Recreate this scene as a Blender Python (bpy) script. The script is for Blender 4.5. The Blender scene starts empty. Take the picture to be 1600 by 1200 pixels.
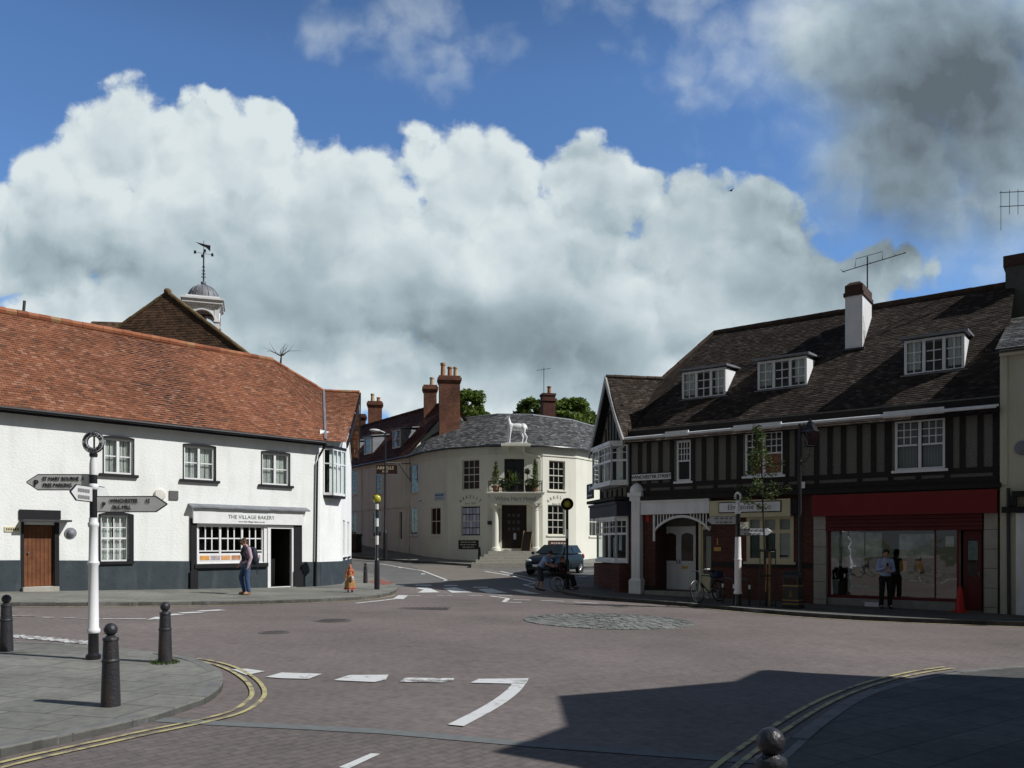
import bpy, bmesh, math, random
from mathutils import Vector, Matrix
R = math.radians
random.seed(7)
sc = bpy.context.scene
COL = sc.collection
# ------------------------------------------------------------------ camera, world, sun, exposure
CAMH, FPX, HOR = 1.75, 1250.0, 850.0
cd = bpy.data.cameras.new('camera'); cam = bpy.data.objects.new('camera', cd); COL.objects.link(cam)
cam.location = (0, 0, CAMH); cam.rotation_euler = (R(90), 0, 0)
cd.sensor_width = 36; cd.lens = 36 * FPX / 1600; cd.shift_y = (HOR - 600) / 1600
cd.clip_start = .05; cd.clip_end = 6000
sc.camera = cam
SUN_AZ, SUN_EL = 104.5, 42.0
SKY_STR = .12
sv = Vector((math.sin(R(SUN_AZ)) * math.cos(R(SUN_EL)), math.cos(R(SUN_AZ)) * math.cos(R(SUN_EL)), math.sin(R(SUN_EL))))
ld = bpy.data.lights.new('sun', 'SUN'); ld.energy = 4.4; ld.angle = R(.5); ld.color = (1, .975, .94)
sun = bpy.data.objects.new('sun', ld); COL.objects.link(sun)
sun.rotation_euler = (-sv).to_track_quat('-Z', 'Y').to_euler()
sc.view_settings.view_transform = 'Standard'; sc.view_settings.look = 'None'
sc.view_settings.exposure = 0.0; sc.view_settings.gamma = 1

def make_world():
    w = bpy.data.worlds.new('World'); sc.world = w; w.use_nodes = True
    nt = w.node_tree; N = nt.nodes; L = nt.links
    bg = N['Background']; bg.inputs[1].default_value = SKY_STR
    sky = N.new('ShaderNodeTexSky'); sky.sky_type = 'NISHITA'; sky.sun_disc = False
    sky.sun_elevation = R(SUN_EL); sky.sun_rotation = R(SUN_AZ); sky.altitude = 60; sky.air_density = 1.0; sky.dust_density = .6; sky.ozone_density = 2.2
    def put(sock, v):
        if isinstance(v, bpy.types.NodeSocket): L.new(v, sock)
        else: sock.default_value = v
    def ma(op, a, b=0.0, c=0.0, clamp=False):
        n = N.new('ShaderNodeMath'); n.operation = op; n.use_clamp = clamp
        put(n.inputs[0], a); put(n.inputs[1], b); put(n.inputs[2], c); return n.outputs[0]
    def vm(op, a, b=(0, 0, 0), out=0):
        n = N.new('ShaderNodeVectorMath'); n.operation = op
        put(n.inputs[0], a); put(n.inputs[1], b); return n.outputs[out]
    tc = N.new('ShaderNodeTexCoord'); sx = N.new('ShaderNodeSeparateXYZ'); L.new(tc.outputs['Generated'], sx.inputs[0])
    # direction -> gnomonic sky chart (slope of azimuth and of elevation)
    yy = ma('MAXIMUM', ma('ABSOLUTE', sx.outputs[1]), .12)
    cx = N.new('ShaderNodeCombineXYZ'); put(cx.inputs[0], ma('DIVIDE', sx.outputs[0], yy)); put(cx.inputs[1], ma('DIVIDE', sx.outputs[2], yy))
    P = cx.outputs[0]
    def noise(p, scale, detail, rough, col=False, dist=0.0):
        n = N.new('ShaderNodeTexNoise'); n.noise_dimensions = '2D'; put(n.inputs['Vector'], p); n.inputs['Scale'].default_value = scale
        n.inputs['Detail'].default_value = detail; n.inputs['Roughness'].default_value = rough; n.inputs['Distortion'].default_value = dist
        return n.outputs['Color' if col else 'Fac']
    wv = vm('SUBTRACT', noise(P, 5.5, 3, .5, True), (.5, .5, .5))
    wn = N.new('ShaderNodeVectorMath'); wn.operation = 'SCALE'; L.new(wv, wn.inputs[0]); wn.inputs['Scale'].default_value = .075
    Q = vm('ADD', P, wn.outputs[0])
    def blobs(lst, p, mode):
        acc = None
        for (bx, by, rx, ry, wt) in lst:
            c = ((bx - 800) / FPX, (HOR - by) / FPX, 0)
            d = vm('LENGTH', vm('MULTIPLY', vm('SUBTRACT', p, c), (FPX / rx, FPX / ry, 0)), out=1)
            v = ma('MULTIPLY_ADD', d, -wt, wt)
            if mode == 'max':
                acc = v if acc is None else ma('SMOOTH_MAX', acc, v, .18)
            else:
                v = ma('MAXIMUM', v, 0.0); acc = v if acc is None else ma('ADD', acc, v)
        return acc
    cum = [(190,235,125,110,1),(110,340,140,120,1),(330,270,190,120,1),(412,195,62,52,1),(300,400,280,150,1),(520,330,170,125,1),(610,420,260,170,1),
           (745,275,145,85,1),(770,400,240,160,1),(912,285,130,88,1),(985,300,70,60,1),(900,430,240,170,1),(1080,360,130,95,1),(1170,335,75,52,1),
           (1150,440,170,130,1),(1060,520,220,120,1),(800,550,330,100,1),(490,565,150,62,.9),(640,610,170,70,1),(1370,400,90,55,.8),(1300,440,150,80,.9),
           (1220,510,210,90,.9),(20,400,100,90,.8),(90,490,150,62,.8),(900,620,600,70,.9),(-150,450,260,140,.9),(420,440,460,170,1.25),(880,500,460,190,1.25),(80,430,170,90,.8)]
    dark = [(1460,110,290,230,1.2),(1560,210,260,220,1.2),(1420,240,200,150,1.1),(1310,60,190,130,1),(1750,180,300,260,1.2),(1600,330,180,90,.6)]
    wisp = [(500,55,75,70,.9),(665,45,130,95,.9),(1000,15,190,80,.9),(1140,60,190,120,1),(1070,130,85,100,.9)]
    def voro(p, scale):
        n = N.new('ShaderNodeTexVoronoi'); n.voronoi_dimensions = '2D'; n.feature = 'F1'; put(n.inputs['Vector'], p); n.inputs['Scale'].default_value = scale
        return n.outputs['Distance']
    def field(p):
        v = ma('ADD', ma('MULTIPLY_ADD', voro(p, 11.0), -.62, .26), ma('MULTIPLY_ADD', voro(p, 25.0), -.34, .14))
        return ma('ADD', ma('MULTIPLY_ADD', noise(p, 5.0, 7, .60), 1.35, -.675), v)
    W2 = vm('SUBTRACT', noise(P, 13.0, 4, .6, True), (.5, .5, .5))
    w2 = N.new('ShaderNodeVectorMath'); w2.operation = 'SCALE'; L.new(W2, w2.inputs[0]); w2.inputs['Scale'].default_value = .05
    Q2 = vm('ADD', P, w2.outputs[0])
    h1 = field(Q2); h2 = field(vm('ADD', Q2, (.010, .017, 0))); nz = h1; fine = ma('MULTIPLY_ADD', noise(P, 40.0, 5, .65), .3, -.15)
    big = noise(P, 3.4, 4, .5)
    def alpha(lst, lo, hi, amp=1.0):
        d = ma('ADD', blobs(lst, Q, 'max'), ma('MULTIPLY', ma('ADD', nz, fine), amp))
        m = N.new('ShaderNodeMapRange'); m.interpolation_type = 'SMOOTHSTEP'; put(m.inputs[0], d)
        m.inputs[1].default_value = lo; m.inputs[2].default_value = hi; return m.outputs[0], d
    a1, d1 = alpha(cum, .04, .27, .70); a2, _ = alpha(dark, -.2, .75, .42); a3, _ = alpha(wisp, .0, 1.25, 1.3)
    a3 = ma('MULTIPLY', a3, .42)
    al = ma('MAXIMUM', ma('MAXIMUM', a1, ma('MULTIPLY', a2, .93)), a3)
    shade = [(260,440,290,110,.45),(90,395,150,110,.34),(560,525,340,100,.48),(760,490,170,80,.24),(820,565,320,100,.46),(1010,560,230,70,.25),
             (1430,245,430,310,.92),(1580,130,460,400,.68),(1440,0,480,260,.62),(1300,480,190,90,.22),(660,430,90,80,.2),(340,330,130,70,.18),(960,350,100,70,.2),(1100,460,160,70,.15),(700,330,70,60,.1),(480,420,120,80,.12)]
    sh = blobs(shade, Q, 'add')
    soft = noise(P, 8.0, 7, .55)
    lowc = ma('SUBTRACT', 1.0, ma('MULTIPLY', a2, .55))
    inner = ma('SUBTRACT', 1.15, ma('MULTIPLY', ma('MAXIMUM', ma('MINIMUM', d1, .9), 0.0), .95)); lowr = ma('MULTIPLY', lowc, inner)
    B = ma('SUBTRACT', ma('MULTIPLY_ADD', ma('MULTIPLY', ma('SUBTRACT', h1, h2), lowr), .8, .93), sh)
    B = ma('ADD', B, ma('MULTIPLY', ma('MULTIPLY_ADD', soft, .26, -.13), lowc)); B = ma('ADD', B, ma('MULTIPLY_ADD', big, .55, -.275))
    B = ma('ADD', B, ma('MULTIPLY_ADD', ma('MINIMUM', d1, .9), -.22, .12))
    cr = N.new('ShaderNodeValToRGB'); L.new(B, cr.inputs[0]); e = cr.color_ramp.elements
    e[0].position = 0; e[0].color = (.125, .15, .155, 1); e[1].position = 1; e[1].color = (.74, .82, .84, 1)
    for p, c in ((.3, (.25, .32, .36, 1)), (.6, (.42, .52, .57, 1)), (.82, (.60, .69, .73, 1))):
        q = e.new(p); q.color = c
    sc_ = N.new('ShaderNodeVectorMath'); sc_.operation = 'SCALE'; L.new(cr.outputs[0], sc_.inputs[0]); sc_.inputs['Scale'].default_value = .95 / SKY_STR
    zen = N.new('ShaderNodeMapRange'); put(zen.inputs[0], sx.outputs[2]); zen.inputs[1].default_value = .5; zen.inputs[2].default_value = .68; zen.inputs[3].default_value = 1.0; zen.inputs[4].default_value = .5
    zs = N.new('ShaderNodeVectorMath'); zs.operation = 'SCALE'; L.new(sky.outputs[0], zs.inputs[0]); L.new(zen.outputs[0], zs.inputs['Scale'])
    tint = vm('MULTIPLY', zs.outputs[0], (.74, .98, 1.24))
    rear = N.new('ShaderNodeMapRange'); put(rear.inputs[0], sx.outputs[1]); rear.inputs[1].default_value = -.05; rear.inputs[2].default_value = .15
    m0 = N.new('ShaderNodeMix'); m0.data_type = 'RGBA'; put(m0.inputs[0], rear.outputs[0]); m0.inputs[6].default_value = (.12 / SKY_STR, .135 / SKY_STR, .145 / SKY_STR, 1); m0.inputs[7].default_value = (1, 1, 1, 1)
    mx = N.new('ShaderNodeMix'); mx.data_type = 'RGBA'; put(mx.inputs[0], al); L.new(tint, mx.inputs[6]); L.new(sc_.outputs[0], mx.inputs[7])
    L.new(mx.outputs[2], m0.inputs[7]); L.new(m0.outputs[2], bg.inputs[0])
make_world()

# ------------------------------------------------------------------ materials
MC = {}
def mat(name, c1, c2=None, scale=6.0, rough=.85, bump=0.0, bscale=None, spec=.35, metal=0.0, detail=5, stain=None, coat=0):
    if name in MC: return MC[name]
    m = bpy.data.materials.new(name); m.use_nodes = True; nt = m.node_tree; N = nt.nodes; L = nt.links
    b = N['Principled BSDF']; b.inputs['Roughness'].default_value = rough; b.inputs['Metallic'].default_value = metal
    b.inputs['Specular IOR Level'].default_value = spec; b.inputs['Coat Weight'].default_value = coat
    tc = N.new('ShaderNodeTexCoord')
    if c2 is None: c2 = tuple(x * .82 for x in c1)
    n = N.new('ShaderNodeTexNoise'); n.inputs['Scale'].default_value = scale; n.inputs['Detail'].default_value = detail; n.inputs['Roughness'].default_value = .6
    L.new(tc.outputs['Object'], n.inputs['Vector'])
    cr = N.new('ShaderNodeValToRGB'); cr.color_ramp.elements[0].position = .3; cr.color_ramp.elements[1].position = .7
    cr.color_ramp.elements[0].color = (*c2, 1); cr.color_ramp.elements[1].color = (*c1, 1)
    L.new(n.outputs['Fac'], cr.inputs[0]); out = cr.outputs[0]
    if stain:
        sc2, amt, scol = stain
        mp = N.new('ShaderNodeMapping'); mp.inputs['Scale'].default_value = (1.6, 1.6, .35); L.new(tc.outputs['Object'], mp.inputs[0])
        n2 = N.new('ShaderNodeTexNoise'); n2.inputs['Scale'].default_value = sc2; n2.inputs['Detail'].default_value = 6; L.new(mp.outputs[0], n2.inputs['Vector'])
        mr = N.new('ShaderNodeMapRange'); mr.inputs[1].default_value = .5; mr.inputs[2].default_value = .75; mr.inputs[4].default_value = amt; L.new(n2.outputs['Fac'], mr.inputs[0])
        mx = N.new('ShaderNodeMix'); mx.data_type = 'RGBA'; L.new(mr.outputs[0], mx.inputs[0]); L.new(out, mx.inputs[6]); mx.inputs[7].default_value = (*scol, 1); out = mx.outputs[2]
    L.new(out, b.inputs['Base Color'])
    if bump:
        n3 = N.new('ShaderNodeTexNoise'); n3.inputs['Scale'].default_value = bscale or scale * 4; n3.inputs['Detail'].default_value = 3; L.new(tc.outputs['Object'], n3.inputs['Vector'])
        bp = N.new('ShaderNodeBump'); bp.inputs['Strength'].default_value = bump; bp.inputs['Distance'].default_value = .03
        L.new(n3.outputs['Fac'], bp.inputs['Height']); L.new(bp.outputs[0], b.inputs['Normal'])
    MC[name] = m; return m
def brickmat(name, c1, c2, mortar, bw, bh, ms=.012, vec='xz', rough=.9, bump=.4, stain=.35, offset=.5, big=.25):
    if name in MC: return MC[name]
    m = bpy.data.materials.new(name); m.use_nodes = True; nt = m.node_tree; N = nt.nodes; L = nt.links
    b = N['Principled BSDF']; b.inputs['Roughness'].default_value = rough; b.inputs['Specular IOR Level'].default_value = .3
    tc = N.new('ShaderNodeTexCoord'); v = tc.outputs['Object']
    if vec == 'xz':
        s = N.new('ShaderNodeSeparateXYZ'); L.new(v, s.inputs[0]); a = N.new('ShaderNodeMath'); L.new(s.outputs[0], a.inputs[0]); L.new(s.outputs[1], a.inputs[1])
        c = N.new('ShaderNodeCombineXYZ'); L.new(a.outputs[0], c.inputs[0]); L.new(s.outputs[2], c.inputs[1]); v = c.outputs[0]
    elif vec != 'xy':
        mp = N.new('ShaderNodeMapping'); mp.inputs['Rotation'].default_value = (0, 0, R(vec)); L.new(v, mp.inputs[0]); v = mp.outputs[0]
    br = N.new('ShaderNodeTexBrick'); L.new(v, br.inputs['Vector']); br.inputs['Scale'].default_value = 1
    br.inputs['Brick Width'].default_value = bw; br.inputs['Row Height'].default_value = bh; br.inputs['Mortar Size'].default_value = ms
    br.inputs['Color1'].default_value = (*c1, 1); br.inputs['Color2'].default_value = (*c2, 1); br.inputs['Mortar'].default_value = (*mortar, 1); br.offset = offset
    n = N.new('ShaderNodeTexNoise'); n.inputs['Scale'].default_value = big; n.inputs['Detail'].default_value = 8; n.inputs['Roughness'].default_value = .62; L.new(tc.outputs['Object'], n.inputs['Vector'])
    mr = N.new('ShaderNodeMapRange'); mr.inputs[1].default_value = .3; mr.inputs[2].default_value = .7; mr.inputs[3].default_value = 1 - stain; mr.inputs[4].default_value = 1 + stain; L.new(n.outputs['Fac'], mr.inputs[0])
    n4 = N.new('ShaderNodeTexNoise'); n4.inputs['Scale'].default_value = 9; n4.inputs['Detail'].default_value = 6; L.new(tc.outputs['Object'], n4.inputs['Vector'])
    mr4 = N.new('ShaderNodeMapRange'); mr4.inputs[1].default_value = .3; mr4.inputs[2].default_value = .7; mr4.inputs[3].default_value = .82; mr4.inputs[4].default_value = 1.15; L.new(n4.outputs['Fac'], mr4.inputs[0])
    mm = N.new('ShaderNodeMath'); mm.operation = 'MULTIPLY'; L.new(mr.outputs[0], mm.inputs[0]); L.new(mr4.outputs[0], mm.inputs[1])
    n5 = N.new('ShaderNodeTexNoise'); n5.inputs['Scale'].default_value = big * 5; n5.inputs['Detail'].default_value = 7; n5.inputs['Roughness'].default_value = .7; L.new(tc.outputs['Object'], n5.inputs['Vector'])
    mr5 = N.new('ShaderNodeMapRange'); mr5.inputs[1].default_value = .58; mr5.inputs[2].default_value = .72; mr5.inputs[3].default_value = 1; mr5.inputs[4].default_value = 1 - stain; L.new(n5.outputs['Fac'], mr5.inputs[0])
    m5 = N.new('ShaderNodeMath'); m5.operation = 'MULTIPLY'; L.new(mm.outputs[0], m5.inputs[0]); L.new(mr5.outputs[0], m5.inputs[1]); mm = m5
    sc_ = N.new('ShaderNodeVectorMath'); sc_.operation = 'SCALE'; L.new(br.outputs['Color'], sc_.inputs[0]); L.new(mm.outputs[0], sc_.inputs['Scale'])
    L.new(sc_.outputs[0], b.inputs['Base Color'])
    if bump:
        bp = N.new('ShaderNodeBump'); bp.inputs['Strength'].default_value = bump; bp.inputs['Distance'].default_value = .01; bp.invert = True
        L.new(br.outputs['Fac'], bp.inputs['Height']); L.new(bp.outputs[0], b.inputs['Normal'])
    MC[name] = m; return m
def tilemat(name, cols, moss=None, big=.6, rough=.9, mossamt=.5):
    m = bpy.data.materials.new(name); m.use_nodes = True; nt = m.node_tree; N = nt.nodes; L = nt.links
    b = N['Principled BSDF']; b.inputs['Roughness'].default_value = rough; b.inputs['Specular IOR Level'].default_value = .25
    g = N.new('ShaderNodeNewGeometry'); cr = N.new('ShaderNodeValToRGB'); cr.color_ramp.interpolation = 'LINEAR'
    L.new(g.outputs['Random Per Island'], cr.inputs[0]); e = cr.color_ramp.elements
    e[0].position = 0; e[0].color = (*cols[0], 1); e[1].position = 1; e[1].color = (*cols[-1], 1)
    for i, c in enumerate(cols[1:-1]):
        q = e.new((i + 1) / (len(cols) - 1)); q.color = (*c, 1)
    tc = N.new('ShaderNodeTexCoord'); out = cr.outputs[0]
    n = N.new('ShaderNodeTexNoise'); n.inputs['Scale'].default_value = big; n.inputs['Detail'].default_value = 8; n.inputs['Roughness'].default_value = .65; L.new(tc.outputs['Object'], n.inputs['Vector'])
    mr = N.new('ShaderNodeMapRange'); mr.inputs[1].default_value = .3; mr.inputs[2].default_value = .7; mr.inputs[3].default_value = .72; mr.inputs[4].default_value = 1.22; L.new(n.outputs['Fac'], mr.inputs[0])
    s = N.new('ShaderNodeVectorMath'); s.operation = 'SCALE'; L.new(out, s.inputs[0]); L.new(mr.outputs[0], s.inputs['Scale']); out = s.outputs[0]
    if moss:
        n2 = N.new('ShaderNodeTexNoise'); n2.inputs['Scale'].default_value = 3.2; n2.inputs['Detail'].default_value = 9; n2.inputs['Roughness'].default_value = .75; L.new(tc.outputs['Object'], n2.inputs['Vector'])
        m2 = N.new('ShaderNodeMapRange'); m2.inputs[1].default_value = .55; m2.inputs[2].default_value = .68; m2.inputs[4].default_value = mossamt; L.new(n2.outputs['Fac'], m2.inputs[0])
        mx = N.new('ShaderNodeMix'); mx.data_type = 'RGBA'; L.new(m2.outputs[0], mx.inputs[0]); L.new(out, mx.inputs[6]); mx.inputs[7].default_value = (*moss, 1); out = mx.outputs[2]
    L.new(out, b.inputs['Base Color']); MC[name] = m; return m
def glassmat(name, refl=1.5, tintc=(.9, .95, .93)):
    m = bpy.data.materials.new(name); m.use_nodes = True; nt = m.node_tree; N = nt.nodes; L = nt.links
    N.remove(N['Principled BSDF']); o = N['Material Output']
    lw = N.new('ShaderNodeLayerWeight'); pw = N.new('ShaderNodeMath'); pw.operation = 'POWER'; L.new(lw.outputs['Facing'], pw.inputs[0]); pw.inputs[1].default_value = 4.0
    f = N.new('ShaderNodeMath'); f.operation = 'MULTIPLY_ADD'; L.new(pw.outputs[0], f.inputs[0]); f.inputs[1].default_value = .6; f.inputs[2].default_value = refl
    n = N.new('ShaderNodeTexNoise'); n.inputs['Scale'].default_value = 1.3; tc = N.new('ShaderNodeTexCoord'); L.new(tc.outputs['Object'], n.inputs['Vector'])
    bp = N.new('ShaderNodeBump'); bp.inputs['Strength'].default_value = .06; bp.inputs['Distance'].default_value = .1; L.new(n.outputs['Fac'], bp.inputs['Height'])
    t = N.new('ShaderNodeBsdfTransparent'); t.inputs[0].default_value = (*tintc, 1); g = N.new('ShaderNodeBsdfGlossy'); g.inputs['Roughness'].default_value = .02; L.new(bp.outputs[0], g.inputs['Normal'])
    mx = N.new('ShaderNodeMixShader'); L.new(f.outputs[0], mx.inputs[0]); L.new(t.outputs[0], mx.inputs[1]); L.new(g.outputs[0], mx.inputs[2]); L.new(mx.outputs[0], o.inputs[0])
    MC[name] = m; return m
def emis(name, c, s):
    m = bpy.data.materials.new(name); m.use_nodes = True; b = m.node_tree.nodes['Principled BSDF']
    b.inputs['Base Color'].default_value = (*c, 1); b.inputs['Emission Color'].default_value = (*c, 1); b.inputs['Emission Strength'].default_value = s; MC[name] = m; return m
def leafmat(name, cols):
    m = tilemat(name, cols, big=.8, rough=.6); N = m.node_tree.nodes; L = m.node_tree.links
    b = N['Principled BSDF']; t = N.new('ShaderNodeBsdfTranslucent'); src = b.inputs['Base Color'].links[0].from_socket; L.new(src, t.inputs[0])
    mx = N.new('ShaderNodeMixShader'); mx.inputs[0].default_value = .35; L.new(b.outputs[0], mx.inputs[1]); L.new(t.outputs[0], mx.inputs[2]); L.new(mx.outputs[0], N['Material Output'].inputs[0]); return m

white_rough = mat('white_roughcast', (.83, .85, .83), (.76, .78, .76), 1.2, .95, .38, 15, .2, stain=(1.3, .45, (.56, .57, .53)))
dado = mat('slate_blue_paint', (.040, .056, .066), (.028, .040, .049), 2.5, .7, .25, 12, stain=(2.2, .55, (.085, .095, .10)))
black_paint = mat('black_paint', (.010, .010, .013), (.006, .006, .008), 4, .55)
bollard_iron = mat('weathered_iron', (.020, .021, .026), (.030, .030, .034), 7, .42, .3, 40, .5, stain=(5.5, .75, (.075, .045, .030)))
gloss_black = mat('gloss_black_iron', (.012, .012, .016), (.02, .02, .022), 9, .32, .15, 30, .5)
white_paint = mat('white_gloss_paint', (.80, .81, .82), (.72, .73, .74), 5, .45, stain=(2.5, .3, (.5, .5, .48)))
shade_white = mat('off_white_paint', (.80, .82, .84), (.74, .76, .78), 3, .5, stain=(2.0, .35, (.36, .38, .38)))
cream_paint = mat('cream_paint', (.62, .56, .38), (.55, .5, .34), 3, .55)
cream_wall = mat('cream_render', (.76, .755, .665), (.70, .695, .61), .8, .9, .25, 14, .2, stain=(.9, .3, (.46, .45, .38)))
cream_wing = mat('cream_render_old', (.78, .79, .69), (.71, .72, .63), .8, .9, .25, 14, .2, stain=(.9, .35, (.40, .39, .34)))
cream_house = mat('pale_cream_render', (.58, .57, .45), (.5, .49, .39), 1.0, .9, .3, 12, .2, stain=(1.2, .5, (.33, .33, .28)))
stone = mat('pale_stone', (.42, .40, .35), (.33, .32, .28), 4, .9, .3)
concrete = mat('grey_stone', (.30, .30, .28), (.22, .22, .21), 5, .9, .3)
dark_in = mat('dark_interior', (.020, .016, .013), (.012, .010, .009), 1.5, .9)
brown_in = mat('brown_interior', (.055, .030, .020), (.02, .013, .010), 2.5, .9)
red_in = mat('red_brown_interior', (.12, .045, .03), (.05, .022, .016), 1.8, .9)
net = mat('net_curtain', (.78, .79, .77), (.66, .67, .66), 3, .9)
pebble = mat('pebbledash', (.25, .245, .225), (.10, .098, .092), 30, .95, .9, 40, .15, detail=3)
timber = mat('black_timber', (.013, .012, .012), (.022, .019, .018), 7, .75, .3, 30)
wood_door = mat('varnished_oak', (.20, .075, .028), (.11, .040, .016), 5, .55)
oak_pale = mat('pale_wood', (.34, .22, .11), (.26, .16, .08), 9, .8)
lead = mat('lead_sheet', (.22, .235, .26), (.15, .16, .18), 3, .55, .2)
red_paint = mat('dark_red_paint', (.19, .010, .011), (.155, .008, .009), 2, .5)
red_tin = mat('red_plastic', (.55, .03, .02), (.45, .02, .02), 3, .5)
brick = brickmat('red_brick', (.125, .038, .030), (.085, .028, .024), (.085, .065, .055), .225, .075, .011)
brick_or = brickmat('orange_brick', (.21, .065, .034), (.12, .042, .027), (.16, .12, .09), .225, .075, .012, stain=.5, big=.9)
terracotta = mat('terracotta', (.42, .20, .11), (.32, .15, .08), 8, .9)
buffpot = mat('buff_clay', (.52, .42, .29), (.42, .33, .22), 8, .9)
lead_dark = mat('dark_flashing', (.06, .062, .066), (.04, .042, .045), 4, .7)
clay = tilemat('clay_tiles', [(.12, .058, .038), (.185, .076, .043), (.205, .083, .046), (.22, .089, .049), (.235, .096, .053), (.25, .108, .062), (.30, .155, .10)], (.13, .09, .06), .45, mossamt=.5)
browntile = tilemat('brown_tiles', [(.05, .033, .022), (.085, .05, .032), (.11, .062, .038), (.13, .078, .048)], (.10, .075, .04), .5)
darktile = tilemat('dark_tiles', [(.02, .014, .012), (.03, .021, .017), (.038, .028, .022), (.048, .036, .028), (.085, .068, .055)], (.05, .044, .03), .5, mossamt=.3)
slate = tilemat('slates', [(.032, .035, .038), (.055, .058, .06), (.075, .078, .079), (.105, .107, .105), (.2, .2, .19)], (.27, .265, .24), .5, mossamt=.8)
redtile = tilemat('old_red_tiles', [(.05, .022, .016), (.085, .035, .024), (.11, .045, .03), (.15, .065, .04)], (.07, .05, .03), .5)
glass = glassmat('window_glass', .05)
shopglass = glassmat('shop_glass', .22)
paver = brickmat('block_paving', (.180, .153, .143), (.164, .140, .132), (.135, .119, .112), .21, .105, .007, vec=36, stain=.24, big=.22, bump=.3)
paver2 = brickmat('block_paving_near', (.156, .133, .125), (.140, .120, .113), (.108, .096, .091), .21, .105, .008, vec=-50, stain=.22, big=.3, bump=.35)
asphalt = mat('asphalt', (.155, .152, .148), (.12, .118, .115), 1.1, .92, .4, 60, .25, detail=9)
slab = brickmat('paving_slabs', (.205, .205, .182), (.172, .174, .155), (.105, .105, .095), .75, .6, .012, vec=12, stain=.26, big=.6, bump=.3)
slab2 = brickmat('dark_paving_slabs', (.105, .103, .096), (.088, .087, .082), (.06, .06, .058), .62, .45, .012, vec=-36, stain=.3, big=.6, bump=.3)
kerbm = mat('kerb_stone', (.21, .21, .20), (.13, .13, .125), 4, .9, .3)
def wornmat(name, c, under, thr=.5):
    m = bpy.data.materials.new(name); m.use_nodes = True; nt = m.node_tree; N = nt.nodes; L = nt.links; b = N['Principled BSDF']; b.inputs['Roughness'].default_value = .8
    tc = N.new('ShaderNodeTexCoord'); n = N.new('ShaderNodeTexNoise'); n.inputs['Scale'].default_value = 5; n.inputs['Detail'].default_value = 9; n.inputs['Roughness'].default_value = .72; L.new(tc.outputs['Object'], n.inputs['Vector'])
    mr = N.new('ShaderNodeMapRange'); mr.inputs[1].default_value = thr - .06; mr.inputs[2].default_value = thr + .05; L.new(n.outputs['Fac'], mr.inputs[0])
    mx = N.new('ShaderNodeMix'); mx.data_type = 'RGBA'; L.new(mr.outputs[0], mx.inputs[0]); mx.inputs[6].default_value = (*under, 1); mx.inputs[7].default_value = (*c, 1); L.new(mx.outputs[2], b.inputs['Base Color']); MC[name] = m; return m
mark_white = wornmat('worn_white_paint', (.60, .61, .60), (.19, .165, .155), .40)
mark_worn = wornmat('very_worn_white_paint', (.62, .63, .62), (.19, .17, .165), .5)
mark_yellow = wornmat('worn_yellow_paint', (.47, .42, .20), (.19, .165, .13), .47)
iron = mat('cast_iron_cover', (.12, .105, .10), (.09, .08, .078), 12, .6)
sett = tilemat('granite_setts', [(.13, .138, .132), (.165, .172, .166), (.19, .2, .192), (.225, .232, .222)], None, 1.2)
skin = mat('skin', (.52, .27, .19), (.46, .23, .16), 8, .6)

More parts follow.
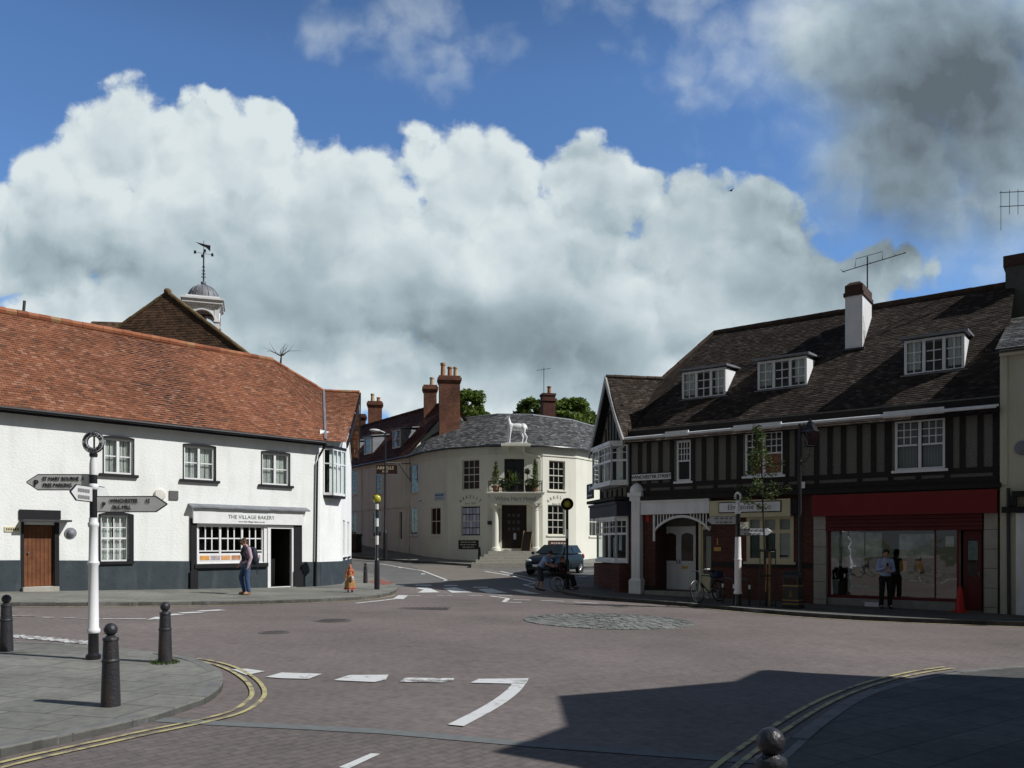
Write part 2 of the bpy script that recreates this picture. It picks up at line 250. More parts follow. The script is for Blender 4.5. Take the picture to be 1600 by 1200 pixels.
# ------------------------------------------------------------------ mesh helpers
WM = {}
class MB:
    def __init__(s, M=None): s.v = []; s.f = []; s.m = []; s.M = M or Matrix()
    def add(s, vs, fs, mi=0):
        b = len(s.v); s.v += [s.M @ Vector(p) for p in vs]; s.f += [tuple(i + b for i in f) for f in fs]; s.m += [mi] * len(fs)
    def box(s, x0, x1, y0, y1, z0, z1, mi=0):
        s.add([(x0,y0,z0),(x1,y0,z0),(x1,y1,z0),(x0,y1,z0),(x0,y0,z1),(x1,y0,z1),(x1,y1,z1),(x0,y1,z1)],
              [(0,3,2,1),(4,5,6,7),(0,1,5,4),(1,2,6,5),(2,3,7,6),(3,0,4,7)], mi)
    def poly(s, pts, mi=0): s.add(pts, [tuple(range(len(pts)))], mi)
    def prism(s, pts, y0, y1, mi=0):
        n = len(pts); vs = [(x, y0, z) for x, z in pts] + [(x, y1, z) for x, z in pts]
        s.add(vs, [tuple(range(n)), tuple(range(2 * n - 1, n - 1, -1))] + [(i, i + n, (i + 1) % n + n, (i + 1) % n) for i in range(n)], mi)
    def extr(s, pts, z0, z1, mi=0):
        n = len(pts); vs = [(x, y, z0) for x, y in pts] + [(x, y, z1) for x, y in pts]
        s.add(vs, [tuple(range(n - 1, -1, -1)), tuple(range(n, 2 * n))] + [(i, (i + 1) % n, (i + 1) % n + n, i + n) for i in range(n)], mi)
    def slabq(s, q, th, mi=0):
        q = [Vector(p) for p in q]; n = (q[1] - q[0]).cross(q[-1] - q[0]).normalized(); k = len(q)
        vs = q + [p - n * th for p in q]
        s.add(vs, [tuple(range(k)), tuple(range(2 * k - 1, k - 1, -1))] + [((i + 1) % k, i, i + k, (i + 1) % k + k) for i in range(k)], mi)
    def tube(s, path, r, n=8, mi=0):
        path = [Vector(p) for p in path]; k = len(path); rs = r if isinstance(r, (list, tuple)) else [r] * k; vs = []; fs = []
        for i, p in enumerate(path):
            d = (path[min(i + 1, k - 1)] - path[max(i - 1, 0)]).normalized()
            a = d.cross(Vector((0, 0, 1)) if abs(d.z) < .95 else Vector((1, 0, 0))).normalized(); b = d.cross(a)
            for j in range(n):
                t = 2 * math.pi * j / n; vs.append(p + (a * math.cos(t) + b * math.sin(t)) * rs[i])
        for i in range(k - 1):
            for j in range(n): fs.append((i*n+j, i*n+(j+1)%n, (i+1)*n+(j+1)%n, (i+1)*n+j))
        fs += [tuple(range(n - 1, -1, -1)), tuple(range((k - 1) * n, k * n))]; s.add(vs, fs, mi)
    def lathe(s, prof, n=20, c=(0, 0, 0), mi=0, M=None, ends=True):
        vs = []; fs = []; k = len(prof); c = Vector(c)
        for r, z in prof:
            for j in range(n):
                t = 2 * math.pi * j / n; p = Vector((r * math.cos(t), r * math.sin(t), z)); vs.append(c + (M @ p if M else p))
        for i in range(k - 1):
            for j in range(n): fs.append((i*n+j, i*n+(j+1)%n, (i+1)*n+(j+1)%n, (i+1)*n+j))
        if ends: fs += [tuple(range(n - 1, -1, -1)), tuple(range((k - 1) * n, k * n))]
        s.add(vs, fs, mi)
    def ell(s, c, r, n=12, mi=0, M=None):
        k = n // 2; prof = [(math.sin(math.pi * i / k), -math.cos(math.pi * i / k)) for i in range(k + 1)]
        S = Matrix.Diagonal((*r,)).to_3x3(); S = (M.to_3x3() @ S) if M else S
        s.lathe([(max(a, 1e-3), b) for a, b in prof], n, c, mi, S)
    def cap(s, a, b, ra, rb, n=10, mi=0):
        a, b = Vector(a), Vector(b); d = (b - a); L = d.length; d = d / L if L > 1e-6 else Vector((0, 0, 1))
        q = d.to_track_quat('Z', 'Y').to_matrix(); prof = []
        for i in range(5): t = math.pi / 2 * i / 4; prof.append((max(ra * math.sin(t), 1e-3), -ra * math.cos(t)))
        for i in range(5): t = math.pi / 2 * i / 4; prof.append((max(rb * math.cos(t), 1e-3), L + rb * math.sin(t)))
        s.lathe(prof, n, a, mi, q)
    def torus(s, c, R0, r, axis, n=24, k=8, mi=0):
        q = Vector(axis).to_track_quat('Z', 'Y').to_matrix(); vs = []; fs = []
        for i in range(n):
            a = 2 * math.pi * i / n
            for j in range(k):
                b = 2 * math.pi * j / k; vs.append(Vector(c) + q @ Vector(((R0 + r * math.cos(b)) * math.cos(a), (R0 + r * math.cos(b)) * math.sin(a), r * math.sin(b))))
        for i in range(n):
            for j in range(k): fs.append((i*k+j, ((i+1)%n)*k+j, ((i+1)%n)*k+(j+1)%k, i*k+(j+1)%k))
        s.add(vs, fs, mi)
def wm(o): return WM.get(o.name, Matrix())
def tag(o, label=None, cat=None, group=None, kind=None):
    if label: o['label'] = label
    if cat: o['category'] = cat
    if group: o['group'] = group
    if kind: o['kind'] = kind
    return o
def thing(name, label, cat, M=None, group=None):
    o = bpy.data.objects.new(name, None); COL.objects.link(o); o.empty_display_size = .2
    M = M or Matrix(); o.matrix_world = M; WM[o.name] = M.copy(); return tag(o, label, cat, group)
def at(p, rz=0.0): return Matrix.Translation(Vector(p)) @ Matrix.Rotation(rz, 4, 'Z')
def part(mb, name, mats, parent=None, smooth=False, label=None, M=None):
    """links the builder (world coordinates) as ONE mesh object"""
    M = wm(parent) if parent else (M or Matrix()); inv = M.inverted()
    me = bpy.data.meshes.new(name); me.from_pydata([tuple(inv @ p) for p in mb.v], [], mb.f)
    mats = mats if isinstance(mats, (list, tuple)) else [mats]
    for m in mats: me.materials.append(m)
    if len(mats) > 1: me.polygons.foreach_set('material_index', mb.m)
    if smooth:
        me.polygons.foreach_set('use_smooth', [True] * len(me.polygons)); me.set_sharp_from_angle(angle=R(40))
    me.update(); o = bpy.data.objects.new(name, me); COL.objects.link(o)
    if parent: o.parent = parent
    else: o.matrix_world = M
    WM[o.name] = M.copy()
    if label: o['label'] = label
    return o
def one(mb, name, mats, label, cat, M=None, group=None, smooth=False): return tag(part(mb, name, mats, None, smooth, M=M), label, cat, group)
def struct(mb, name, mats, smooth=False): return tag(part(mb, name, mats, None, smooth), kind='structure')
KIDS = {}
def copy_tree(src, M, label=None):
    c = src.copy(); COL.objects.link(c); c.matrix_world = M; WM[c.name] = M.copy()
    if label: c['label'] = label
    for ch in [o for o in COL.objects if o.parent == src]:
        k = ch.copy(); COL.objects.link(k); k.parent = c
        for g in [o for o in COL.objects if o.parent == ch]:
            h = g.copy(); COL.objects.link(h); h.parent = k
    return c
def evalmesh(o):
    dg = bpy.context.evaluated_depsgraph_get(); dg.update(); return bpy.data.meshes.new_from_object(o.evaluated_get(dg))
def text(s, size, M, name, m, parent=None, ext=.004, align='CENTER', bold=0.0, xs=1.0):
    """lettering lying in the local XZ plane of M, read from -Y"""
    cu = bpy.data.curves.new(name, 'FONT'); cu.body = s; cu.size = size; cu.align_x = align; cu.align_y = 'CENTER'; cu.extrude = ext; cu.offset = bold; cu.resolution_u = 3
    t = bpy.data.objects.new(name, cu); COL.objects.link(t); me = evalmesh(t); bpy.data.objects.remove(t)
    T = M @ Matrix.Rotation(R(90), 4, 'X') @ Matrix.Diagonal((xs, 1, 1, 1)); P = wm(parent) if parent else Matrix()
    me.transform(P.inverted() @ T); me.materials.clear(); me.materials.append(m); me.name = name
    o = bpy.data.objects.new(name, me); COL.objects.link(o)
    if parent: o.parent = parent; WM[o.name] = P.copy()
    return o
def textmb(mb, s, size, M, ext=.004, bold=0.0, mi=0, align='CENTER', xs=1.0):
    cu = bpy.data.curves.new('lettering', 'FONT'); cu.body = s; cu.size = size; cu.align_x = align; cu.align_y = 'CENTER'; cu.extrude = ext; cu.offset = bold; cu.resolution_u = 2
    t = bpy.data.objects.new('lettering', cu); COL.objects.link(t); me = evalmesh(t); bpy.data.objects.remove(t)
    T = M @ Matrix.Rotation(R(90), 4, 'X') @ Matrix.Diagonal((xs, 1, 1, 1))
    mb.add([T @ v.co for v in me.vertices], [tuple(p.vertices) for p in me.polygons], mi)
def blob(mb, name, m, parent, voxel=.012, smooth=4):
    """fuses overlapping solids into one continuous skin"""
    o = part(mb, name, m, parent); o.modifiers.new('r', 'REMESH').mode = 'VOXEL'; o.modifiers['r'].voxel_size = voxel
    s = o.modifiers.new('s', 'SMOOTH'); s.factor = .5; s.iterations = smooth
    me = evalmesh(o); o.modifiers.clear(); me.polygons.foreach_set('use_smooth', [True] * len(me.polygons)); me.materials.clear(); me.materials.append(m); o.data = me; return o
def tiles(mb, e0, e1, r1, r0, gauge=.11, tw=.17, lift=.018, jit=.008, mi=0, sag=0.0):
    e0, e1, r1, r0 = [Vector(p) for p in (e0, e1, r1, r0)]
    n = (e1 - e0 + r1 - r0).cross((r0 + r1) - (e0 + e1)).normalized()
    if n.z < 0: n = -n
    rows = max(2, int(((r0 + r1) / 2 - (e0 + e1) / 2).length / gauge))
    for i in range(rows):
        v0, v1 = i / rows, min(1.0, (i + 1.12) / rows); La, Lb = e0.lerp(r0, v0), e0.lerp(r0, v1); Ra, Rb = e1.lerp(r1, v0), e1.lerp(r1, v1)
        w = (Ra - La).length; k = max(1, round(w / tw)); st = [j / k + (.5 / k if i % 2 else 0) for j in range(-1 if i % 2 else 0, k)]
        for u in st:
            a, b = max(0, u) + .02 / k, min(1, u + 1 / k) - .02 / k
            if b - a < .1 / k: continue
            dz = lambda q: Vector((0, 0, -sag * (math.sin(math.pi * q) ** 2) - .4 * sag * math.sin(9.4 * q)))
            l1 = lift + random.uniform(-jit, jit); l2 = lift + random.uniform(-jit, jit)
            A, B, C, D = La.lerp(Ra, a) + dz(a), La.lerp(Ra, b) + dz(b), Lb.lerp(Rb, b) + dz(b), Lb.lerp(Rb, a) + dz(a)
            mb.add([A + n * l1, B + n * l2, C + n * .003, D + n * .003, A - n * .004, B - n * .004], [(0, 1, 2, 3), (4, 5, 1, 0)], mi)
def ridge(mb, a, b, r=.11, L=.33, mi=0):
    a, b = Vector(a), Vector(b); k = max(1, int((b - a).length / L))
    for i in range(k):
        p, q = a.lerp(b, i / k), a.lerp(b, (i + .97) / k); rr = r * random.uniform(.92, 1.06); mb.tube([p, q], [rr, rr * 1.04], 8, mi)

# ------------------------------------------------------------------ ground shape
def softp(t, w): return w * math.log1p(math.exp(max(-30, min(30, t / w))))
def zg(x, y):
    xc = max(-22, min(22, x)); z = -.016 * xc - .0045 * max(-5, min(y, 30))
    z += .02 * softp(-8 - xc, 1.0)
    y0 = 31.3 + max(-2, min(2, -.25 * xc)); r = min(softp(y - y0, 1.5), 34 + 0 * y)
    return z + .061 * r * (1 - .012 * max(-14, min(10, x)))
def ray(px, py): return Vector(((px - 800) / FPX, 1, (HOR - py) / FPX))
CO = Vector((0, 0, CAMH))
def gp(px, py, dz=0.0):
    d = ray(px, py); a, b = 2.0, 90.0; f = lambda t: CAMH + d.z * t - zg(d.x * t, t) - dz
    t = 2.0
    while t < 90 and f(t) > 0: t += .25
    a, b = t - .25, t
    for _ in range(30):
        m = (a + b) / 2
        if f(m) > 0: a = m
        else: b = m
    return Vector((d.x * b, b, zg(d.x * b, b) + dz))
def gxy(px, py, dz=0.0): p = gp(px, py, dz); return (p.x, p.y)
def hit(px, py, p0, n):
    d = ray(px, py); p0, n = Vector(p0), Vector(n); return CO + d * ((p0 - CO).dot(n) / d.dot(n))
def P(px, py, Y): return CO + ray(px, py) * Y
class Fr:
    """facade frame: x along the wall, y into the building, z up"""
    def __init__(s, O, Q):
        s.O = Vector((O[0], O[1])); s.u = (Vector((Q[0], Q[1])) - s.O); s.L = s.u.length; s.u.normalize(); s.i = Vector((-s.u.y, s.u.x))
        s.M = Matrix(((s.u.x, s.i.x, 0, s.O.x), (s.u.y, s.i.y, 0, s.O.y), (0, 0, 1, 0), (0, 0, 0, 1)))
    def t(s, px, off=0.0):
        k = (px - 800) / FPX; o = s.O + s.i * off; return (k * o.y - o.x) / (s.u.x - k * s.u.y)
    def z(s, px, py, off=0.0):
        t = s.t(px, off); y = s.O.y + s.u.y * t + s.i.y * off; return CAMH - (py - HOR) / FPX * y
    def box(s, x0, y0, x1, y1, off=0.0):
        xm = (x0 + x1) / 2; return (s.t(x0, off), s.t(x1, off), s.z(xm, y1, off), s.z(xm, y0, off))
    def w(s, t, off, z): return s.M @ Vector((t, off, z))
    def gz(s, t, off=0.0): p = s.w(t, off, 0); return zg(p.x, p.y)

def wall(mb, F, t0, t1, z0, z1, ops=(), off=0.0, mi=0, rev=.1, inn=1, depth=.9, revmi=None):
    """wall sheet with openings, reveals and a box behind each, room darkness put into its colour"""
    revmi = mi if revmi is None else revmi
    ts = sorted({t0, t1, *[max(t0, min(t1, v)) for o in ops for v in o[:2]]}); zs = sorted({z0, z1, *[max(z0, min(z1, v)) for o in ops for v in o[2:4]]})
    mb.M = F.M
    for a, b in zip(ts, ts[1:]):
        for c, d in zip(zs, zs[1:]):
            m, n = (a + b) / 2, (c + d) / 2
            if b - a < 1e-5 or d - c < 1e-5 or any(o[0] < m < o[1] and o[2] < n < o[3] for o in ops): continue
            mb.add([(a, off, c), (b, off, c), (b, off, d), (a, off, d)], [(0, 1, 2, 3)], mi)
    for o in ops:
        a, b, c, d = o[:4]; dp = o[4] if len(o) > 4 else depth; ii = o[5] if len(o) > 5 else inn; y0, y1, y2 = off, off + rev, off + dp
        for p, q, k in ((y0, y1, revmi), (y1, y2, ii)):
            mb.add([(a,p,c),(b,p,c),(b,p,d),(a,p,d),(a,q,c),(b,q,c),(b,q,d),(a,q,d)], [(0,4,5,1),(1,5,6,2),(2,6,7,3),(3,7,4,0)], k)
        mb.add([(a, y2, c), (b, y2, c), (b, y2, d), (a, y2, d)], [(0, 1, 2, 3)], ii)
    mb.M = Matrix()
def curtain(F, t0, t1, z0, z1, y, folds=7, amp=.02, gap=0.0):
    mb = MB(F.M); n = folds * 6
    spans = [(t0, t1)] if not gap else [(t0, t0 + (t1 - t0) * (1 - gap) / 2), (t1 - (t1 - t0) * (1 - gap) / 2, t1)]
    for a, b in spans:
        vs = []; ph = random.random() * 6
        for i in range(n + 1):
            q = i / n; x = a + (b - a) * q; w = amp * math.sin(q * folds * 6.28 + ph) + amp * .5 * math.sin(q * folds * 2.7)
            vs += [(x, y + w, z0), (x + .012 * math.sin(q * 20 + ph), y + w * .6, z1)]
        mb.add(vs, [(2*i, 2*i+2, 2*i+3, 2*i+1) for i in range(n)])
    return mb
def window(par, F, b, off=0.0, lights=1, nx=2, ny=2, m=None, style='casement', rec=.07, fw=.055, bar=.022, cur=None, sill=None, curgap=0.0, rows=None, gl=None, transom=None, name='window'):
    t0, t1, z0, z1 = b[:4]; m = m or white_paint; mb = MB(F.M); y0, y1 = off + rec - .02, off + rec + .05
    mb.box(t0, t0 + fw, y0, y1, z0, z1); mb.box(t1 - fw, t1, y0, y1, z0, z1); mb.box(t0 + fw, t1 - fw, y0, y1, z0, z0 + fw); mb.box(t0 + fw, t1 - fw, y0, y1, z1 - fw, z1)
    lw = (t1 - t0) / lights
    for i in range(1, lights): mb.box(t0 + i * lw - fw * .6, t0 + i * lw + fw * .6, y0 + .003, y1 - .003, z0 + fw, z1 - fw)
    zt = z1 - fw
    if transom:
        zt = z0 + (z1 - z0) * transom; mb.box(t0 + fw, t1 - fw, y0 + .006, y1 - .006, zt - fw * .5, zt + fw * .5)
    for i in range(lights):
        a, c = t0 + i * lw + fw, t0 + (i + 1) * lw - fw
        if style == 'sash':
            zm = (z0 + z1) / 2; mb.box(a, c, y0 + .012, y1 - .012, zm - .025, zm + .025)
        segs = rows or [(z0 + fw, z1 - fw, nx, ny)]
        for (p, q, kx, ky) in segs:
            if rows: p, q = z0 + (z1 - z0) * p, z0 + (z1 - z0) * q
            for j in range(1, kx): x = a + (c - a) * j / kx; mb.box(x - bar / 2, x + bar / 2, y0 + .02, y1 - .02, p, q)
            for j in range(1, ky): z = p + (q - p) * j / ky; mb.box(a, c, y0 + .023, y1 - .023, z - bar / 2, z + bar / 2)
    w = part(mb, name, m, par)
    g = MB(F.M); g.add([(t0 + .01, off + rec + .012, z0 + .01), (t1 - .01, off + rec + .012, z0 + .01), (t1 - .01, off + rec + .012, z1 - .01), (t0 + .01, off + rec + .012, z1 - .01)], [(0, 1, 2, 3)]); part(g, 'pane', gl or glass, w)
    if cur:
        for i in range(lights): part(curtain(F, t0 + i * lw + .02, t0 + (i + 1) * lw - .02, z0 + .03, z1 - .03, off + rec + .13, gap=curgap), 'curtain', cur, w)
    if sill:
        s = MB(F.M); s.box(t0 - .08, t1 + .08, off - .07, off + rec - .021, z0 - .075, z0 - .001); part(s, 'sill', sill, w)
    return w
# ------------------------------------------------------------------ the ground: road, pavements, kerbs, markings
def grid_sheet(name, m, x0, x1, y0, y1, sx, sy, dz=0.0, keep=None):
    mb = MB(); nx, ny = int((x1 - x0) / sx), int((y1 - y0) / sy); ix = {}
    for j in range(ny + 1):
        for i in range(nx + 1):
            x, y = x0 + (x1 - x0) * i / nx, y0 + (y1 - y0) * j / ny; mb.v.append(Vector((x, y, zg(x, y) + dz)))
    for j in range(ny):
        for i in range(nx):
            a = j * (nx + 1) + i; mb.f.append((a, a + 1, a + nx + 2, a + nx + 1)); mb.m.append(0)
    return struct(mb, name, m, True)
def resample(pts, step, closed=False):
    pts = [Vector((p[0], p[1], 0)) for p in pts]; 
    if closed: pts.append(pts[0])
    out = [pts[0]]
    for a, b in zip(pts, pts[1:]):
        k = max(1, int((b - a).length / step))
        for i in range(1, k + 1): out.append(a.lerp(b, i / k))
    if closed: out.pop()
    return out
def smoothline(pts, it=2):
    pts = [Vector((p[0], p[1], 0)) for p in pts]
    for _ in range(it):
        q = [pts[0]]
        for a, b in zip(pts, pts[1:]): q += [a.lerp(b, .25), a.lerp(b, .75)]
        pts = q + [pts[-1]]
    return pts
def flat_poly(name, m, pts, dz, skirt=.2, step=.8):
    pts = resample(pts, step, True); bm = bmesh.new(); vs = [bm.verts.new(p) for p in pts]; f = bm.faces.new(vs)
    bmesh.ops.triangulate(bm, faces=bm.faces[:])
    for _ in range(6):
        es = [e for e in bm.edges if e.calc_length() > 2.2]
        if not es: break
        bmesh.ops.subdivide_edges(bm, edges=es, cuts=1); bmesh.ops.triangulate(bm, faces=bm.faces[:])
    bm.normal_update()
    for f in bm.faces:
        if f.normal.z < 0: f.normal_flip()
    for v in bm.verts: v.co.z = zg(v.co.x, v.co.y) + dz
    bd = [e for e in bm.edges if e.is_boundary]
    if skirt:
        r = bmesh.ops.extrude_edge_only(bm, edges=bd)
        for g in r['geom']:
            if isinstance(g, bmesh.types.BMVert): g.co.z -= skirt
    bmesh.ops.recalc_face_normals(bm, faces=bm.faces[:])
    me = bpy.data.meshes.new(name); bm.to_mesh(me); bm.free(); me.materials.append(m); o = bpy.data.objects.new(name, me); COL.objects.link(o); return tag(o, kind='structure')
def strip(mb, pts, w0, w1, dz, step=.35, mi=0):
    """ribbon lying on the ground between sideways offsets w0 and w1 of a line"""
    pts = resample(pts, step); n = len(pts); vs = []
    for i, p in enumerate(pts):
        d = (pts[min(i + 1, n - 1)] - pts[max(i - 1, 0)]).normalized(); s = Vector((d.y, -d.x, 0))
        for w in (w0, w1): q = p + s * w; vs.append((q.x, q.y, zg(q.x, q.y) + dz))
    mb.add(vs, [(2*i, 2*i+1, 2*i+3, 2*i+2) for i in range(n - 1)], mi)
def kerb(name, pts, w=.13, h=.115, side=1, L=.9):
    mb = MB(); pts = resample(pts, .3); acc = []
    run = [pts[0]]; d = 0
    for a, b in zip(pts, pts[1:]):
        run.append(b); d += (b - a).length
        if d > L or b is pts[-1]: acc.append(run); run = [b]; d = 0
    for k, run in enumerate(acc):
        if len(run) < 2: continue
        vs = []; n = len(run); j = random.uniform(-.006, .006)
        for i, p in enumerate(run):
            t = (run[min(i + 1, n - 1)] - run[max(i - 1, 0)]).normalized(); s = Vector((t.y, -t.x, 0)) * side
            p = p + t * (.004 if i == 0 else (-.004 if i == n - 1 else 0))
            z = zg(p.x, p.y); a, b = p, p + s * w
            vs += [(a.x, a.y, z - .05), (a.x - s.x * .0, a.y, z + h - .015 + j), (a.x + s.x * .015, a.y + s.y * .015, z + h + j), (b.x, b.y, z + h + .004 + j), (b.x, b.y, z - .05)]
        fs = []
        for i in range(n - 1):
            for q in range(4): fs.append((i*5+q, (i+1)*5+q, (i+1)*5+q+1, i*5+q+1))
        fs += [(0, 1, 2, 3, 4), tuple((n - 1) * 5 + q for q in (4, 3, 2, 1, 0))]
        mb.add(vs, fs)
    return struct(mb, name, kerbm)
# far ground
mb = MB(); gs = [-2500, -600, -200, -90, -45, -22, 0, 22, 45, 90, 200, 600, 2500]; ys = [-2500, -600, -150, -60, -20, 0, 20, 31, 40, 55, 66, 80, 120, 220, 600, 2500]
for y in ys:
    for x in gs: mb.v.append(Vector((x, y, zg(x, y) - .25)))
for j in range(len(ys) - 1):
    for i in range(len(gs) - 1):
        a = j * len(gs) + i; mb.f.append((a, a + 1, a + len(gs) + 1, a + len(gs))); mb.m.append(0)
struct(mb, 'ground', mat('grass_and_soil', (.07, .085, .04), (.05, .05, .03), .3, .95))
# grey sett band divides the near road from the crossing area
band = [gxy(*p) for p in ((-500, 1075), (340, 1131), (470, 1137), (600, 1144), (830, 1164), (1100, 1184), (1400, 1207), (1900, 1245))]
grid_sheet('road', paver, -45, 45, -8, 32.6, .9, .7)
grid_sheet('asphalt_road', asphalt, -45, 45, 32.6, 78, .9, .7)
mb = MB(); bp = resample(band, .5); vs = []
for p in bp: vs += [(p.x, p.y, zg(p.x, p.y) + .004), (p.x, (p.y + 0) / 2, zg(p.x, p.y / 2) + .004), (p.x, 0, zg(p.x, 0) + .004), (p.x, -7, zg(p.x, -7) + .004)]
mb.add(vs, [(4*i+k+1, 4*(i+1)+k+1, 4*(i+1)+k, 4*i+k) for i in range(len(bp) - 1) for k in range(3)]); struct(mb, 'near_road', paver2)
mb = MB(); strip(mb, band, -.08, .10, .010); struct(mb, 'sett_band', mat('grey_sett_band', (.165, .178, .178), (.135, .145, .145), 9, .9))
PH = .115
# pavement beside the white building
kl = smoothline([(-22, 20.5)] + [gxy(*p) for p in ((-120, 949), (0, 948), (330, 946), (480, 942), (560, 938), (600, 933), (622, 925), (618, 915), (585, 903), (560, 894), (541, 889))] + [(-9.6, 47), (-14, 54)])
inner = [(-17, 52), (-12, 40), (-9.5, 34), (-20, 24), (-26, 17.5)]
pav_l = [(p.x, p.y) for p in kl] + inner
flat_poly('pavement', slab, pav_l, PH); kerb('kerb', kl, side=-1)
# pavement before the timber framed building
kr = smoothline([(7.5, 45), gxy(944, 897), gxy(915, 905), gxy(880, 914), gxy(868, 921), gxy(880, 929), gxy(930, 937), gxy(1000, 942), gxy(1087, 949), gxy(1139, 954), gxy(1292, 967), gxy(1450, 974), gxy(1600, 979), (19, 17.5), (30, 12)])
pav_r = [(p.x, p.y) for p in kr] + [(34, 18), (20, 22), (14, 25), (9, 30), (6.5, 36), (9, 45)]
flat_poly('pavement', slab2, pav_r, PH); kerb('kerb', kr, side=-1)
# pavement before the hotel
kh = smoothline([(-17, 60), gxy(520, 869), gxy(600, 876), gxy(680, 881), gxy(755, 886), gxy(830, 888.5), gxy(900, 889), gxy(945, 887), (11, 46), (20, 52)])
pav_h = [(p.x, p.y) for p in kh] + [(14, 58), (-8, 62)]
flat_poly('pavement', slab, pav_h, PH); kerb('kerb', kh, side=-1)
# near left pavement with the bollards
ki = smoothline([gxy(*p) for p in ((-420, 1002), (-150, 1006), (0, 1009), (133, 1014), (200, 1021), (288, 1033), (325, 1044), (347, 1058), (350, 1078), (328, 1098), (285, 1113), (225, 1134), (100, 1163), (0, 1185), (-250, 1238), (-700, 1330))])
flat_poly('pavement', slab, [(p.x, p.y) for p in ki], PH - .035, .12); kerb('kerb', ki, h=PH - .034, side=1, w=.16)
# near right pavement, in the shadow
kb = smoothline([gxy(*p) for p in ((1040, 1400), (1125, 1270), (1198, 1196), (1280, 1128), (1345, 1090), (1430, 1066), (1520, 1053), (1620, 1047), (1900, 1042))])
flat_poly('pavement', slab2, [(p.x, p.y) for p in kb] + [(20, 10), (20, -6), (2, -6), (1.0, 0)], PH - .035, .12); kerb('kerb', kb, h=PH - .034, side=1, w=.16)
# markings
YL = .015
def quadmark(mb, pts, dz=.012): 
    q = [gp(*p) for p in pts]; mb.add([(p.x, p.y, zg(p.x, p.y) + dz) for p in q], [tuple(range(len(q)))])
def rough_quad(mb, a, b, w0, w1, dz=.012):
    """painted bar from a to b (pixels on the road)"""
    A, B = Vector(gxy(*a)), Vector(gxy(*b)); L = (B - A).length; d = (B - A) / L; s = Vector((d.y, -d.x)); n = max(2, int(L / .12)); vs = []
    for i in range(n + 1):
        w = w0 + (w1 - w0) * i / n; p = A + d * L * i / n
        for sg in (-1, 1):
            q = p + s * sg * (w / 2 + random.uniform(-.012, .012)); vs.append((q.x, q.y, zg(q.x, q.y) + dz))
    mb.add(vs, [(2*i, 2*i+1, 2*i+3, 2*i+2) for i in range(n)])
mb = MB()
dl = [gxy(*p) for p in ((-700, 1360), (-250, 1262), (0, 1193), (110, 1169), (230, 1143), (310, 1127), (362, 1114), (389, 1096), (396, 1082), (384, 1063), (352, 1044), (318, 1035), (296, 1032))]
dl = smoothline(dl); strip(mb, dl, -.027, .027, YL); strip(mb, dl, .115, .168, YL)
dr = smoothline([gxy(*p) for p in ((990, 1390), (1060, 1290), (1140, 1206), (1215, 1150), (1288, 1102), (1362, 1071), (1440, 1052), (1490, 1045))])
strip(mb, dr, -.027, .027, YL); strip(mb, dr, -.17, -.116, YL)
off = lambda ln, w: [p + Vector((d.y, -d.x, 0)) * w for p, d in zip(ln[:-1], [(b - a).normalized() for a, b in zip(ln, ln[1:])])]
lk = [p for p in kl if p.y < 29 and p.x < -4.2]; strip(mb, off(lk, .22), -.04, .04, YL)
rk = [p for p in kr if p.x > 5.0 and p.y < 27]; strip(mb, off(rk, .22), -.035, .035, YL)
struct(mb, 'yellow_lines', mark_yellow)
mb = MB()
for q in (((362,1047),(385,1046),(414,1050),(385,1056)), ((415,1059),(440,1052),(503,1054),(482,1062),(440,1061)), ((521,1064),(546,1056),(607,1055.5),(603,1063),(585,1067)), ((735,1068),(748,1062),(826,1061),(822,1069.5),(800,1069.5)), ((529,1201),(580,1179),(594,1180),(545,1203))): quadmark(mb, q)
arc = [gp(*p) for p in ((814, 1063), (806, 1077), (787, 1093), (760, 1110), (735, 1123), (712, 1135))]
strip(mb, smoothline([(p.x, p.y) for p in arc], 1), -.085, .085, .012, .2)
rough_quad(mb, (160, 967.5), (229, 967.5), .12, .12); quadmark(mb, ((229,969),(243,964.5),(253,964.5),(252,968)))
for a, b in (((253,962.5),(282,960)), ((282,958.5),(315,957)), ((312,955.5),(348,953.5))): rough_quad(mb, a, b, .3, .3)
for x0, x1, y in ((608,632,915.5),(649,674,914.8),(694,715,915.3),(739,762,918)): rough_quad(mb, (x0, y), (x1, y), .3, .3)
for q in (((649,919),(668,917.5),(687,926),(652,926.5),(662,922)), ((692,919.5),(712,918),(738,926),(706,926.5)), ((746,921),(768,920),(793,927),(762,927)), ((797,922),(812,922),(846,928.5),(824,928))): quadmark(mb, q)
for x0, x1, y in ((632,657,931.3),(683,706,930.6),(731,755,930.9),(778,800,931)): rough_quad(mb, (x0, y), (x1, y), .14, .14)
for pl in (((556,943),(590,939.5),(622,935.5)), ((766,931.5),(794,935.5),(787,941),(815,942)), ((802,937.5),(829,938)), ((845,938.5),(881,940)), ((896,941),(935,943.5))):
    for a, b in zip(pl, pl[1:]): rough_quad(mb, a, b, .16, .16)
rough_quad(mb, (622,936.5), (630,930.5), .35, .35)
for a, b in (((572,880),(592,881)), ((596,881.5),(625,886.5)), ((628,887),(660,892)), ((660,892),(697,906)), ((905,893),(940,892))): rough_quad(mb, a, b, .12, .12)
for x, y in ((592,881.5),(626,887),(661,897),(696,907),(600,911)): rough_quad(mb, (x - 3, y), (x + 3, y), .35, .35)
for a, b in (((758,893),(800,900)), ((782,893),(836,905)), ((800,900),(838,911)), ((836,912),(818,914)), ((818,914),(838,919)), ((900,901),(938,901))): rough_quad(mb, a, b, .14, .14)
struct(mb, 'white_road_markings', mark_white)
mb = MB()
for q in (((624,1066.5),(634,1060),(660,1060.5),(710,1061),(708,1064.5),(678,1065),(700,1066.5),(690,1067.5)),): quadmark(mb, q)
rough_quad(mb, (-60, 962.5), (56, 963), .13, .13)
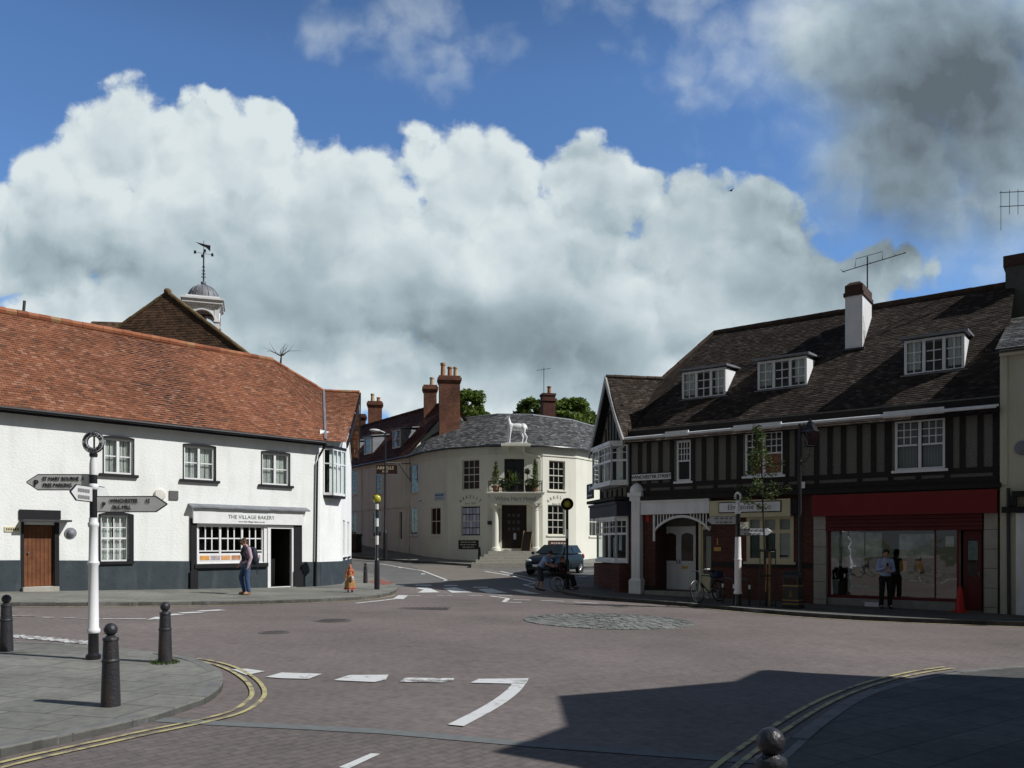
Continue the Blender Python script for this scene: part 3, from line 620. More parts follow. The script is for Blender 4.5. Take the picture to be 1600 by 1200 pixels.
for a, b in (((66,965),(83,965.5)), ((98,966),(118,966.5)), ((124,967),(158,967.5))): rough_quad(mb, a, b, .1, .1)
x = 20
while x < 140:
    w = random.uniform(4, 9); y = 992.5 + (x - 20) * .095; rough_quad(mb, (x, y), (x + w, y + .5), .22, .12); rough_quad(mb, (x + w * .6, y + 1), (x + w + 3, y + 5), .1, .1); x += w + random.uniform(3, 6)
struct(mb, 'faded_road_markings', mark_worn)
# lighter resurfaced patch by the hotel
mb = MB(); quadmark(mb, ((640,884),(700,883.5),(790,893),(800,902),(740,909),(690,905)), .006); struct(mb, 'road_patch', mat('buff_patch', (.19, .17, .145), (.15, .135, .115), 1.5, .95))
mb = MB(); quadmark(mb, ((572,913),(595,909),(617,915),(600,919)), PH + .006); struct(mb, 'tactile_paving', mat('red_tactile', (.25, .10, .085), (.19, .08, .07), 6, .9))

# mini roundabout: domed disc of individually laid setts
rc = gp(950, 970.5); mb = MB(); RR = 2.05
for k in range(14):
    r0, r1 = RR * k / 14, RR * (k + 1) / 14; n = max(1, int(2 * math.pi * (r0 + r1) / 2 / .165)); ph = random.random()
    for j in range(n):
        a0, a1 = (j + ph + .06) / n * 6.2832, (j + ph + .94) / n * 6.2832; q = []
        hz = lambda r: .015 + .10 * (1 - (r / RR) ** 2)
        dz = random.uniform(-.008, .008); ri, ro = max(r0 + .006, .01), r1 - .006
        for r, a in ((ri, a0), (ro, a0), (ro, a1), (ri, a1)):
            x, y = rc.x + r * math.cos(a), rc.y + r * math.sin(a); q.append(Vector((x, y, zg(x, y) + hz(r) + dz)))
        vs = q + [p - Vector((0, 0, .05)) for p in q]; mb.add(vs, [(0, 1, 2, 3)] + [((i + 1) % 4, i, i + 4, (i + 1) % 4 + 4) for i in range(4)])
one(mb, 'mini_roundabout', sett, 'low domed disc of grey granite setts in the middle of the junction', 'roundabout', at(rc))
def cover(px, py, r, label, kind):
    c = gp(px, py); mb = MB(); M = at(c)
    if kind == 'round':
        mb.lathe([(r, 0), (r, .012), (r - .05, .013), (r - .06, .006), (.01, .006)], 24, c)
        for k in range(-3, 4): mb.box(c.x - r * .7, c.x + r * .7, c.y + k * r * .22 - .02, c.y + k * r * .22 + .02, c.z + .004, c.z + .012)
    else:
        w, l = r
        for k in range(9): x = c.x - w + 2 * w * k / 8; mb.add([(x - .06 - .1, c.y - l, c.z + .012), (x + .04 - .1, c.y - l, c.z + .012), (x + .04 + .1, c.y + l, c.z + .012), (x - .06 + .1, c.y + l, c.z + .012)], [(0, 1, 2, 3)])
        mb.box(c.x - w - .14, c.x + w + .14, c.y - l - .06, c.y - l, c.z, c.z + .01); mb.box(c.x - w - .14, c.x + w + .14, c.y + l, c.y + l + .06, c.z, c.z + .01)
    one(mb, 'drain_cover', iron, label, 'drain cover', M, 'iron covers set in the road')
cover(519, 970, .42, 'round dark iron cover in the paved road facing the bakery', 'round')
cover(428, 988.5, .3, 'smallest round iron cover, nearest of the three in the paved road', 'round')
cover(660, 951, (.62, .32), 'long slotted drain grating in the road before the zebra crossing', 'grate')
# ------------------------------------------------------------------ white bakery building
L0 = P(0, 850, 23.0); L1 = P(500, 850, 30.8); FL = Fr((L0.x, L0.y), (L1.x, L1.y)); TL = FL.L
A = Vector((L1.x, L1.y, 0)); B = Vector((-6.90, 32.3, 0)); C = Vector((-7.55, 37.6, 0)); EZ = 5.86
bak = thing('white_bakery', 'long white roughcast building with red clay tiled roof and slate blue plinth', 'building', FL.M.copy())
F2 = Fr((A.x, A.y), (B.x, B.y)); F3 = Fr((B.x, B.y), (C.x, C.y))
wu = [FL.box(162, 685, 208, 741), FL.box(287, 697, 336, 750), FL.box(409, 708, 452, 758)]
wl = FL.box(157, 805, 201, 877)
gz0, gz1 = FL.gz(0, -.3) + PH, FL.gz(TL, -.3) + PH
door = FL.box(37, 820, 85, 917); door = (door[0], door[1], FL.gz(door[0]) + PH + .12, door[3])
shw = FL.box(309, 821, 412, 879); shd = FL.box(422, 826, 455, 919); shd = (shd[0], shd[1], FL.gz(shd[0]) + PH + .02, shd[3])
mb = MB(); T0 = -9.0
wall(mb, FL, T0, TL, -.8, EZ, [(*w, .5) for w in wu] + [(*wl, .6), (*door, .25, 1), (*shw, 2.2, 2), (*shd, 2.6, 1)], rev=.1, inn=1)
ow = F2.box(513, 706, 529, 771)
wall(mb, F2, 0, F2.L, -.8, EZ + .3, [(.3, 1.5, F2.z(520, 775), F2.z(520, 703), .5)])
sw = (.9, 1.9, 1.2, 2.75)
wall(mb, F3, 0, F3.L, -.8, EZ, [(*sw, .5), (3.1, 4.1, 1.2, 2.75, .5)])
mb.M = F3.M; mb.poly([(0, 0, EZ), (F3.L, 0, EZ), (F3.L / 2, 0, 8.2)])
mb.M = FL.M; mb.box(T0, TL - .3, 7.0, 7.1, -.8, EZ); mb.box(T0, T0 + .1, .1, 6.9, -.8, EZ); mb.M = Matrix()
part(mb, 'wall', [white_rough, dark_in, brown_in], bak)
# plinth band (painted render, proud of the wall)
mb = MB(FL.M); dz = lambda px: FL.z(px, 875 + px * 3 / 530)
def plinth(a, b):
    za, zb = CAMH - 25 / FPX * (FL.O.y + FL.u.y * a), CAMH - 28 / FPX * (FL.O.y + FL.u.y * b)
    za = 1.29 - (1.29 - 1.06) * max(a, -3) / TL; zb = 1.29 - (1.29 - 1.06) * b / TL
    mb.add([(a, -.03, -.8), (b, -.03, -.8), (b, -.03, zb), (a, -.03, za), (a, .0, za), (b, .0, zb), (b, 0, -.8), (a, 0, -.8)], [(0, 1, 2, 3), (3, 2, 5, 4), (1, 6, 5, 2), (0, 3, 4, 7)])
bx0, bx1 = FL.t(298), FL.t(470)
for a, b in ((T0, door[0] - .07), (door[1] + .12, wl[0] - .12), (wl[1] + .16, bx0), (bx1, TL)): mb = MB(FL.M); plinth(a, b); part(mb, 'plinth', dado, bak)
mb = MB(FL.M)
mb.add([(wl[0] - .12, -.03, -.8), (wl[1] + .16, -.03, -.8), (wl[1] + .16, -.03, wl[2] - .1), (wl[0] - .12, -.03, wl[2] - .1)], [(0, 1, 2, 3)]); part(mb, 'plinth', dado, bak); mb = MB(FL.M)
mb.add([(bx0, -.028, -.8), (shd[0] - .12, -.028, -.8), (shd[0] - .12, -.028, shw[2] - .1), (bx0, -.028, shw[2] - .1)], [(0, 1, 2, 3)]); part(mb, 'stall_riser', dado, bak)
for F in (F2, F3): mb = MB(F.M); mb.box(0, F.L, -.03, 0, -.8, 1.06); part(mb, 'plinth', dado, bak)
# first floor casements with black surrounds
def black_surround(w, arch=.05, side=(.022, .03), sill=True):
    t0, t1, z0, z1 = w; mb = MB(FL.M); mb.box(t0 - side[0], t0, -.03, .06, z0, z1); mb.box(t1, t1 + side[1], -.03, .06, z0, z1)
    n = 8; top = [(t0 - side[0] + (t1 - t0 + side[0] + side[1]) * i / n, z1 + .03 + arch * (1 - (2 * i / n - 1) ** 2)) for i in range(n + 1)]
    mb.prism([(t0 - side[0], z1), *top, (t1 + side[1], z1)], -.035, .06); mb.box(t0 - .14, t1 + .14, -.10, .05, z0 - .09, z0)
    part(mb, 'window_surround', black_paint, bak)
for w in wu: window(bak, FL, w, lights=2, nx=1, ny=2, cur=net, fw=.065, bar=.035, curgap=.05); black_surround(w)
window(bak, FL, wl, lights=1, nx=4, ny=4, style='sash', cur=net, fw=.05, bar=.03, curgap=.05); black_surround(wl, .08, (.05, .15))
# side door with lead hood and stone step
d = door; mb = MB(FL.M); mb.box(d[0] + .02, d[1] - .02, .10, .15, d[2], d[3] - .02)
n = 7
for i in range(n): a = d[0] + .03 + (d[1] - d[0] - .06) * i / n; mb.box(a, a + (d[1] - d[0] - .06) / n - .012, .085, .1, d[2] + .02, d[3] - .03)
dr_ = part(mb, 'door', wood_door, bak); mb = MB(FL.M); mb.lathe([(.035, 0), (.02, .03), (.03, .05), (.003, .06)], 10, (d[0] + .14, .085, d[2] + 1.0), 0, Matrix.Rotation(R(90), 3, 'X')); part(mb, 'handle', iron, dr_, True)
mb = MB(FL.M); mb.box(d[0] - .07, d[0], -.04, .1, d[2] - .15, d[3] + .07); mb.box(d[1], d[1] + .12, -.04, .1, d[2] - .15, d[3] + .07); mb.box(d[0] - .12, d[1] + .16, -.06, .02, d[3] + .17, d[3] + .44); part(mb, 'door_frame', black_paint, bak)
mb = MB(FL.M); mb.prism([(0, 0)], 0, 0) if 0 else None; mb.box(d[0] - .10, d[1] + .36, -.40, .02, d[3] + .09, d[3] + .15); part(mb, 'door_hood', lead_dark, bak)
mb = MB(FL.M); mb.box(d[0] - .07, d[1] + .07, -.22, .12, d[2] - .4, d[2] - .004); part(mb, 'doorstep', stone, bak)
# oval house plaque, name tile, small vent, round alarm
def fmark(name, lab, px, py, m, prof=None, rect=None, th=.05):
    t, z = FL.t(px), FL.z(px, py); mb = MB(FL.M)
    if rect: mb.box(t - rect[0], t + rect[0], -th, 0, z - rect[1], z + rect[1])
    else: mb.lathe(prof, 20, (t, 0, z), 0, Matrix.Rotation(R(90), 3, 'X') @ Matrix.Diagonal((1, .8, 1)).to_3x3() if 0 else Matrix.Rotation(R(90), 3, 'X'))
    return part(mb, name, m, bak, True, lab)
fmark('lamp', None, 110, 833, lead, [(.17, 0), (.17, .03), (.12, .04), (.10, .09), (.06, .13), (.003, .14)])
fmark('vent_grille', None, 271, 774, mat('grey_vent', (.13, .13, .13), (.1, .1, .1), 20, .8), rect=(.15, .15), th=.04)
fmark('alarm_box', None, 249, 773, mat('alarm_cream', (.7, .68, .62), None, 4, .6), [(.19, 0), (.19, .05), (.16, .09), (.003, .1)])
t, z = FL.t(19), FL.z(19, 827); mb = MB(FL.M); mb.box(t - .2, t + .2, -.03, 0, z - .07, z + .07)
hs = one(mb, 'house_name_sign', mat('cream_tile', (.66, .62, .42), None, 4, .5), 'small cream name tile on the white wall left of the oak door', 'sign', FL.M.copy())
for k in range(5): mb2 = MB(FL.M)
mb = MB(FL.M)
for k in range(6): mb.box(t - .16 + k * .056, t - .16 + k * .056 + .03, -.036, -.03, z - .03, z + .03)
part(mb, 'lettering', brown_in, hs)
# bakery shopfront
s = shw; mb = MB(FL.M)
gzz = min(gz0, gz1) - .2
mb.box(bx0 - .02, s[0] - .07, -.09, .02, gzz, FL.z(302, 812)); mb.box(shd[1] + .09, bx1, -.09, .02, gzz, FL.z(302, 812))
mb.box(bx0 - .06, s[0] - .04, -.12, -.091, gzz, FL.gz(s[0]) + PH + .62); mb.box(shd[1] + .06, bx1 + .04, -.12, -.091, gzz, FL.gz(shd[1]) + PH + .62)
mb.box(bx0 - .02, bx1, -.09, .02, s[3] + .07, s[3] + .22); mb.box(s[0] - .15, shd[0] - .14, -.13, .02, s[2] - .17, s[2] - .03)
part(mb, 'shopfront_frame', black_paint, bak)
shelf_z = .30
w = window(bak, FL, s, lights=3, nx=3, ny=1, m=white_paint, fw=.06, bar=.04, rec=.05, rows=[(.30, 1.0, 3, 2), (.0, .0, 1, 1)], gl=glass, name='shop_window')
mb = MB(FL.M); zr = s[2] + (s[3] - s[2]) * .30; mb.box(s[0] + .06, s[1] - .06, .034, .07, zr, zr + .04); mb.box(s[0] + .06, s[1] - .06, .036, .071, zr - .10, zr - .06); mb.box(s[1], shd[0] - .0, -.02, .03, s[2] - .03, s[3] + .06); part(mb, 'glazing_bar', white_paint, w)
mb = MB(FL.M); mb.box(s[0] + .06, s[1] - .06, .03, .05, s[2] + .05, zr - .10); part(mb, 'poster_board', white_paint, w)
cols = [((.75, .45, .12), (.55, .22, .06)), ((.55, .5, .52), (.25, .2, .22)), ((.72, .45, .22), (.6, .26, .08)), ((.62, .36, .2), (.3, .13, .06)), ((.6, .4, .2), (.35, .16, .08)), ((.5, .42, .42), (.3, .2, .22))]
pw = (s[1] - s[0] - .16) / 6
for i, (c1, c2) in enumerate(cols):
    mb = MB(FL.M); a = s[0] + .09 + i * pw; mb.box(a, a + pw - .05, .022, .03, s[2] + .10, zr - .14); part(mb, 'poster', mat('food_photo_%s' % 'abcdef'[i], c1, c2, 6, .5), w)
b_ = shd; mb = MB(FL.M); mb.box(b_[0] - .12, b_[0], -.05, .1, b_[2] - .02, b_[3] + .1); mb.box(b_[1], b_[1] + .09, -.05, .1, b_[2] - .02, b_[3] + .1); mb.box(b_[0], b_[1], -.05, .1, b_[3], b_[3] + .1); part(mb, 'shop_door_frame', white_paint, bak)
mb = MB(FL.M); mb.box(b_[0] + .2, b_[1] - .12, .95, 1.0, b_[2], b_[2] + 1.02); part(mb, 'counter_panel', mat('grey_counter', (.30, .30, .29), None, 3, .6), bak)
mb = MB(FL.M); mb.box(b_[0] - .1, b_[1] + .1, -.2, .1, b_[2] - .3, b_[2] - .022); part(mb, 'doorstep', concrete, bak)
# canopy shelf over the fascia and the sign
fz0, fz1 = FL.z(388, 820) , FL.z(388, 796); mb = MB(FL.M)
n = 14; a, b = FL.t(296) - .05, FL.t(475) + .1
for i in range(n):
    x0, x1 = a + (b - a) * i / n, a + (b - a) * (i + 1) / n; j = random.uniform(-.012, .012)
    mb.add([(x0, -.27, fz1 + .03 + j), (x1, -.27, fz1 + .03 + j), (x1, 0, fz1 + .14), (x0, 0, fz1 + .14), (x0, -.27, fz1 - .02 + j), (x1, -.27, fz1 - .02 + j), (x1, 0, fz1 + .03), (x0, 0, fz1 + .03)], [(0, 1, 2, 3), (4, 5, 1, 0), (7, 6, 5, 4), (0, 3, 7, 4), (1, 5, 6, 2)])
part(mb, 'shop_canopy', lead, bak)
mb = MB(FL.M); mb.box(bx0 + .02, bx1 + .02, -.16, .0, fz0 + .02, fz1 - .02)
sg = one(mb, 'shop_sign', white_paint, 'long white fascia board lettered THE VILLAGE BAKERY in dark green', 'sign', FL.M.copy())
green_ink = mat('dark_green_ink', (.03, .07, .04), None, 4, .6); ink = mat('black_ink', (.015, .015, .018), None, 4, .6)
tx = FL.t(390); text('THE VILLAGE BAKERY', .185, FL.M @ Matrix.Translation((tx, -.163, FL.z(390, 807) - .04)), 'lettering', green_ink, sg, .003)
text('www.the-village-bakery.co.uk', .085, FL.M @ Matrix.Translation((tx, -.163, FL.z(390, 814) - .035)), 'web_address', ink, sg, .003)
# oriel in the angled corner
z0, z1 = F2.z(520, 775), F2.z(520, 703); mb = MB(F2.M); mb.extr([(.22, 0), (.42, -.32), (1.38, -.32), (1.58, 0)], z0 - .1, z0 - .0); mb.extr([(.18, 0), (.40, -.36), (1.40, -.36), (1.62, 0)], z1, z1 + .09)
part(mb, 'oriel_trim', black_paint, bak)
mb = MB(F2.M); pts = [(.24, -.01), (.44, -.30), (1.36, -.30), (1.56, -.01)]
for i in range(3):
    (xa, ya), (xb, yb) = pts[i], pts[i + 1]; k = 3 if i == 1 else 1
    for j in range(k + 1):
        q = j / k; x, y = xa + (xb - xa) * q, ya + (yb - ya) * q; mb.box(x - .032, x + .032, y - .03, y + .03, z0, z1)
    for zz, h in ((z0, .1), (z0 + (z1 - z0) * .66, .05), (z1 - .07, .07)):
        d = Vector((xb - xa, yb - ya, 0)).normalized(); nn = Vector((d.y, -d.x, 0)) * .022
        p = [Vector((xa, ya, zz)), Vector((xb, yb, zz))]; mb.add([p[0] - nn, p[0] + nn, p[1] + nn, p[1] - nn] + [v + Vector((0, 0, h)) for v in (p[0] - nn, p[0] + nn, p[1] + nn, p[1] - nn)], [(0,1,2,3),(4,7,6,5),(1,5,6,2),(0,4,5,1),(2,6,7,3),(0,3,7,4)])
ori = part(mb, 'oriel_window', white_paint, bak)
mb = MB(F2.M)
for (xa, ya), (xb, yb) in zip(pts, pts[1:]): mb.add([(xa, ya, z0), (xb, yb, z0), (xb, yb, z1), (xa, ya, z1)], [(0, 1, 2, 3)])
part(mb, 'pane', glass, ori)
part(curtain(F2, .45, 1.35, z0 + .05, z1 - .05, -.15, 6), 'curtain', net, ori)
for b in (sw, (3.1, 4.1, 1.2, 2.75)): window(bak, F3, b, lights=1, nx=2, ny=2, style='sash', cur=net, sill=black_paint)
# roof
RL_w = 3.48; RZ = 9.36
ov = .28
e = lambda t, w, z: FL.w(t, w, z)
E0, E1 = e(T0, -ov, EZ - ov + .12), e(TL + .05, -ov, EZ - ov + .12); R1, R0 = e(10.7, RL_w, RZ), e(T0, RL_w, RZ)
gap_ = Vector((-6.58, 34.6, 8.30)); gback = Vector((-8.1, 34.37, 8.32)); Bf = Vector((-6.62, 31.95, EZ - .05)); Cf = Vector((-7.25, 37.75, EZ - .05))
mb = MB(); tiles(mb, E0, E1, R1, R0, .115, .175, sag=.09)
tiles(mb, E1, E1 + Vector((.02, .02, 0)), gback, R1, .115, .175)
tiles(mb, E1, Bf, gap_, gback, .115, .175)
tiles(mb, Cf, Cf + Vector((-1.5, .1, 0)), gback, gap_, .3, .4)
K0, K1 = e(T0, 2 * RL_w + ov, EZ - .3), e(10.0, 2 * RL_w + ov, EZ - .3)
tiles(mb, K1, K0, R0, R1, .3, .4); tiles(mb, Cf + Vector((-1.5, .1, 0)), K1, R1, gback, .3, .4)
rf = part(mb, 'roof', clay, bak)
mb = MB(); und = Vector((0, 0, -.06))
for q in ((E0, E1, R1, R0), (E1, gback, R1), (K1, K0, R0, R1)): mb.poly([p + und for p in q])
mb.slabq([E0, E1, e(TL, .02, EZ - .19), e(T0, .02, EZ - .19)], .02); part(mb, 'roof_underlay', black_paint, rf)
mb = MB(); ridge(mb, R0, R1, .12); ridge(mb, R1, gback, .09); ridge(mb, gback, gap_, .09); part(mb, 'ridge_tiles', tilemat('ridge_clay', [(.22, .08, .045), (.32, .12, .06), (.36, .15, .08), (.30, .2, .1)], (.2, .16, .09), .8), rf, True)
mb = MB(); mb.tube([e(T0, -.36, EZ - .22), e(TL, -.36, EZ - .25)], .06, 8); mb.M = FL.M; mb.box(T0, TL + .1, -.30, -.26, EZ - .36, EZ - .17); mb.M = Matrix(); part(mb, 'gutter', black_paint, bak, True)
mb = MB(); tp = FL.t(499); tb = FL.t(491)
mb.tube([e(TL + .05, -.34, EZ - .27), e(TL - .12, -.12, EZ - .75), e(tp - .15, -.09, EZ - 1.0), e(tb + .0, -.09, .0)], .042, 8); part(mb, 'downpipe', black_paint, bak, True)
mb = MB(); d_ = (E1 - gback); mb.tube([E1 + Vector((0, 0, .05)), gback + Vector((0, 0, .03))], .06, 6); part(mb, 'valley_lead', lead, rf, True)
# bargeboards and gable boarding on the side street gable
mb = MB()
for a, b in ((Bf, gap_), (Cf, gap_)):
    a, b = Vector(a), Vector(b); dn = Vector((0, 0, -.24)); o_ = Vector((.05, 0, 0)); pr = [a.lerp(b, q) + Vector((0, 0, -.18 * math.sin(q * 3.14159))) for q in [i / 6 for i in range(7)]]
    for p, q in zip(pr, pr[1:]): mb.add([p, q, q + dn, p + dn, p + o_, q + o_, q + dn + o_, p + dn + o_], [(0,1,2,3),(7,6,5,4),(0,4,5,1),(3,2,6,7)])
part(mb, 'bargeboard', black_paint, bak)
mb = MB(); mb.M = at(e(FL.t(92), RL_w, RZ)); mb.tube([(0, 0, -.1), (.05, 0, .45)], .045, 8); part(mb, 'flue_pipe', lead_dark, bak, True)

# ------------------------------------------------------------------ town hall with bell turret, behind
pk = P(262, 457, 46.0); th = thing('town_hall', 'tall brown hipped tiled roof rising behind the white bakery', 'building', at((pk.x, pk.y, 0)))
ez = 10.6; cr_ = P(440, 590, 43.2); cl_ = P(52, 590, 45.2); rr_ = Vector((cr_.x, cr_.y, ez)); ll_ = Vector((cl_.x, cl_.y, ez)); back = Vector((-.25, .97, 0)) * 13
mb = MB(); tiles(mb, ll_, rr_, pk + Vector((.05, 0, 0)), pk, .16, .22); tiles(mb, rr_, rr_ + back * 1.1, pk + back * .8, pk, .2, .3); tiles(mb, ll_ + back * 1.1, ll_, pk, pk + back * .8, .2, .3)
tr = part(mb, 'roof', browntile, th)
mb = MB()
for q in ((ll_, rr_, pk), (rr_, rr_ + back * 1.1, pk + back * .8, pk), (ll_ + back * 1.1, ll_, pk, pk + back * .8)): mb.poly([p + und for p in q])
part(mb, 'roof_underlay', dark_in, tr)
mb = MB(); ridge(mb, ll_, pk, .12, .3); ridge(mb, rr_, pk, .12, .3); ridge(mb, pk, pk + back * .8, .12, .3); mb.ell(pk + Vector((0, 0, .05)), (.22, .22, .2), 10); part(mb, 'ridge_tiles', tilemat('ridge_brown', [(.1, .07, .04), (.2, .14, .07), (.14, .09, .05)], None), tr, True)
mb = MB(); i_ = .4; c4 = [ll_ + Vector((i_, i_, 0)), rr_ + Vector((-i_, i_, 0)), rr_ + back * 1.05 + Vector((-i_, 0, 0)), ll_ + back * 1.05 + Vector((i_, 0, 0))]
for a, b in zip(c4, c4[1:] + c4[:1]): mb.poly([(a.x, a.y, -.5), (b.x, b.y, -.5), (b.x, b.y, ez), (a.x, a.y, ez)])
part(mb, 'wall', brick, th)
a, b = P(144, 502, 53), P(215, 506, 53); mb = MB(); bk = Vector((-.2, .95, 0)) * 3
tiles(mb, a + Vector((-.0, -3, -2.4)), b + Vector((2, -3, -2.4)), b + Vector((2, 0, 0)), a, .2, .25); mb.slabq([a, b + Vector((2, 0, 0)), b + Vector((2, 3, -2.4)), a + Vector((0, 3, -2.4))], .1)
mb.box(a.x, b.x + 2, a.y - 2.6, a.y + 2.6, 0, a.z - 2.3); part(mb, 'rear_roof', browntile, th)
# turret
tc_ = P(318, 480, 51.0); tx0, ty0 = tc_.x, tc_.y; zc = lambda py: CAMH - (py - HOR) / FPX * ty0; S_ = ty0 / FPX
TM = Matrix.Translation((tx0, ty0, 0)) @ Matrix.Rotation(R(18), 4, 'Z'); hw = 24 * S_
mb = MB(TM); zc0 = zc; zc = lambda py: CAMH - (py - HOR) / FPX * (ty0 - 1.15)
zb, za, zt = zc(535), zc(482), zc(475)
for sx in (-1, 1):
    for sy in (-1, 1): mb.box(min(sx * hw, sx * (hw - .28)), max(sx * hw, sx * (hw - .28)), min(sy * hw, sy * (hw - .28)), max(sy * hw, sy * (hw - .28)), zb - 2.5, zt)
ri = hw - .28; zs = za - ri * .95
for k in range(4):
    mb.M = TM @ Matrix.Rotation(R(90 * k), 4, 'Z'); n = 12; top = [(ri * math.cos(math.pi * i / n), zs + ri * .95 * math.sin(math.pi * i / n)) for i in range(n + 1)]
    for (xa, z_a), (xb, z_b) in zip(top, top[1:]): mb.add([(xa, -hw + .03, z_a), (xb, -hw + .03, z_b), (xb, -hw + .03, zt), (xa, -hw + .03, zt), (xa, -hw + .25, z_a), (xb, -hw + .25, z_b), (xb, -hw + .25, zt), (xa, -hw + .25, zt)], [(0, 1, 2, 3), (4, 7, 6, 5), (0, 4, 5, 1)])
    for (xa, z_a), (xb, z_b) in zip(top, top[1:]):
        f = 1.13; mb.add([(xa, -hw - .03, z_a), (xb, -hw - .03, z_b), (xb * f, -hw - .03, zs + (z_b - zs) * f), (xa * f, -hw - .03, zs + (z_a - zs) * f), (xa, -hw + .03, z_a), (xb, -hw + .03, z_b), (xb * f, -hw + .03, zs + (z_b - zs) * f), (xa * f, -hw + .03, zs + (z_a - zs) * f)], [(0, 1, 2, 3), (0, 4, 5, 1), (3, 2, 6, 7)])
    mb.box(-hw - .04, -hw + .32, -hw - .05, -hw, zs - .06, zs + .04); mb.box(hw - .32, hw + .04, -hw - .05, -hw, zs - .06, zs + .04)
mb.M = TM
mb.box(-hw - .1, hw + .1, -hw - .1, hw + .1, zt, zt + .1); mb.box(-hw - .2, hw + .2, -hw - .2, hw + .2, zt + .1, zc(467)); mb.box(-hw - .3, hw + .3, -hw - .3, hw + .3, zc(467), zc(464)); mb.box(-hw - .02, hw + .02, -hw - .02, hw + .02, zc(464), zc(460)); mb.box(-hw, hw, -hw, hw, zb - 2.6, zb - 2.0)
tu = part(mb, 'bell_turret', white_paint, th)
mb = MB(TM); r = hw * .98; prof = [(r * math.cos(t), zc0(468) + (zc0(446) - zc0(468)) * math.sin(t)) for t in [math.pi / 2 * i / 8 for i in range(8)]] + [(.12, zc0(445)), (.16, zc0(444)), (.16, zc0(441)), (.08, zc0(440))]
mb.lathe(prof, 24)
for k in range(16):
    a = 6.2832 * k / 16; mb.tube([(p[0] * math.cos(a), p[0] * math.sin(a), p[1]) for p in prof[:8]], .028, 5)
part(mb, 'lead_dome', lead, tu, True)
zc = zc0; mb = MB(TM); mb.tube([(0, 0, zc(442)), (.01, 0, zc(394))], .045, 8); mb.tube([(.01, 0, zc(394)), (.015, 0, zc(376))], .02, 6)
for k, y in enumerate((433, 428, 423, 417)): mb.torus((0, 0, zc(y)), .13 - .015 * k, .015, (0, 0, 1), 12, 5)
z = zc(396); mb.tube([(-.5, -.1, z), (.52, .1, z)], .013, 5); mb.tube([(.1, -.5, z), (-.1, .5, z)], .013, 5)
for x, y in ((-.5, -.1), (.52, .1), (.1, -.5), (-.1, .5)): mb.box(x - .07, x + .07, y - .012, y + .012, z - .1, z + .1)
zv = zc(385); mb.prism([(-.45, zv + .22), (-.1, zv + .17), (.1, zv + .13), (.42, zv + .1), (.4, zv - .28), (.15, zv - .05), (-.1, zv + .03)], -.02, .02)
part(mb, 'weathervane', gloss_black, tu)
mb = MB(TM); zbell = za - .1; mb.lathe([(.36, zbell - .78), (.33, zbell - .7), (.22, zbell - .45), (.18, zbell - .2), (.08, zbell - .1), (.03, zbell)], 16); mb.tube([(-hw, 0, zbell + .02), (hw, 0, zbell + .02)], .05, 6); part(mb, 'bell', mat('dark_bronze', (.03, .024, .018), None, 6, .5, metal=.6), tu, True)
# ------------------------------------------------------------------ timber framed building on the right
C0 = P(985, 850, 29.4); C1 = P(1560, 850, 22.5); FR = Fr((C0.x, C0.y), (C1.x, C1.y)); TR = FR.t(1562); RE = 5.68
D0 = P(939, 850, 33.0); FG = Fr((D0.x, D0.y), (C0.x, C0.y))           # gable wall, left to right
tfb = thing('timber_framed_building', 'black and white timber framed building with dark tiled roof and three dormers', 'building', FR.M.copy())
ZJ = 3.47; GO = .12
w1 = FR.box(1057, 688, 1080, 752); w2 = FR.box(1164, 674, 1224, 743); w3 = FR.box(1398, 655, 1477, 734)
mb = MB()
wall(mb, FR, 0, TR, ZJ, RE + .25, [(*w1, .8, 2), (*w2, .9, 2), (*w3, .7, 1)], rev=.08)
mb.M = FR.M; mb.box(0, TR, 8.9, 9.0, -1, RE); mb.M = Matrix()
wall(mb, FG, 0, FG.L, ZJ - .2, RE, [(.5, FG.L - .5, FG.z(966, 762), FG.z(966, 697), .7, 1)], rev=.05)
mb.M = FG.M; mb.poly([(-.25, 0, RE - .2), (FG.L + .2, 0, RE - .2), (FG.L / 2, 0, 8.15)]); mb.M = Matrix()
part(mb, 'upper_wall', [pebble, dark_in, red_in], tfb)
# timber frame
mb = MB(FR.M); zj = lambda px, py: FR.z(px, py)
def beam(t0, t1, z0, z1, p=.035): mb.box(t0, t1, -p, .02, z0, z1)
zmid = FR.z(1100, 752); zmid = (FR.z(1040, 757) + FR.z(1500, 737)) / 2
beam(-.02, TR, RE - .14, RE + .2, .037); beam(0, TR, ZJ, ZJ + .20, .06)
segs = [(0, w1[0] - .1), (w1[1] + .1, w2[0] - .1), (w2[1] + .1, w3[0] - .1), (w3[1] + .1, TR)]
beam(0, TR, zmid - .08, zmid + .08, .039)
for px in (1000, 1014, 1032, 1050, 1083, 1100, 1119, 1138, 1156, 1228, 1247, 1276, 1297, 1318, 1343, 1365, 1388, 1483, 1504, 1532, 1556):
    t = FR.t(px); w_ = .075 if px not in (1156, 1228, 1388, 1483, 1247) else .10; beam(t - w_, t + w_, zmid + .08, RE - .14)
for px in (1013, 1050, 1085, 1118, 1156, 1228, 1276, 1343, 1392, 1435, 1480, 1556):
    t = FR.t(px); beam(t - .07, t + .07, ZJ + .20, zmid - .08, .033)
mb.M = FG.M
for x in (.03, FG.L - .03): mb.box(x - .08, x + .08, -.04, .02, ZJ - .2, RE)
mb.box(0, FG.L, -.043, .02, RE - .16, RE + .06); mb.box(0, FG.L, -.05, .02, ZJ - .2, ZJ)
for k in range(9):
    x = .35 + (FG.L - .7) * k / 8; zt = 8.1 - (8.1 - RE) * abs(x - FG.L / 2) / (FG.L / 2) - .25
    if zt > RE + .1: mb.box(x - .06, x + .06, -.037, .02, RE + .06, zt)
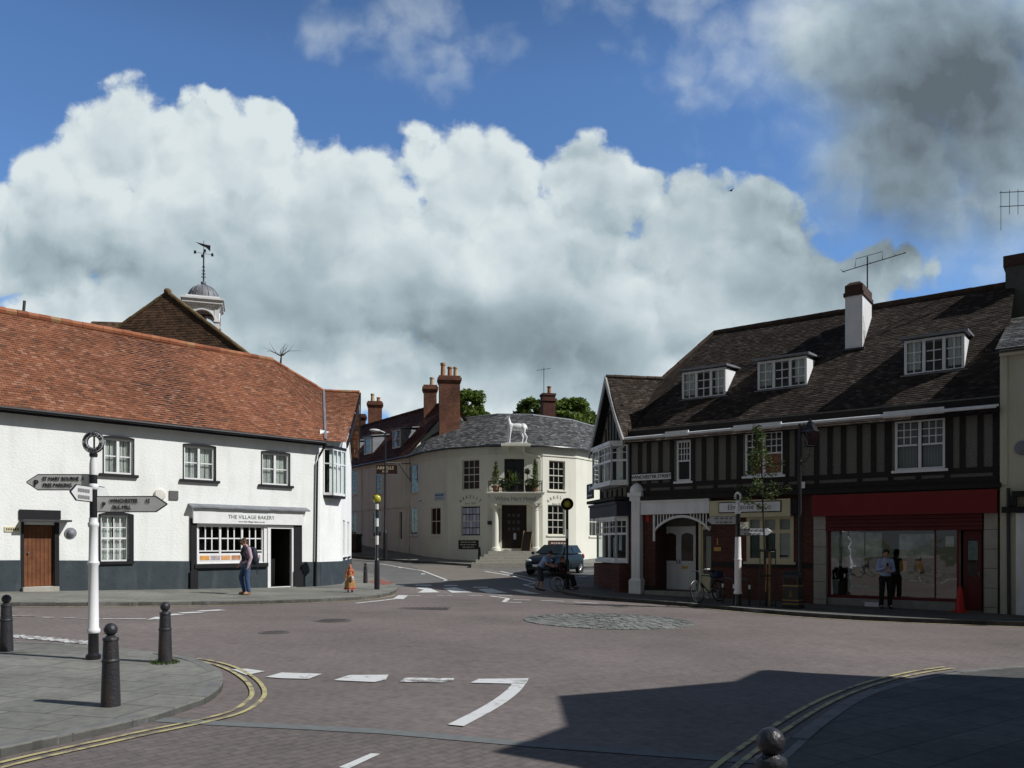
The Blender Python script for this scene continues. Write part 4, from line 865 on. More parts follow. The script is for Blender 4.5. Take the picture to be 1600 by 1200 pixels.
mb.box(FG.L * .22, FG.L * .78, -.046, .02, 6.9, 7.03)
for k in range(6): x = .3 + (FG.L - .6) * k / 5; mb.box(x - .06, x + .06, -.037, .02, ZJ, FG.z(966, 764))
part(mb, 'timber_frame', timber, tfb)
# jetty moulding
mb = MB(FR.M); mb.box(FR.t(1004), TR + .05, -.20, 0, ZJ - .14, ZJ - .001); part(mb, 'jetty_beam', timber, tfb)
# upper sash windows
def upper(w, lights, cur=None, cg=0):
    return window(tfb, FR, w, off=-.02, lights=lights, rows=[(.52, .95, 4 if lights == 1 else 3, 3)], style='sash', m=shade_white, fw=.07, bar=.026, rec=.05, cur=cur, curgap=cg, sill=shade_white)
upper(w1, 1); upper(w2, 2); wv = upper(w3, 2)
mb = MB(FR.M); n = 26
for h in range(2):
    a, b = w3[0] + (w3[1] - w3[0]) * h / 2 + .08, w3[0] + (w3[1] - w3[0]) * (h + 1) / 2 - .08
    for i in range(n // 2): x = a + (b - a) * i / (n // 2); mb.box(x, x + (b - a) / (n // 2) * .75, .14, .145, w3[2] + .06, w3[3] - .08)
part(mb, 'vertical_blind', mat('grey_blind', (.25, .27, .28), None, 4, .8), wv)
mb = MB(FR.M); mb.box(w2[0] + .15, w2[1] - .15, .25, .3, w2[2] + .05, w2[2] + .75); part(mb, 'orange_blind', mat('orange_blind', (.42, .15, .06), (.3, .1, .05), 2, .8), tfb)
# white eaves boards
mb = MB(FR.M)
for a, b in ((1046, 1082), (1152, 1226), (1384, 1478)): mb = MB(FR.M); mb.box(FR.t(a), FR.t(b), -.36, -.30, RE - .16, RE + .02); part(mb, 'window_header', shade_white, tfb)
mb = MB(FR.M); mb.box(-.1, TR, -.28, -.25, RE - .09, RE - .03); part(mb, 'eaves_board', shade_white, tfb)
mb = MB(FR.M); mb.tube([(-.15, -.36, RE - .10), (TR - .05, -.36, RE - .10)], .045, 8); part(mb, 'gutter', shade_white, tfb, True)
# ---- roof
rn = (FR.i.x * -1, FR.i.y * -1, 1.0); rp0 = FR.w(0, 0, RE); rhit = lambda px, py: hit(px, py, rp0, rn)
Rz = 10.28; rw = 4.6
e = lambda t, w, z: FR.w(t, w, z)
k0 = e(-.15, -.3, RE - .3 + .06); k1 = e(TR + .02, -.3, RE - .3 + .06); q1 = e(TR + .02, rw, Rz); q0 = e(1.34, rw, Rz)
# left hip meets the small gable roof
gm = FG.L / 2; gap2 = FG.w(gm, -.35, 8.26); gbk = FG.w(gm, 1.95, 8.26); gl_ = FG.w(-.45, -.35, RE - .14); gr_ = FG.w(FG.L + .35, -.35, RE - .20)
mb = MB(); tiles(mb, k0, k1, q1, q0, .10, .165, .015, .006, sag=.03)
tiles(mb, gr_, k0, gbk, gap2, .10, .165, .015, .006)
tiles(mb, k0, k0 + Vector((.02, .02, 0)), q0, gbk, .10, .165, .015, .006)
hb = FG.w(-.4, 4.5, RE - .1); tiles(mb, hb, gl_, gap2, gbk, .12, .2); tiles(mb, hb + Vector((.5, 3, 0)), hb, gbk, q0, .12, .2)
kb0, kb1 = e(1.0, 2 * rw + .3, RE - .24), e(TR, 2 * rw + .3, RE - .24); tiles(mb, kb1, kb0, q0, q1, .4, .5); tiles(mb, kb0, hb + Vector((.5, 3, 0)), q0, q0 + Vector((.02, 0, 0)), .4, .5)
tro = part(mb, 'roof', darktile, tfb)
mb = MB()
for q in ((k0, k1, q1, q0), (gr_, k0, gbk, gap2), (k0, q0, gbk), (hb, gl_, gap2, gbk), (kb1, kb0, q0, q1)): mb.poly([p + Vector((0, 0, -.05)) for p in q])
mb.slabq([k0 + Vector((0, 0, -.04)), k1 + Vector((0, 0, -.04)), e(TR, .05, RE - .1), e(0, .05, RE - .1)], .02)
part(mb, 'roof_underlay', timber, tro)
mb = MB(); ridge(mb, q0, q1, .10, .3); ridge(mb, q0, gbk, .09, .3); ridge(mb, gbk, gap2, .09, .3); part(mb, 'ridge_tiles', tilemat('ridge_dark', [(.05, .035, .028), (.08, .055, .04), (.06, .045, .035)], None), tro, True)
mb = MB()
for a, b in ((gl_, gap2), (gr_, gap2)):
    pr = [a.lerp(b, i / 8) + Vector((0, 0, .06 - .22 * math.sin(i / 8 * 3.14) * .5)) for i in range(9)]; o_ = (FG.M.to_3x3() @ Vector((0, -.06, 0)))
    for p, q in zip(pr, pr[1:]): dn = Vector((0, 0, -.30)); mb.add([p, q, q + dn, p + dn, p + o_, q + o_, q + dn + o_, p + dn + o_], [(0,1,2,3),(7,6,5,4),(0,4,5,1),(3,2,6,7)])
part(mb, 'bargeboard', mat('grey_white_board', (.45, .45, .44), (.32, .32, .31), 4, .7), tfb)
# dormers
def dormer(x0, x1, yt, yb):
    b = rhit((x0 + x1) / 2, yb); l = FR.M.inverted() @ b; w = l.y; t0, t1 = FR.t(x0, w), FR.t(x1, w); z0 = l.z - .03; z1 = FR.z((x0 + x1) / 2, yt, w)
    dt = z1 - RE + .02; mb = MB(FR.M); th = .05; mb.box(t0 + th, t1 - th, w + .08, dt, z1 - .03, z1 + .0); d = part(mb, 'dormer', shade_white, tfb)
    for t in (t0, t1 - th): mb = MB(FR.M); mb.add([(t, w, z0), (t, w, z1), (t, dt, z1), (t + th, w, z0), (t + th, w, z1), (t + th, dt, z1)], [(0, 1, 2), (5, 4, 3), (0, 3, 4, 1)]); part(mb, 'dormer_cheek', shade_white, d)
    mb = MB(FR.M); mb.add([(t0 - .12, w - .22, z1 + .02), (t1 + .12, w - .22, z1 + .02), (t1 + .12, dt + .15, z1 + .12), (t0 - .12, dt + .15, z1 + .12), (t0 - .12, w - .22, z1 + .09), (t1 + .12, w - .22, z1 + .09), (t1 + .12, dt + .15, z1 + .17), (t0 - .12, dt + .15, z1 + .17)], [(3,2,1,0),(4,5,6,7),(0,1,5,4),(1,2,6,5),(0,4,7,3)])
    part(mb, 'flat_roof', lead, d)
    window_d = MB(FR.M); window_d.box(t0 - .1, t1 + .1, w - .09, w + .02, z0 - .07, z0 + .01); part(window_d, 'sill', lead, d)
    mbb = MB(FR.M); mbb.box(t0 + .05, t1 - .05, w + .5, w + .55, z0 + .3, z1); part(mbb, 'room_back', brown_in, d)
    ww = window(d, FR, (t0, t1, z0, z1), off=w, lights=3, nx=2, ny=3, m=shade_white, rec=.0, fw=.075, bar=.03)
    mbc = curtain(FR, t0 + .06, t1 - .06, z0 + .06, z1 - .06, w + .12, 9, .02, .5); 
    for ch in [o for o in COL.objects if o.parent == ww]: ch.parent = d
    part(mbc, 'curtain', net, d)
dormer(1066, 1134, 578, 621); dormer(1184, 1261, 561, 606); dormer(1413, 1507, 527, 581)
# chimney, rendered white, brick cap
cb = FR.M.inverted() @ rhit(1334, 546); cw = cb.y; ct0, ct1 = FR.t(1320.5, cw), FR.t(1347.5, cw); czt = FR.z(1334, 462, cw); cd_ = 1.35
mb = MB(FR.M); mb.box(ct0, ct1, cw, cw + cd_, cb.z - .6, czt); ch = part(mb, 'chimney', white_paint, tfb)
mb = MB(FR.M); mb.box(ct0 - .05, ct1 + .05, cw - .05, cw + cd_ + .05, czt, czt + .12); mb.box(ct0 - .01, ct1 + .01, cw - .01, cw + cd_ + .01, czt + .12, czt + .38); mb.add([(ct0, cw, czt + .38), (ct1, cw, czt + .38), (ct1, cw + cd_, czt + .38), (ct0, cw + cd_, czt + .38), (ct0 + .12, cw + .12, czt + .5), (ct1 - .12, cw + .12, czt + .5), (ct1 - .12, cw + cd_ - .12, czt + .5), (ct0 + .12, cw + cd_ - .12, czt + .5)], [(0,1,5,4),(1,2,6,5),(2,3,7,6),(3,0,4,7),(4,5,6,7)])
part(mb, 'brick_cap', brickmat('dark_chimney_brick', (.10, .045, .03), (.07, .033, .024), (.07, .06, .05), .225, .075, .011), ch)
mb = MB(FR.M); mb.box(ct0 - .08, ct1 + .08, cw - .1, cw, cb.z - .04, cb.z + .03); part(mb, 'flashing', lead_dark, ch)
ab = e(ct1 - .12, cw + cd_ - .1, czt + .2); am = e(ct1 - .12, cw + cd_ - .1, 0)
mb = MB(); S2 = am.y / FPX; zA = lambda py: CAMH - (py - HOR) * S2
mb.tube([ab, (am.x, am.y, zA(401))], .024, 6); zz = zA(412)
ux = Vector((FR.u.x, FR.u.y, 0)); mb.tube([Vector((am.x, am.y, zz - .12)) - ux * .85, Vector((am.x, am.y, zz + .12)) + ux * 1.25], .016, 5)
mb.tube([Vector((am.x, am.y, zz)) - ux * .4, Vector((am.x, am.y, zz + .25)) - ux * .38, Vector((am.x, am.y, zz + .32)) + ux * .5, Vector((am.x, am.y, zz + .08)) + ux * .5], .011, 5)
for q in (-.83, -.4, .1, .5, .9, 1.2): p = Vector((am.x, am.y, zz + .11 * q)) + ux * q; mb.tube([p + Vector((-FR.u.y, FR.u.x, .1)) * (.16 if q > -.8 else .3), p - Vector((-FR.u.y, FR.u.x, .1)) * (.16 if q > -.8 else .3)], .009, 5)
one(mb, 'tv_aerial', gloss_black, 'television aerial on a mast beside the white rendered chimney', 'aerial', at(ab), 'rooftop aerials')
# ---- ground floor
GB = lambda t: FR.gz(t, -.1) + PH
rec = (FR.t(1024, GO), FR.t(1111, GO), GB(FR.t(1060)) + .16, FR.z(1065, 806, GO)); sw = FR.box(1166, 806, 1240, 878, GO)
shx = (FR.t(1294, GO), FR.t(1499, GO)); shz = (FR.z(1400, 934, GO), FR.z(1400, 829, GO)); dx = (FR.t(1501, GO), FR.t(1536, GO))
mb = MB()
wall(mb, FR, .06, FR.t(1271, GO), -1.2, ZJ, [(*rec, 1.0, 0), (*sw, 1.4, 1)], off=GO, rev=.12)
part(mb, 'brick_wall', [brick, dark_in], tfb)
mb = MB(); wall(mb, FR, FR.t(1271, GO), TR, -1.2, ZJ, [(shx[0], shx[1], shz[0], shz[1], 2.2, 1), (dx[0], dx[1], GB(dx[0]) + .03, shz[1], .7, 1)], off=GO, rev=.10)
part(mb, 'shop_wall', [mat('brown_stone', (.16, .15, .13), (.10, .09, .08), 3, .85), dark_in], tfb)
mb = MB(FR.M); mb.box(FR.t(1112, GO), FR.t(1268, GO), GO - .05, GO - .001, FR.z(1200, 886, GO), FR.z(1200, 879, GO)); mb.box(FR.t(1005, GO), FR.t(1023, GO), GO - .04, GO - .001, -1, GB(.6) + .3); part(mb, 'brick_sill', black_paint, tfb)
# corner post
tp = .28; gb = GB(tp); mb = MB(FR.M); zc_ = FR.z(997, 783); zt_ = FR.z(997, 765)
mb.box(tp - .17, tp + .17, -.14, .20, gb - .2, zc_); mb.box(tp - .24, tp + .24, -.21, .26, gb - .2, gb + .48); mb.add([(tp - .24, -.21, gb + .48), (tp + .24, -.21, gb + .48), (tp + .17, -.14, gb + .56), (tp - .17, -.14, gb + .56), (tp + .24, .26, gb + .48), (tp - .24, .26, gb + .48), (tp + .17, .2, gb + .56), (tp - .17, .2, gb + .56)], [(0, 1, 2, 3), (1, 4, 6, 2), (5, 0, 3, 7)])
mb.box(tp - .22, tp + .22, -.19, .2, zc_, zc_ + .16); mb.box(tp - .28, tp + .28, -.25, .2, zc_ + .16, zc_ + .30); mb.lathe([(.25, 0), (.26, .1), (.22, .22), (.12, .32), (.01, .36)], 20, (tp, -.02, zc_ + .30))
part(mb, 'corner_post', shade_white, tfb, True)
# white and cream fascias
mb = MB(FR.M); f0, f1 = FR.z(1060, 803), FR.z(1060, 783); mb.box(tp + .18, FR.t(1110), -.10, GO - .001, f0, f1); mb.box(tp + .18, FR.t(1110), -.16, GO - .02, f1, f1 + .05); part(mb, 'fascia_board', shade_white, tfb)
mb = MB(FR.M); g0, g1 = FR.z(1175, 808), FR.z(1175, 781); mb.box(FR.t(1110) + .005, FR.t(1236), -.09, GO - .002, g0, g1); part(mb, 'cream_fascia', cream_paint, tfb)
# arched fretwork over the porch
mb = MB(FR.M); a0, a1 = rec[0] + .02, rec[1] - .02; zt = f0 - .01; n = 18; dp = .52; y0, y1 = .0, .07
arc = [(a0 + (a1 - a0) * i / n, zt - dp + (dp - .03) * math.sin(math.pi * i / n) ** .75) for i in range(n + 1)]
for (xa, za), (xb, zb_) in zip(arc, arc[1:]): mb.add([(xa, y0, za - .09), (xb, y0, zb_ - .09), (xb, y0, zb_), (xa, y0, za), (xa, y1, za - .09), (xb, y1, zb_ - .09), (xb, y1, zb_), (xa, y1, za)], [(0,1,2,3),(4,7,6,5),(0,4,5,1),(3,2,6,7)])
for x, z in arc[1:-1]:
    if zt - z > .06: mb.box(x - .018, x + .018, y0 + .02, y1 - .02, z, zt)
mb.box(a0 - .06, a0 + .01, y0, y1, zt - .95, zt)
part(mb, 'porch_arch', shade_white, tfb)
mb = MB(FR.M); pb = rec[2]; mb.box(rec[0] - .3, rec[1] + .3, -.14, GO + 1.0, pb - .5, pb - .005); part(mb, 'porch_step', concrete, tfb)
bo = GO + .92
def panel_door(t0, t1, z0, z1, y, m, par, gz=(.47, .93), name='door', letter=False, hand=1):
    mb = MB(FR.M); w = .095; zg0, zg1 = z0 + (z1 - z0) * gz[0], z0 + (z1 - z0) * gz[1]
    mb.box(t0, t0 + w, y, y + .05, z0, z1); mb.box(t1 - w, t1, y, y + .05, z0, z1); mb.box(t0 + w, t1 - w, y, y + .05, zg1, z1); mb.box(t0 + w, t1 - w, y, y + .05, zg0 - .1, zg0); mb.box(t0 + w, t1 - w, y + .015, y + .045, z0 + .16, zg0 - .1); mb.box(t0 + w, t1 - w, y, y + .05, z0, z0 + .16)
    n = 6; tm = (t0 + t1) / 2
    for i in range(n):
        xa, xb = t0 + w + (t1 - t0 - 2 * w) * i / n, t0 + w + (t1 - t0 - 2 * w) * (i + 1) / n; h = lambda x: .09 * abs(2 * (x - tm) / (t1 - t0 - 2 * w)) ** 2; mb.add([(xa, y, zg1), (xb, y, zg1), (xb, y, zg1 - h(xb)), (xa, y, zg1 - h(xa))], [(0, 3, 2, 1)])
    d = part(mb, name, m, par); g = MB(FR.M); g.add([(t0 + w, y + .025, zg0), (t1 - w, y + .025, zg0), (t1 - w, y + .025, zg1), (t0 + w, y + .025, zg1)], [(0, 1, 2, 3)]); part(g, 'pane', glass, d)
    hx = t1 - .05 if hand > 0 else t0 + .05; k = MB(FR.M); k.tube([(hx, y - .04, z0 + .95), (hx, y - .04, z0 + 1.1)], .015, 6); part(k, 'handle', lead, d)
    if letter: k = MB(FR.M); k.box(t0 + .12, t1 - .3, y - .012, y, zg0 - .28, zg0 - .19); part(k, 'letterbox', mat('brass', (.45, .28, .08), None, 6, .4, metal=.7), d)
    return d
pa, pm, pc = FR.t(1035, bo), FR.t(1060.5, bo), FR.t(1087, bo); ptop = FR.z(1060, 826, bo)
panel_door(pa, pm - .005, pb, ptop, bo, shade_white, tfb, hand=1); panel_door(pm + .005, pc, pb, ptop, bo, shade_white, tfb, letter=True, hand=-1)
mb = MB(FR.M); mb.box(pa - .07, pa, bo - .02, bo + .06, pb, ptop + .08); mb.box(pa, pc, bo - .02, bo + .06, ptop, ptop + .08); part(mb, 'door_frame', shade_white, tfb)
so = GO + .22; sx0, sx1 = FR.t(1092, so), rec[1] - .001; mb = MB(FR.M); mb.box(sx0, sx0 + .09, so - .03, so + .06, pb, rec[3]); mb.box(sx0 + .09, sx1, so, so + .06, pb, pb + .62); mb.box(sx0 + .09, sx1, so, so + .06, ptop - .06, ptop + .06); mb.box(sx1 - .07, sx1, so + .001, so + .061, pb + .62, ptop - .06); mb.box(sx0 + .09, sx0 + .15, so + .001, so + .061, pb + .62, ptop - .06); sl = part(mb, 'side_light', cream_paint, tfb)
mb = MB(FR.M); mb.add([(sx0 + .09, so + .03, pb + .6), (sx1, so + .03, pb + .6), (sx1, so + .03, rec[3]), (sx0 + .09, so + .03, rec[3])], [(0, 1, 2, 3)]); part(mb, 'pane', glass, sl)
mb = MB(FR.M); mb.box(sx0 + .22, sx1 - .03, so + .12, so + .13, pb + .7, ptop - .3); part(mb, 'blind', MC.get('pale_blind') or mat('pale_blind', (.40, .42, .40), None, 3, .9), sl)
mb = MB(FR.M); mb.box(pa, pc, bo + .01, bo + .05, ptop + .08, rec[3] + .05); part(mb, 'porch_panel', pebble, tfb)
# cream shop window with curtains
w = window(tfb, FR, (sw[0], sw[1], sw[2], sw[3]), off=GO, lights=3, nx=1, ny=1, m=cream_paint, fw=.12, rec=.03, transom=.66, cur=None, sill=cream_paint, name='shop_window')
lw = (sw[1] - sw[0]) / 3
part(curtain(FR, sw[0] + .1, sw[0] + lw * 2, sw[2] + .1, sw[2] + (sw[3] - sw[2]) * .62, GO + .3, 12, .03, .2), 'curtain', mat('blue_green_curtain', (.22, .32, .32), (.15, .24, .25), 3, .9), w)
mb = MB(FR.M); mb.box(sw[0] + 2 * lw + .08, sw[1] - .1, GO + .05, GO + .1, sw[2] + .1, sw[2] + (sw[3] - sw[2]) * .63); mb.box(sw[0] + .08, sw[1] - .08, GO + .14, GO + .18, sw[2] + (sw[3] - sw[2]) * .68, sw[3] - .1); part(mb, 'blind', mat('pale_blind', (.40, .42, .40), None, 3, .9), w)
mb = MB(FR.M); mb.box(sw[1] - .52, sw[1] - .2, GO + .03, GO + .045, sw[2] + .17, sw[2] + .23); part(mb, 'letterbox', black_paint, w)
# agency sign and brass plate
a0, a1 = FR.t(1126), FR.t(1221); z0, z1 = FR.z(1175, 799.5), FR.z(1175, 785); mb = MB(FR.M); mb.box(a0, a1, -.13, -.092, z0, z1); mb.box(a0 - .03, a1 + .03, -.115, -.091, z0 - .03, z1 + .03, 1)
es = one(mb, 'shop_sign', [shade_white, ink], 'grey white name board in a dark frame on the cream fascia behind the sapling', 'sign', FR.M.copy())
text('Elmstone & Co', .24, FR.M @ Matrix.Translation(((a0 + a1) / 2, -.133, (z0 + z1) / 2)), 'lettering', mat('grey_ink', (.12, .14, .18), None, 4, .6), es, .003)
bx = FR.box(1116, 855, 1127, 861, GO); mb = MB(FR.M); mb.box(bx[0], bx[1], GO - .025, GO, bx[2], bx[3]); one(mb, 'name_plate', MC['brass'], 'small brass plate on the red brick pier beside the porch', 'plate', FR.M.copy())
mb = MB(FR.M); textmb(mb, '1', .3, FR.M @ Matrix.Translation((FR.t(1121.5, GO), GO - .012, FR.z(1121, 847, GO))), .01); mb.M = Matrix(); 
mbn = MB(); textmb(mbn, '1', .32, FR.M @ Matrix.Translation((FR.t(1121.5, GO), GO - .012, FR.z(1121, 847, GO))), .01, .004); one(mbn, 'house_number', MC['brass'], 'brass number 1 above the plate on the brick pier', 'number', FR.M.copy())
# gable side: shopfront bay windows
def bay(F, x0, x1, z0, z1, pr, m, kx, tr=.62, name='bay_window'):
    mb = MB(F.M); c = .3; pts = [(x0, -.02), (x0 + c, -pr), (x1 - c, -pr), (x1, -.02)]
    g = MB(F.M)
    for i in range(3):
        (xa, ya), (xb, yb) = pts[i], pts[i + 1]; k = kx if i == 1 else 1; d = Vector((xb - xa, yb - ya, 0)); nn = Vector((d.y, -d.x, 0)).normalized() * .03
        for j in range(k + 1):
            q = j / k; x, y = xa + (xb - xa) * q, ya + (yb - ya) * q; mb.box(x - .04, x + .04, y - .035, y + .035, z0, z1)
        for j in range(k):
            q = (j + .5) / k; x, y = xa + (xb - xa) * q, ya + (yb - ya) * q
            mb.box(x - .013, x + .013, y - .015, y + .015, z0 + (z1 - z0) * tr, z1)
        for f, h in ((0, .09), (tr, .08), (tr + (1 - tr) * .5, .025), (1 - .07 / (z1 - z0), .07)):
            zz = z0 + (z1 - z0) * f; p = [Vector((xa, ya, zz)), Vector((xb, yb, zz))]; a4 = [p[0] - nn, p[0] + nn, p[1] + nn, p[1] - nn]
            mb.add(a4 + [v + Vector((0, 0, h)) for v in a4], [(0,1,2,3),(4,7,6,5),(1,5,6,2),(0,4,5,1),(2,6,7,3),(0,3,7,4)])
        g.add([(xa, ya, z0), (xb, yb, z0), (xb, yb, z1), (xa, ya, z1)], [(0, 1, 2, 3)])
    mb.extr([(x0 - .05, 0), (x0 + c - .05, -pr - .1), (x1 - c + .05, -pr - .1), (x1 + .05, 0)], z0 - .1, z0); mb.extr([(x0 - .05, 0), (x0 + c - .05, -pr - .1), (x1 - c + .05, -pr - .1), (x1 + .05, 0)], z1, z1 + .12)
    w = part(mb, name, m, tfb); part(g, 'pane', glass, w); return w
uz0, uz1 = FG.z(966, 757), FG.z(966, 699)
w = bay(FG, .45, FG.L - .25, uz0, uz1, .55, shade_white, 3, .55); part(curtain(FG, .8, FG.L - .6, uz0 + .05, uz1 - .05, -.1, 9, .03, .35), 'curtain', net, w)
gg = zg(*FG.w(FG.L / 2, 0, 0).xy) + PH
mb = MB(); wall(mb, FG, 0, FG.L - .05, -1, ZJ - .2, [(.5, FG.L - .5, FG.z(968, 875), FG.z(968, 811), 1.2, 1)], off=.06, rev=.1); part(mb, 'brick_wall', [brick, dark_in], tfb)
w = bay(FG, .4, FG.L - .3, FG.z(968, 875), FG.z(968, 812), .35, shade_white, 3, .62)
mb = MB(FG.M); 
for k in range(4): x = .8 + k * (FG.L - 1.6) / 3; mb.box(x - .16, x + .16, -.12, -.11, FG.z(968, 870) + .25 * (k % 2), FG.z(968, 840) + .2 * (k % 2))
part(mb, 'poster', mat('pale_poster', (.5, .55, .55), (.2, .3, .36), 6, .6), w)
mb = MB(FG.M); mb.box(.1, FG.L - .1, -.5, .05, FG.z(966, 808), FG.z(966, 790)); mb.box(.05, FG.L - .05, -.56, .06, FG.z(966, 790), FG.z(966, 786)); part(mb, 'side_fascia', mat('dark_blue_fascia', (.035, .035, .055), None, 3, .5), tfb)
mb = MB(FG.M); mb.box(-.05, FG.L, -.6, .05, FG.z(966, 784), FG.z(966, 779)); part(mb, 'side_cornice', timber, tfb); mb = MB(FG.M); mb.box(.2, FG.L - .2, -.36, .05, -1, FG.z(968, 877) - .1); part(mb, 'stall_riser', brick, tfb)
# blue estate agent board on the gable side and street name
p = FG.w(-.25, -.5, 0); mb = MB(FG.M); hz0, hz1 = FG.z(931, 780), FG.z(931, 757); mb.box(-.95, -.05, -.34, -.28, hz0, hz1); mb.tube([(-.05, -.31, hz1 + .05), (.05, .0, hz1 + .05)], .02, 6)
hb_ = one(mb, 'hanging_sign', mat('navy_board', (.012, .016, .04), None, 4, .5), 'dark navy projecting board with a white emblem by the gable corner', 'sign', FG.M.copy())
mb = MB(FG.M); mb.box(-.62, -.38, -.346, -.341, hz0 + .32, hz1 - .08); mb.box(-.85, -.15, -.346, -.341, hz0 + .10, hz0 + .16); part(mb, 'emblem', mat('pale_emblem', (.55, .58, .62), None, 4, .6), hb_)
a0, a1 = FR.t(987.5, -.06), FR.t(1048.5, -.06); z0, z1 = FR.z(1018, 749, -.06), FR.z(1018, 741, -.06); mb = MB(FR.M); mb.box(a0, a1, -.075, -.045, z0 - .02, z1 + .02); mb.box(a0 - .03, a1 + .03, -.065, -.044, z0 - .05, z1 + .05, 1)
ss = one(mb, 'street_name_sign', [mat('sign_white', (.74, .75, .75), None, 5, .5), ink], 'white street name plate reading WINCHESTER STREET on the timber wall', 'sign', FR.M.copy())
text('WINCHESTER STREET', .165, FR.M @ Matrix.Translation(((a0 + a1) / 2, -.078, (z0 + z1) / 2)), 'lettering', ink, ss, .002, bold=.004, xs=.98)
mb = MB(FR.M); tt = FR.t(1012, GO); mb.box(tt - .07, tt + .07, GO - .03, GO, FR.z(1012, 815), FR.z(1012, 804)); one(mb, 'alarm_box', red_tin, 'small red box high on the brick beside the white corner post', 'box', FR.M.copy())
# ---- red shop
mb = MB(FR.M); r0, r1 = FR.t(1271), FR.t(1558, -.2); z0, z1 = FR.z(1415, 804, -.2), FR.z(1415, 769, -.2); mb.box(r0, r1, -.22, GO - .003, z0, z1); part(mb, 'red_fascia', red_paint, tfb)
mb = MB(FR.M); s0, s1 = FR.t(1291, .0), FR.t(1535, .0); zb_ = shz[1]
for k in range(4): y = -.06 - .03 * (k % 2); mb.box(s0, s1, y, GO - .004, zb_ + (z0 - zb_) * k / 4, zb_ + (z0 - zb_) * (k + 1) / 4 - .012)
part(mb, 'blind_box', mat('deep_red_box', (.12, .010, .012), (.09, .008, .01), 3, .6), tfb)
mb = MB(FR.M)
for a, b in ((1272, 1291), (1538, 1559)):
    mb = MB(FR.M); mb.box(FR.t(a, 0), FR.t(b, 0), -.05, GO - .002, -1.2, z0 - .002)
    for k in range(5): zz = GB(FR.t(a)) + .15 + k * .55; mb.box(FR.t(a, 0) - .004, FR.t(b, 0) + .004, -.054, -.049, zz, zz + .012, 1)
    part(mb, 'stone_pilaster', [stone, ink], tfb)
mb = MB(FR.M); mb.box(shx[0], shx[1], GO - .06, GO - .001, -1.2, shz[0] - .06); part(mb, 'stall_riser', concrete, tfb); mb = MB(FR.M); mb.box(shx[0] + 1.1, shx[0] + 1.5, GO - .075, GO - .061, shz[0] - .36, shz[0] - .16); part(mb, 'air_vent', shade_white, tfb)
mb = MB(FR.M); y0, y1 = GO + .0, GO + .06
for x in (shx[0], shx[1] - .07): mb.box(x, x + .07, y0, y1, shz[0], shz[1])
mb.box(shx[0], shx[1], y0 - .05, y1, shz[0] - .06, shz[0] + .03); tmx = FR.t(1461, GO); mb.box(tmx - .02, tmx + .02, y0, y1, shz[0] + .03, shz[1])
sf = part(mb, 'shop_window', mat('shop_red', (.13, .012, .014), None, 3, .4), tfb)
g = MB(FR.M); g.add([(shx[0] + .07, GO + .04, shz[0] + .03), (shx[1] - .07, GO + .04, shz[0] + .03), (shx[1] - .07, GO + .04, shz[1]), (shx[0] + .07, GO + .04, shz[1])], [(0, 1, 2, 3)]); part(g, 'pane', shopglass, sf)
mb = MB(FR.M)
for a, b, c, d in ((1405, 1416, 876, 893), (1430, 1441, 876, 893)): q = FR.box(a, c, b, d, GO); mb.box(q[0], q[1], GO + .045, GO + .05, min(q[2], q[3]), max(q[2], q[3]))
part(mb, 'yellow_poster', mat('yellow_poster', (.55, .30, .04), (.5, .25, .03), 6, .6), sf)
q = FR.box(1477, 838, 1490, 854, GO); mb = MB(FR.M); mb.box(q[0], q[1], GO + .045, GO + .05, q[2], q[3]); part(mb, 'white_poster', mat('white_poster', (.6, .58, .58), (.4, .35, .36), 14, .6), sf)
mb = MB(FR.M)
def art(x0, x1, y0, y1, off): q = FR.box(x0, y0, x1, y1, off); mb.box(q[0], q[1], off, off + .02, q[2], q[3])
art(1297, 1350, 832, 885, .26); art(1352, 1378, 832, 870, .29); art(1405, 1462, 834, 872, .26); part(mb, 'window_display', mat('whitewashed_panel', (.70, .74, .74), (.12, .15, .16), 2.2, .9, detail=7), sf)
mb = MB(FR.M); art(1298, 1312, 905, 928, .45); art(1325, 1330, 855, 925, .42); part(mb, 'display_board', mat('pale_card', (.5, .52, .54), None, 3, .8), sf)
mb = MB(FR.M); art(1310, 1322, 908, 928, .4); art(1335, 1460, 885, 930, 1.2); part(mb, 'display_crate', mat('dark_brown_wood', (.05, .035, .025), None, 3, .8), sf)
panel_door(dx[0] + .05, dx[1] - .05, GB(dx[0]) + .04, shz[1] - .02, GO + .12, mat('dark_red_door', (.13, .010, .012), None, 4, .4), tfb, gz=(.42, .9), name='shop_door')
q = FR.box(1512, 845, 1530, 875, GO + .1); mb = MB(FR.M); mb.box(q[0], q[1], GO + .16, GO + .165, q[2] , q[3]); part(mb, 'door_notice', mat('blue_notice', (.25, .32, .34), (.15, .2, .22), 8, .6), tfb)
# downpipe and burglar alarm
mb = MB(FR.M); t = FR.t(1249); mb.tube([(t, -.08, RE - .1), (t, -.08, ZJ), (t - .03, .02, ZJ - .2), (t - .03, .02, -.6)], .04, 8); part(mb, 'downpipe', black_paint, tfb, True)
mb = MB(FR.M); t = FR.t(1242); mb.box(t - .35, t + .1, -.06, GO, FR.z(1242, 803), FR.z(1242, 778)); part(mb, 'dark_box', black_paint, tfb)
mb = MB(FR.M); t = FR.t(1256); mb.box(t - .06, t + .06, -.10, -.04, FR.z(1256, 763), FR.z(1256, 753)); part(mb, 'alarm_box', shade_white, tfb)
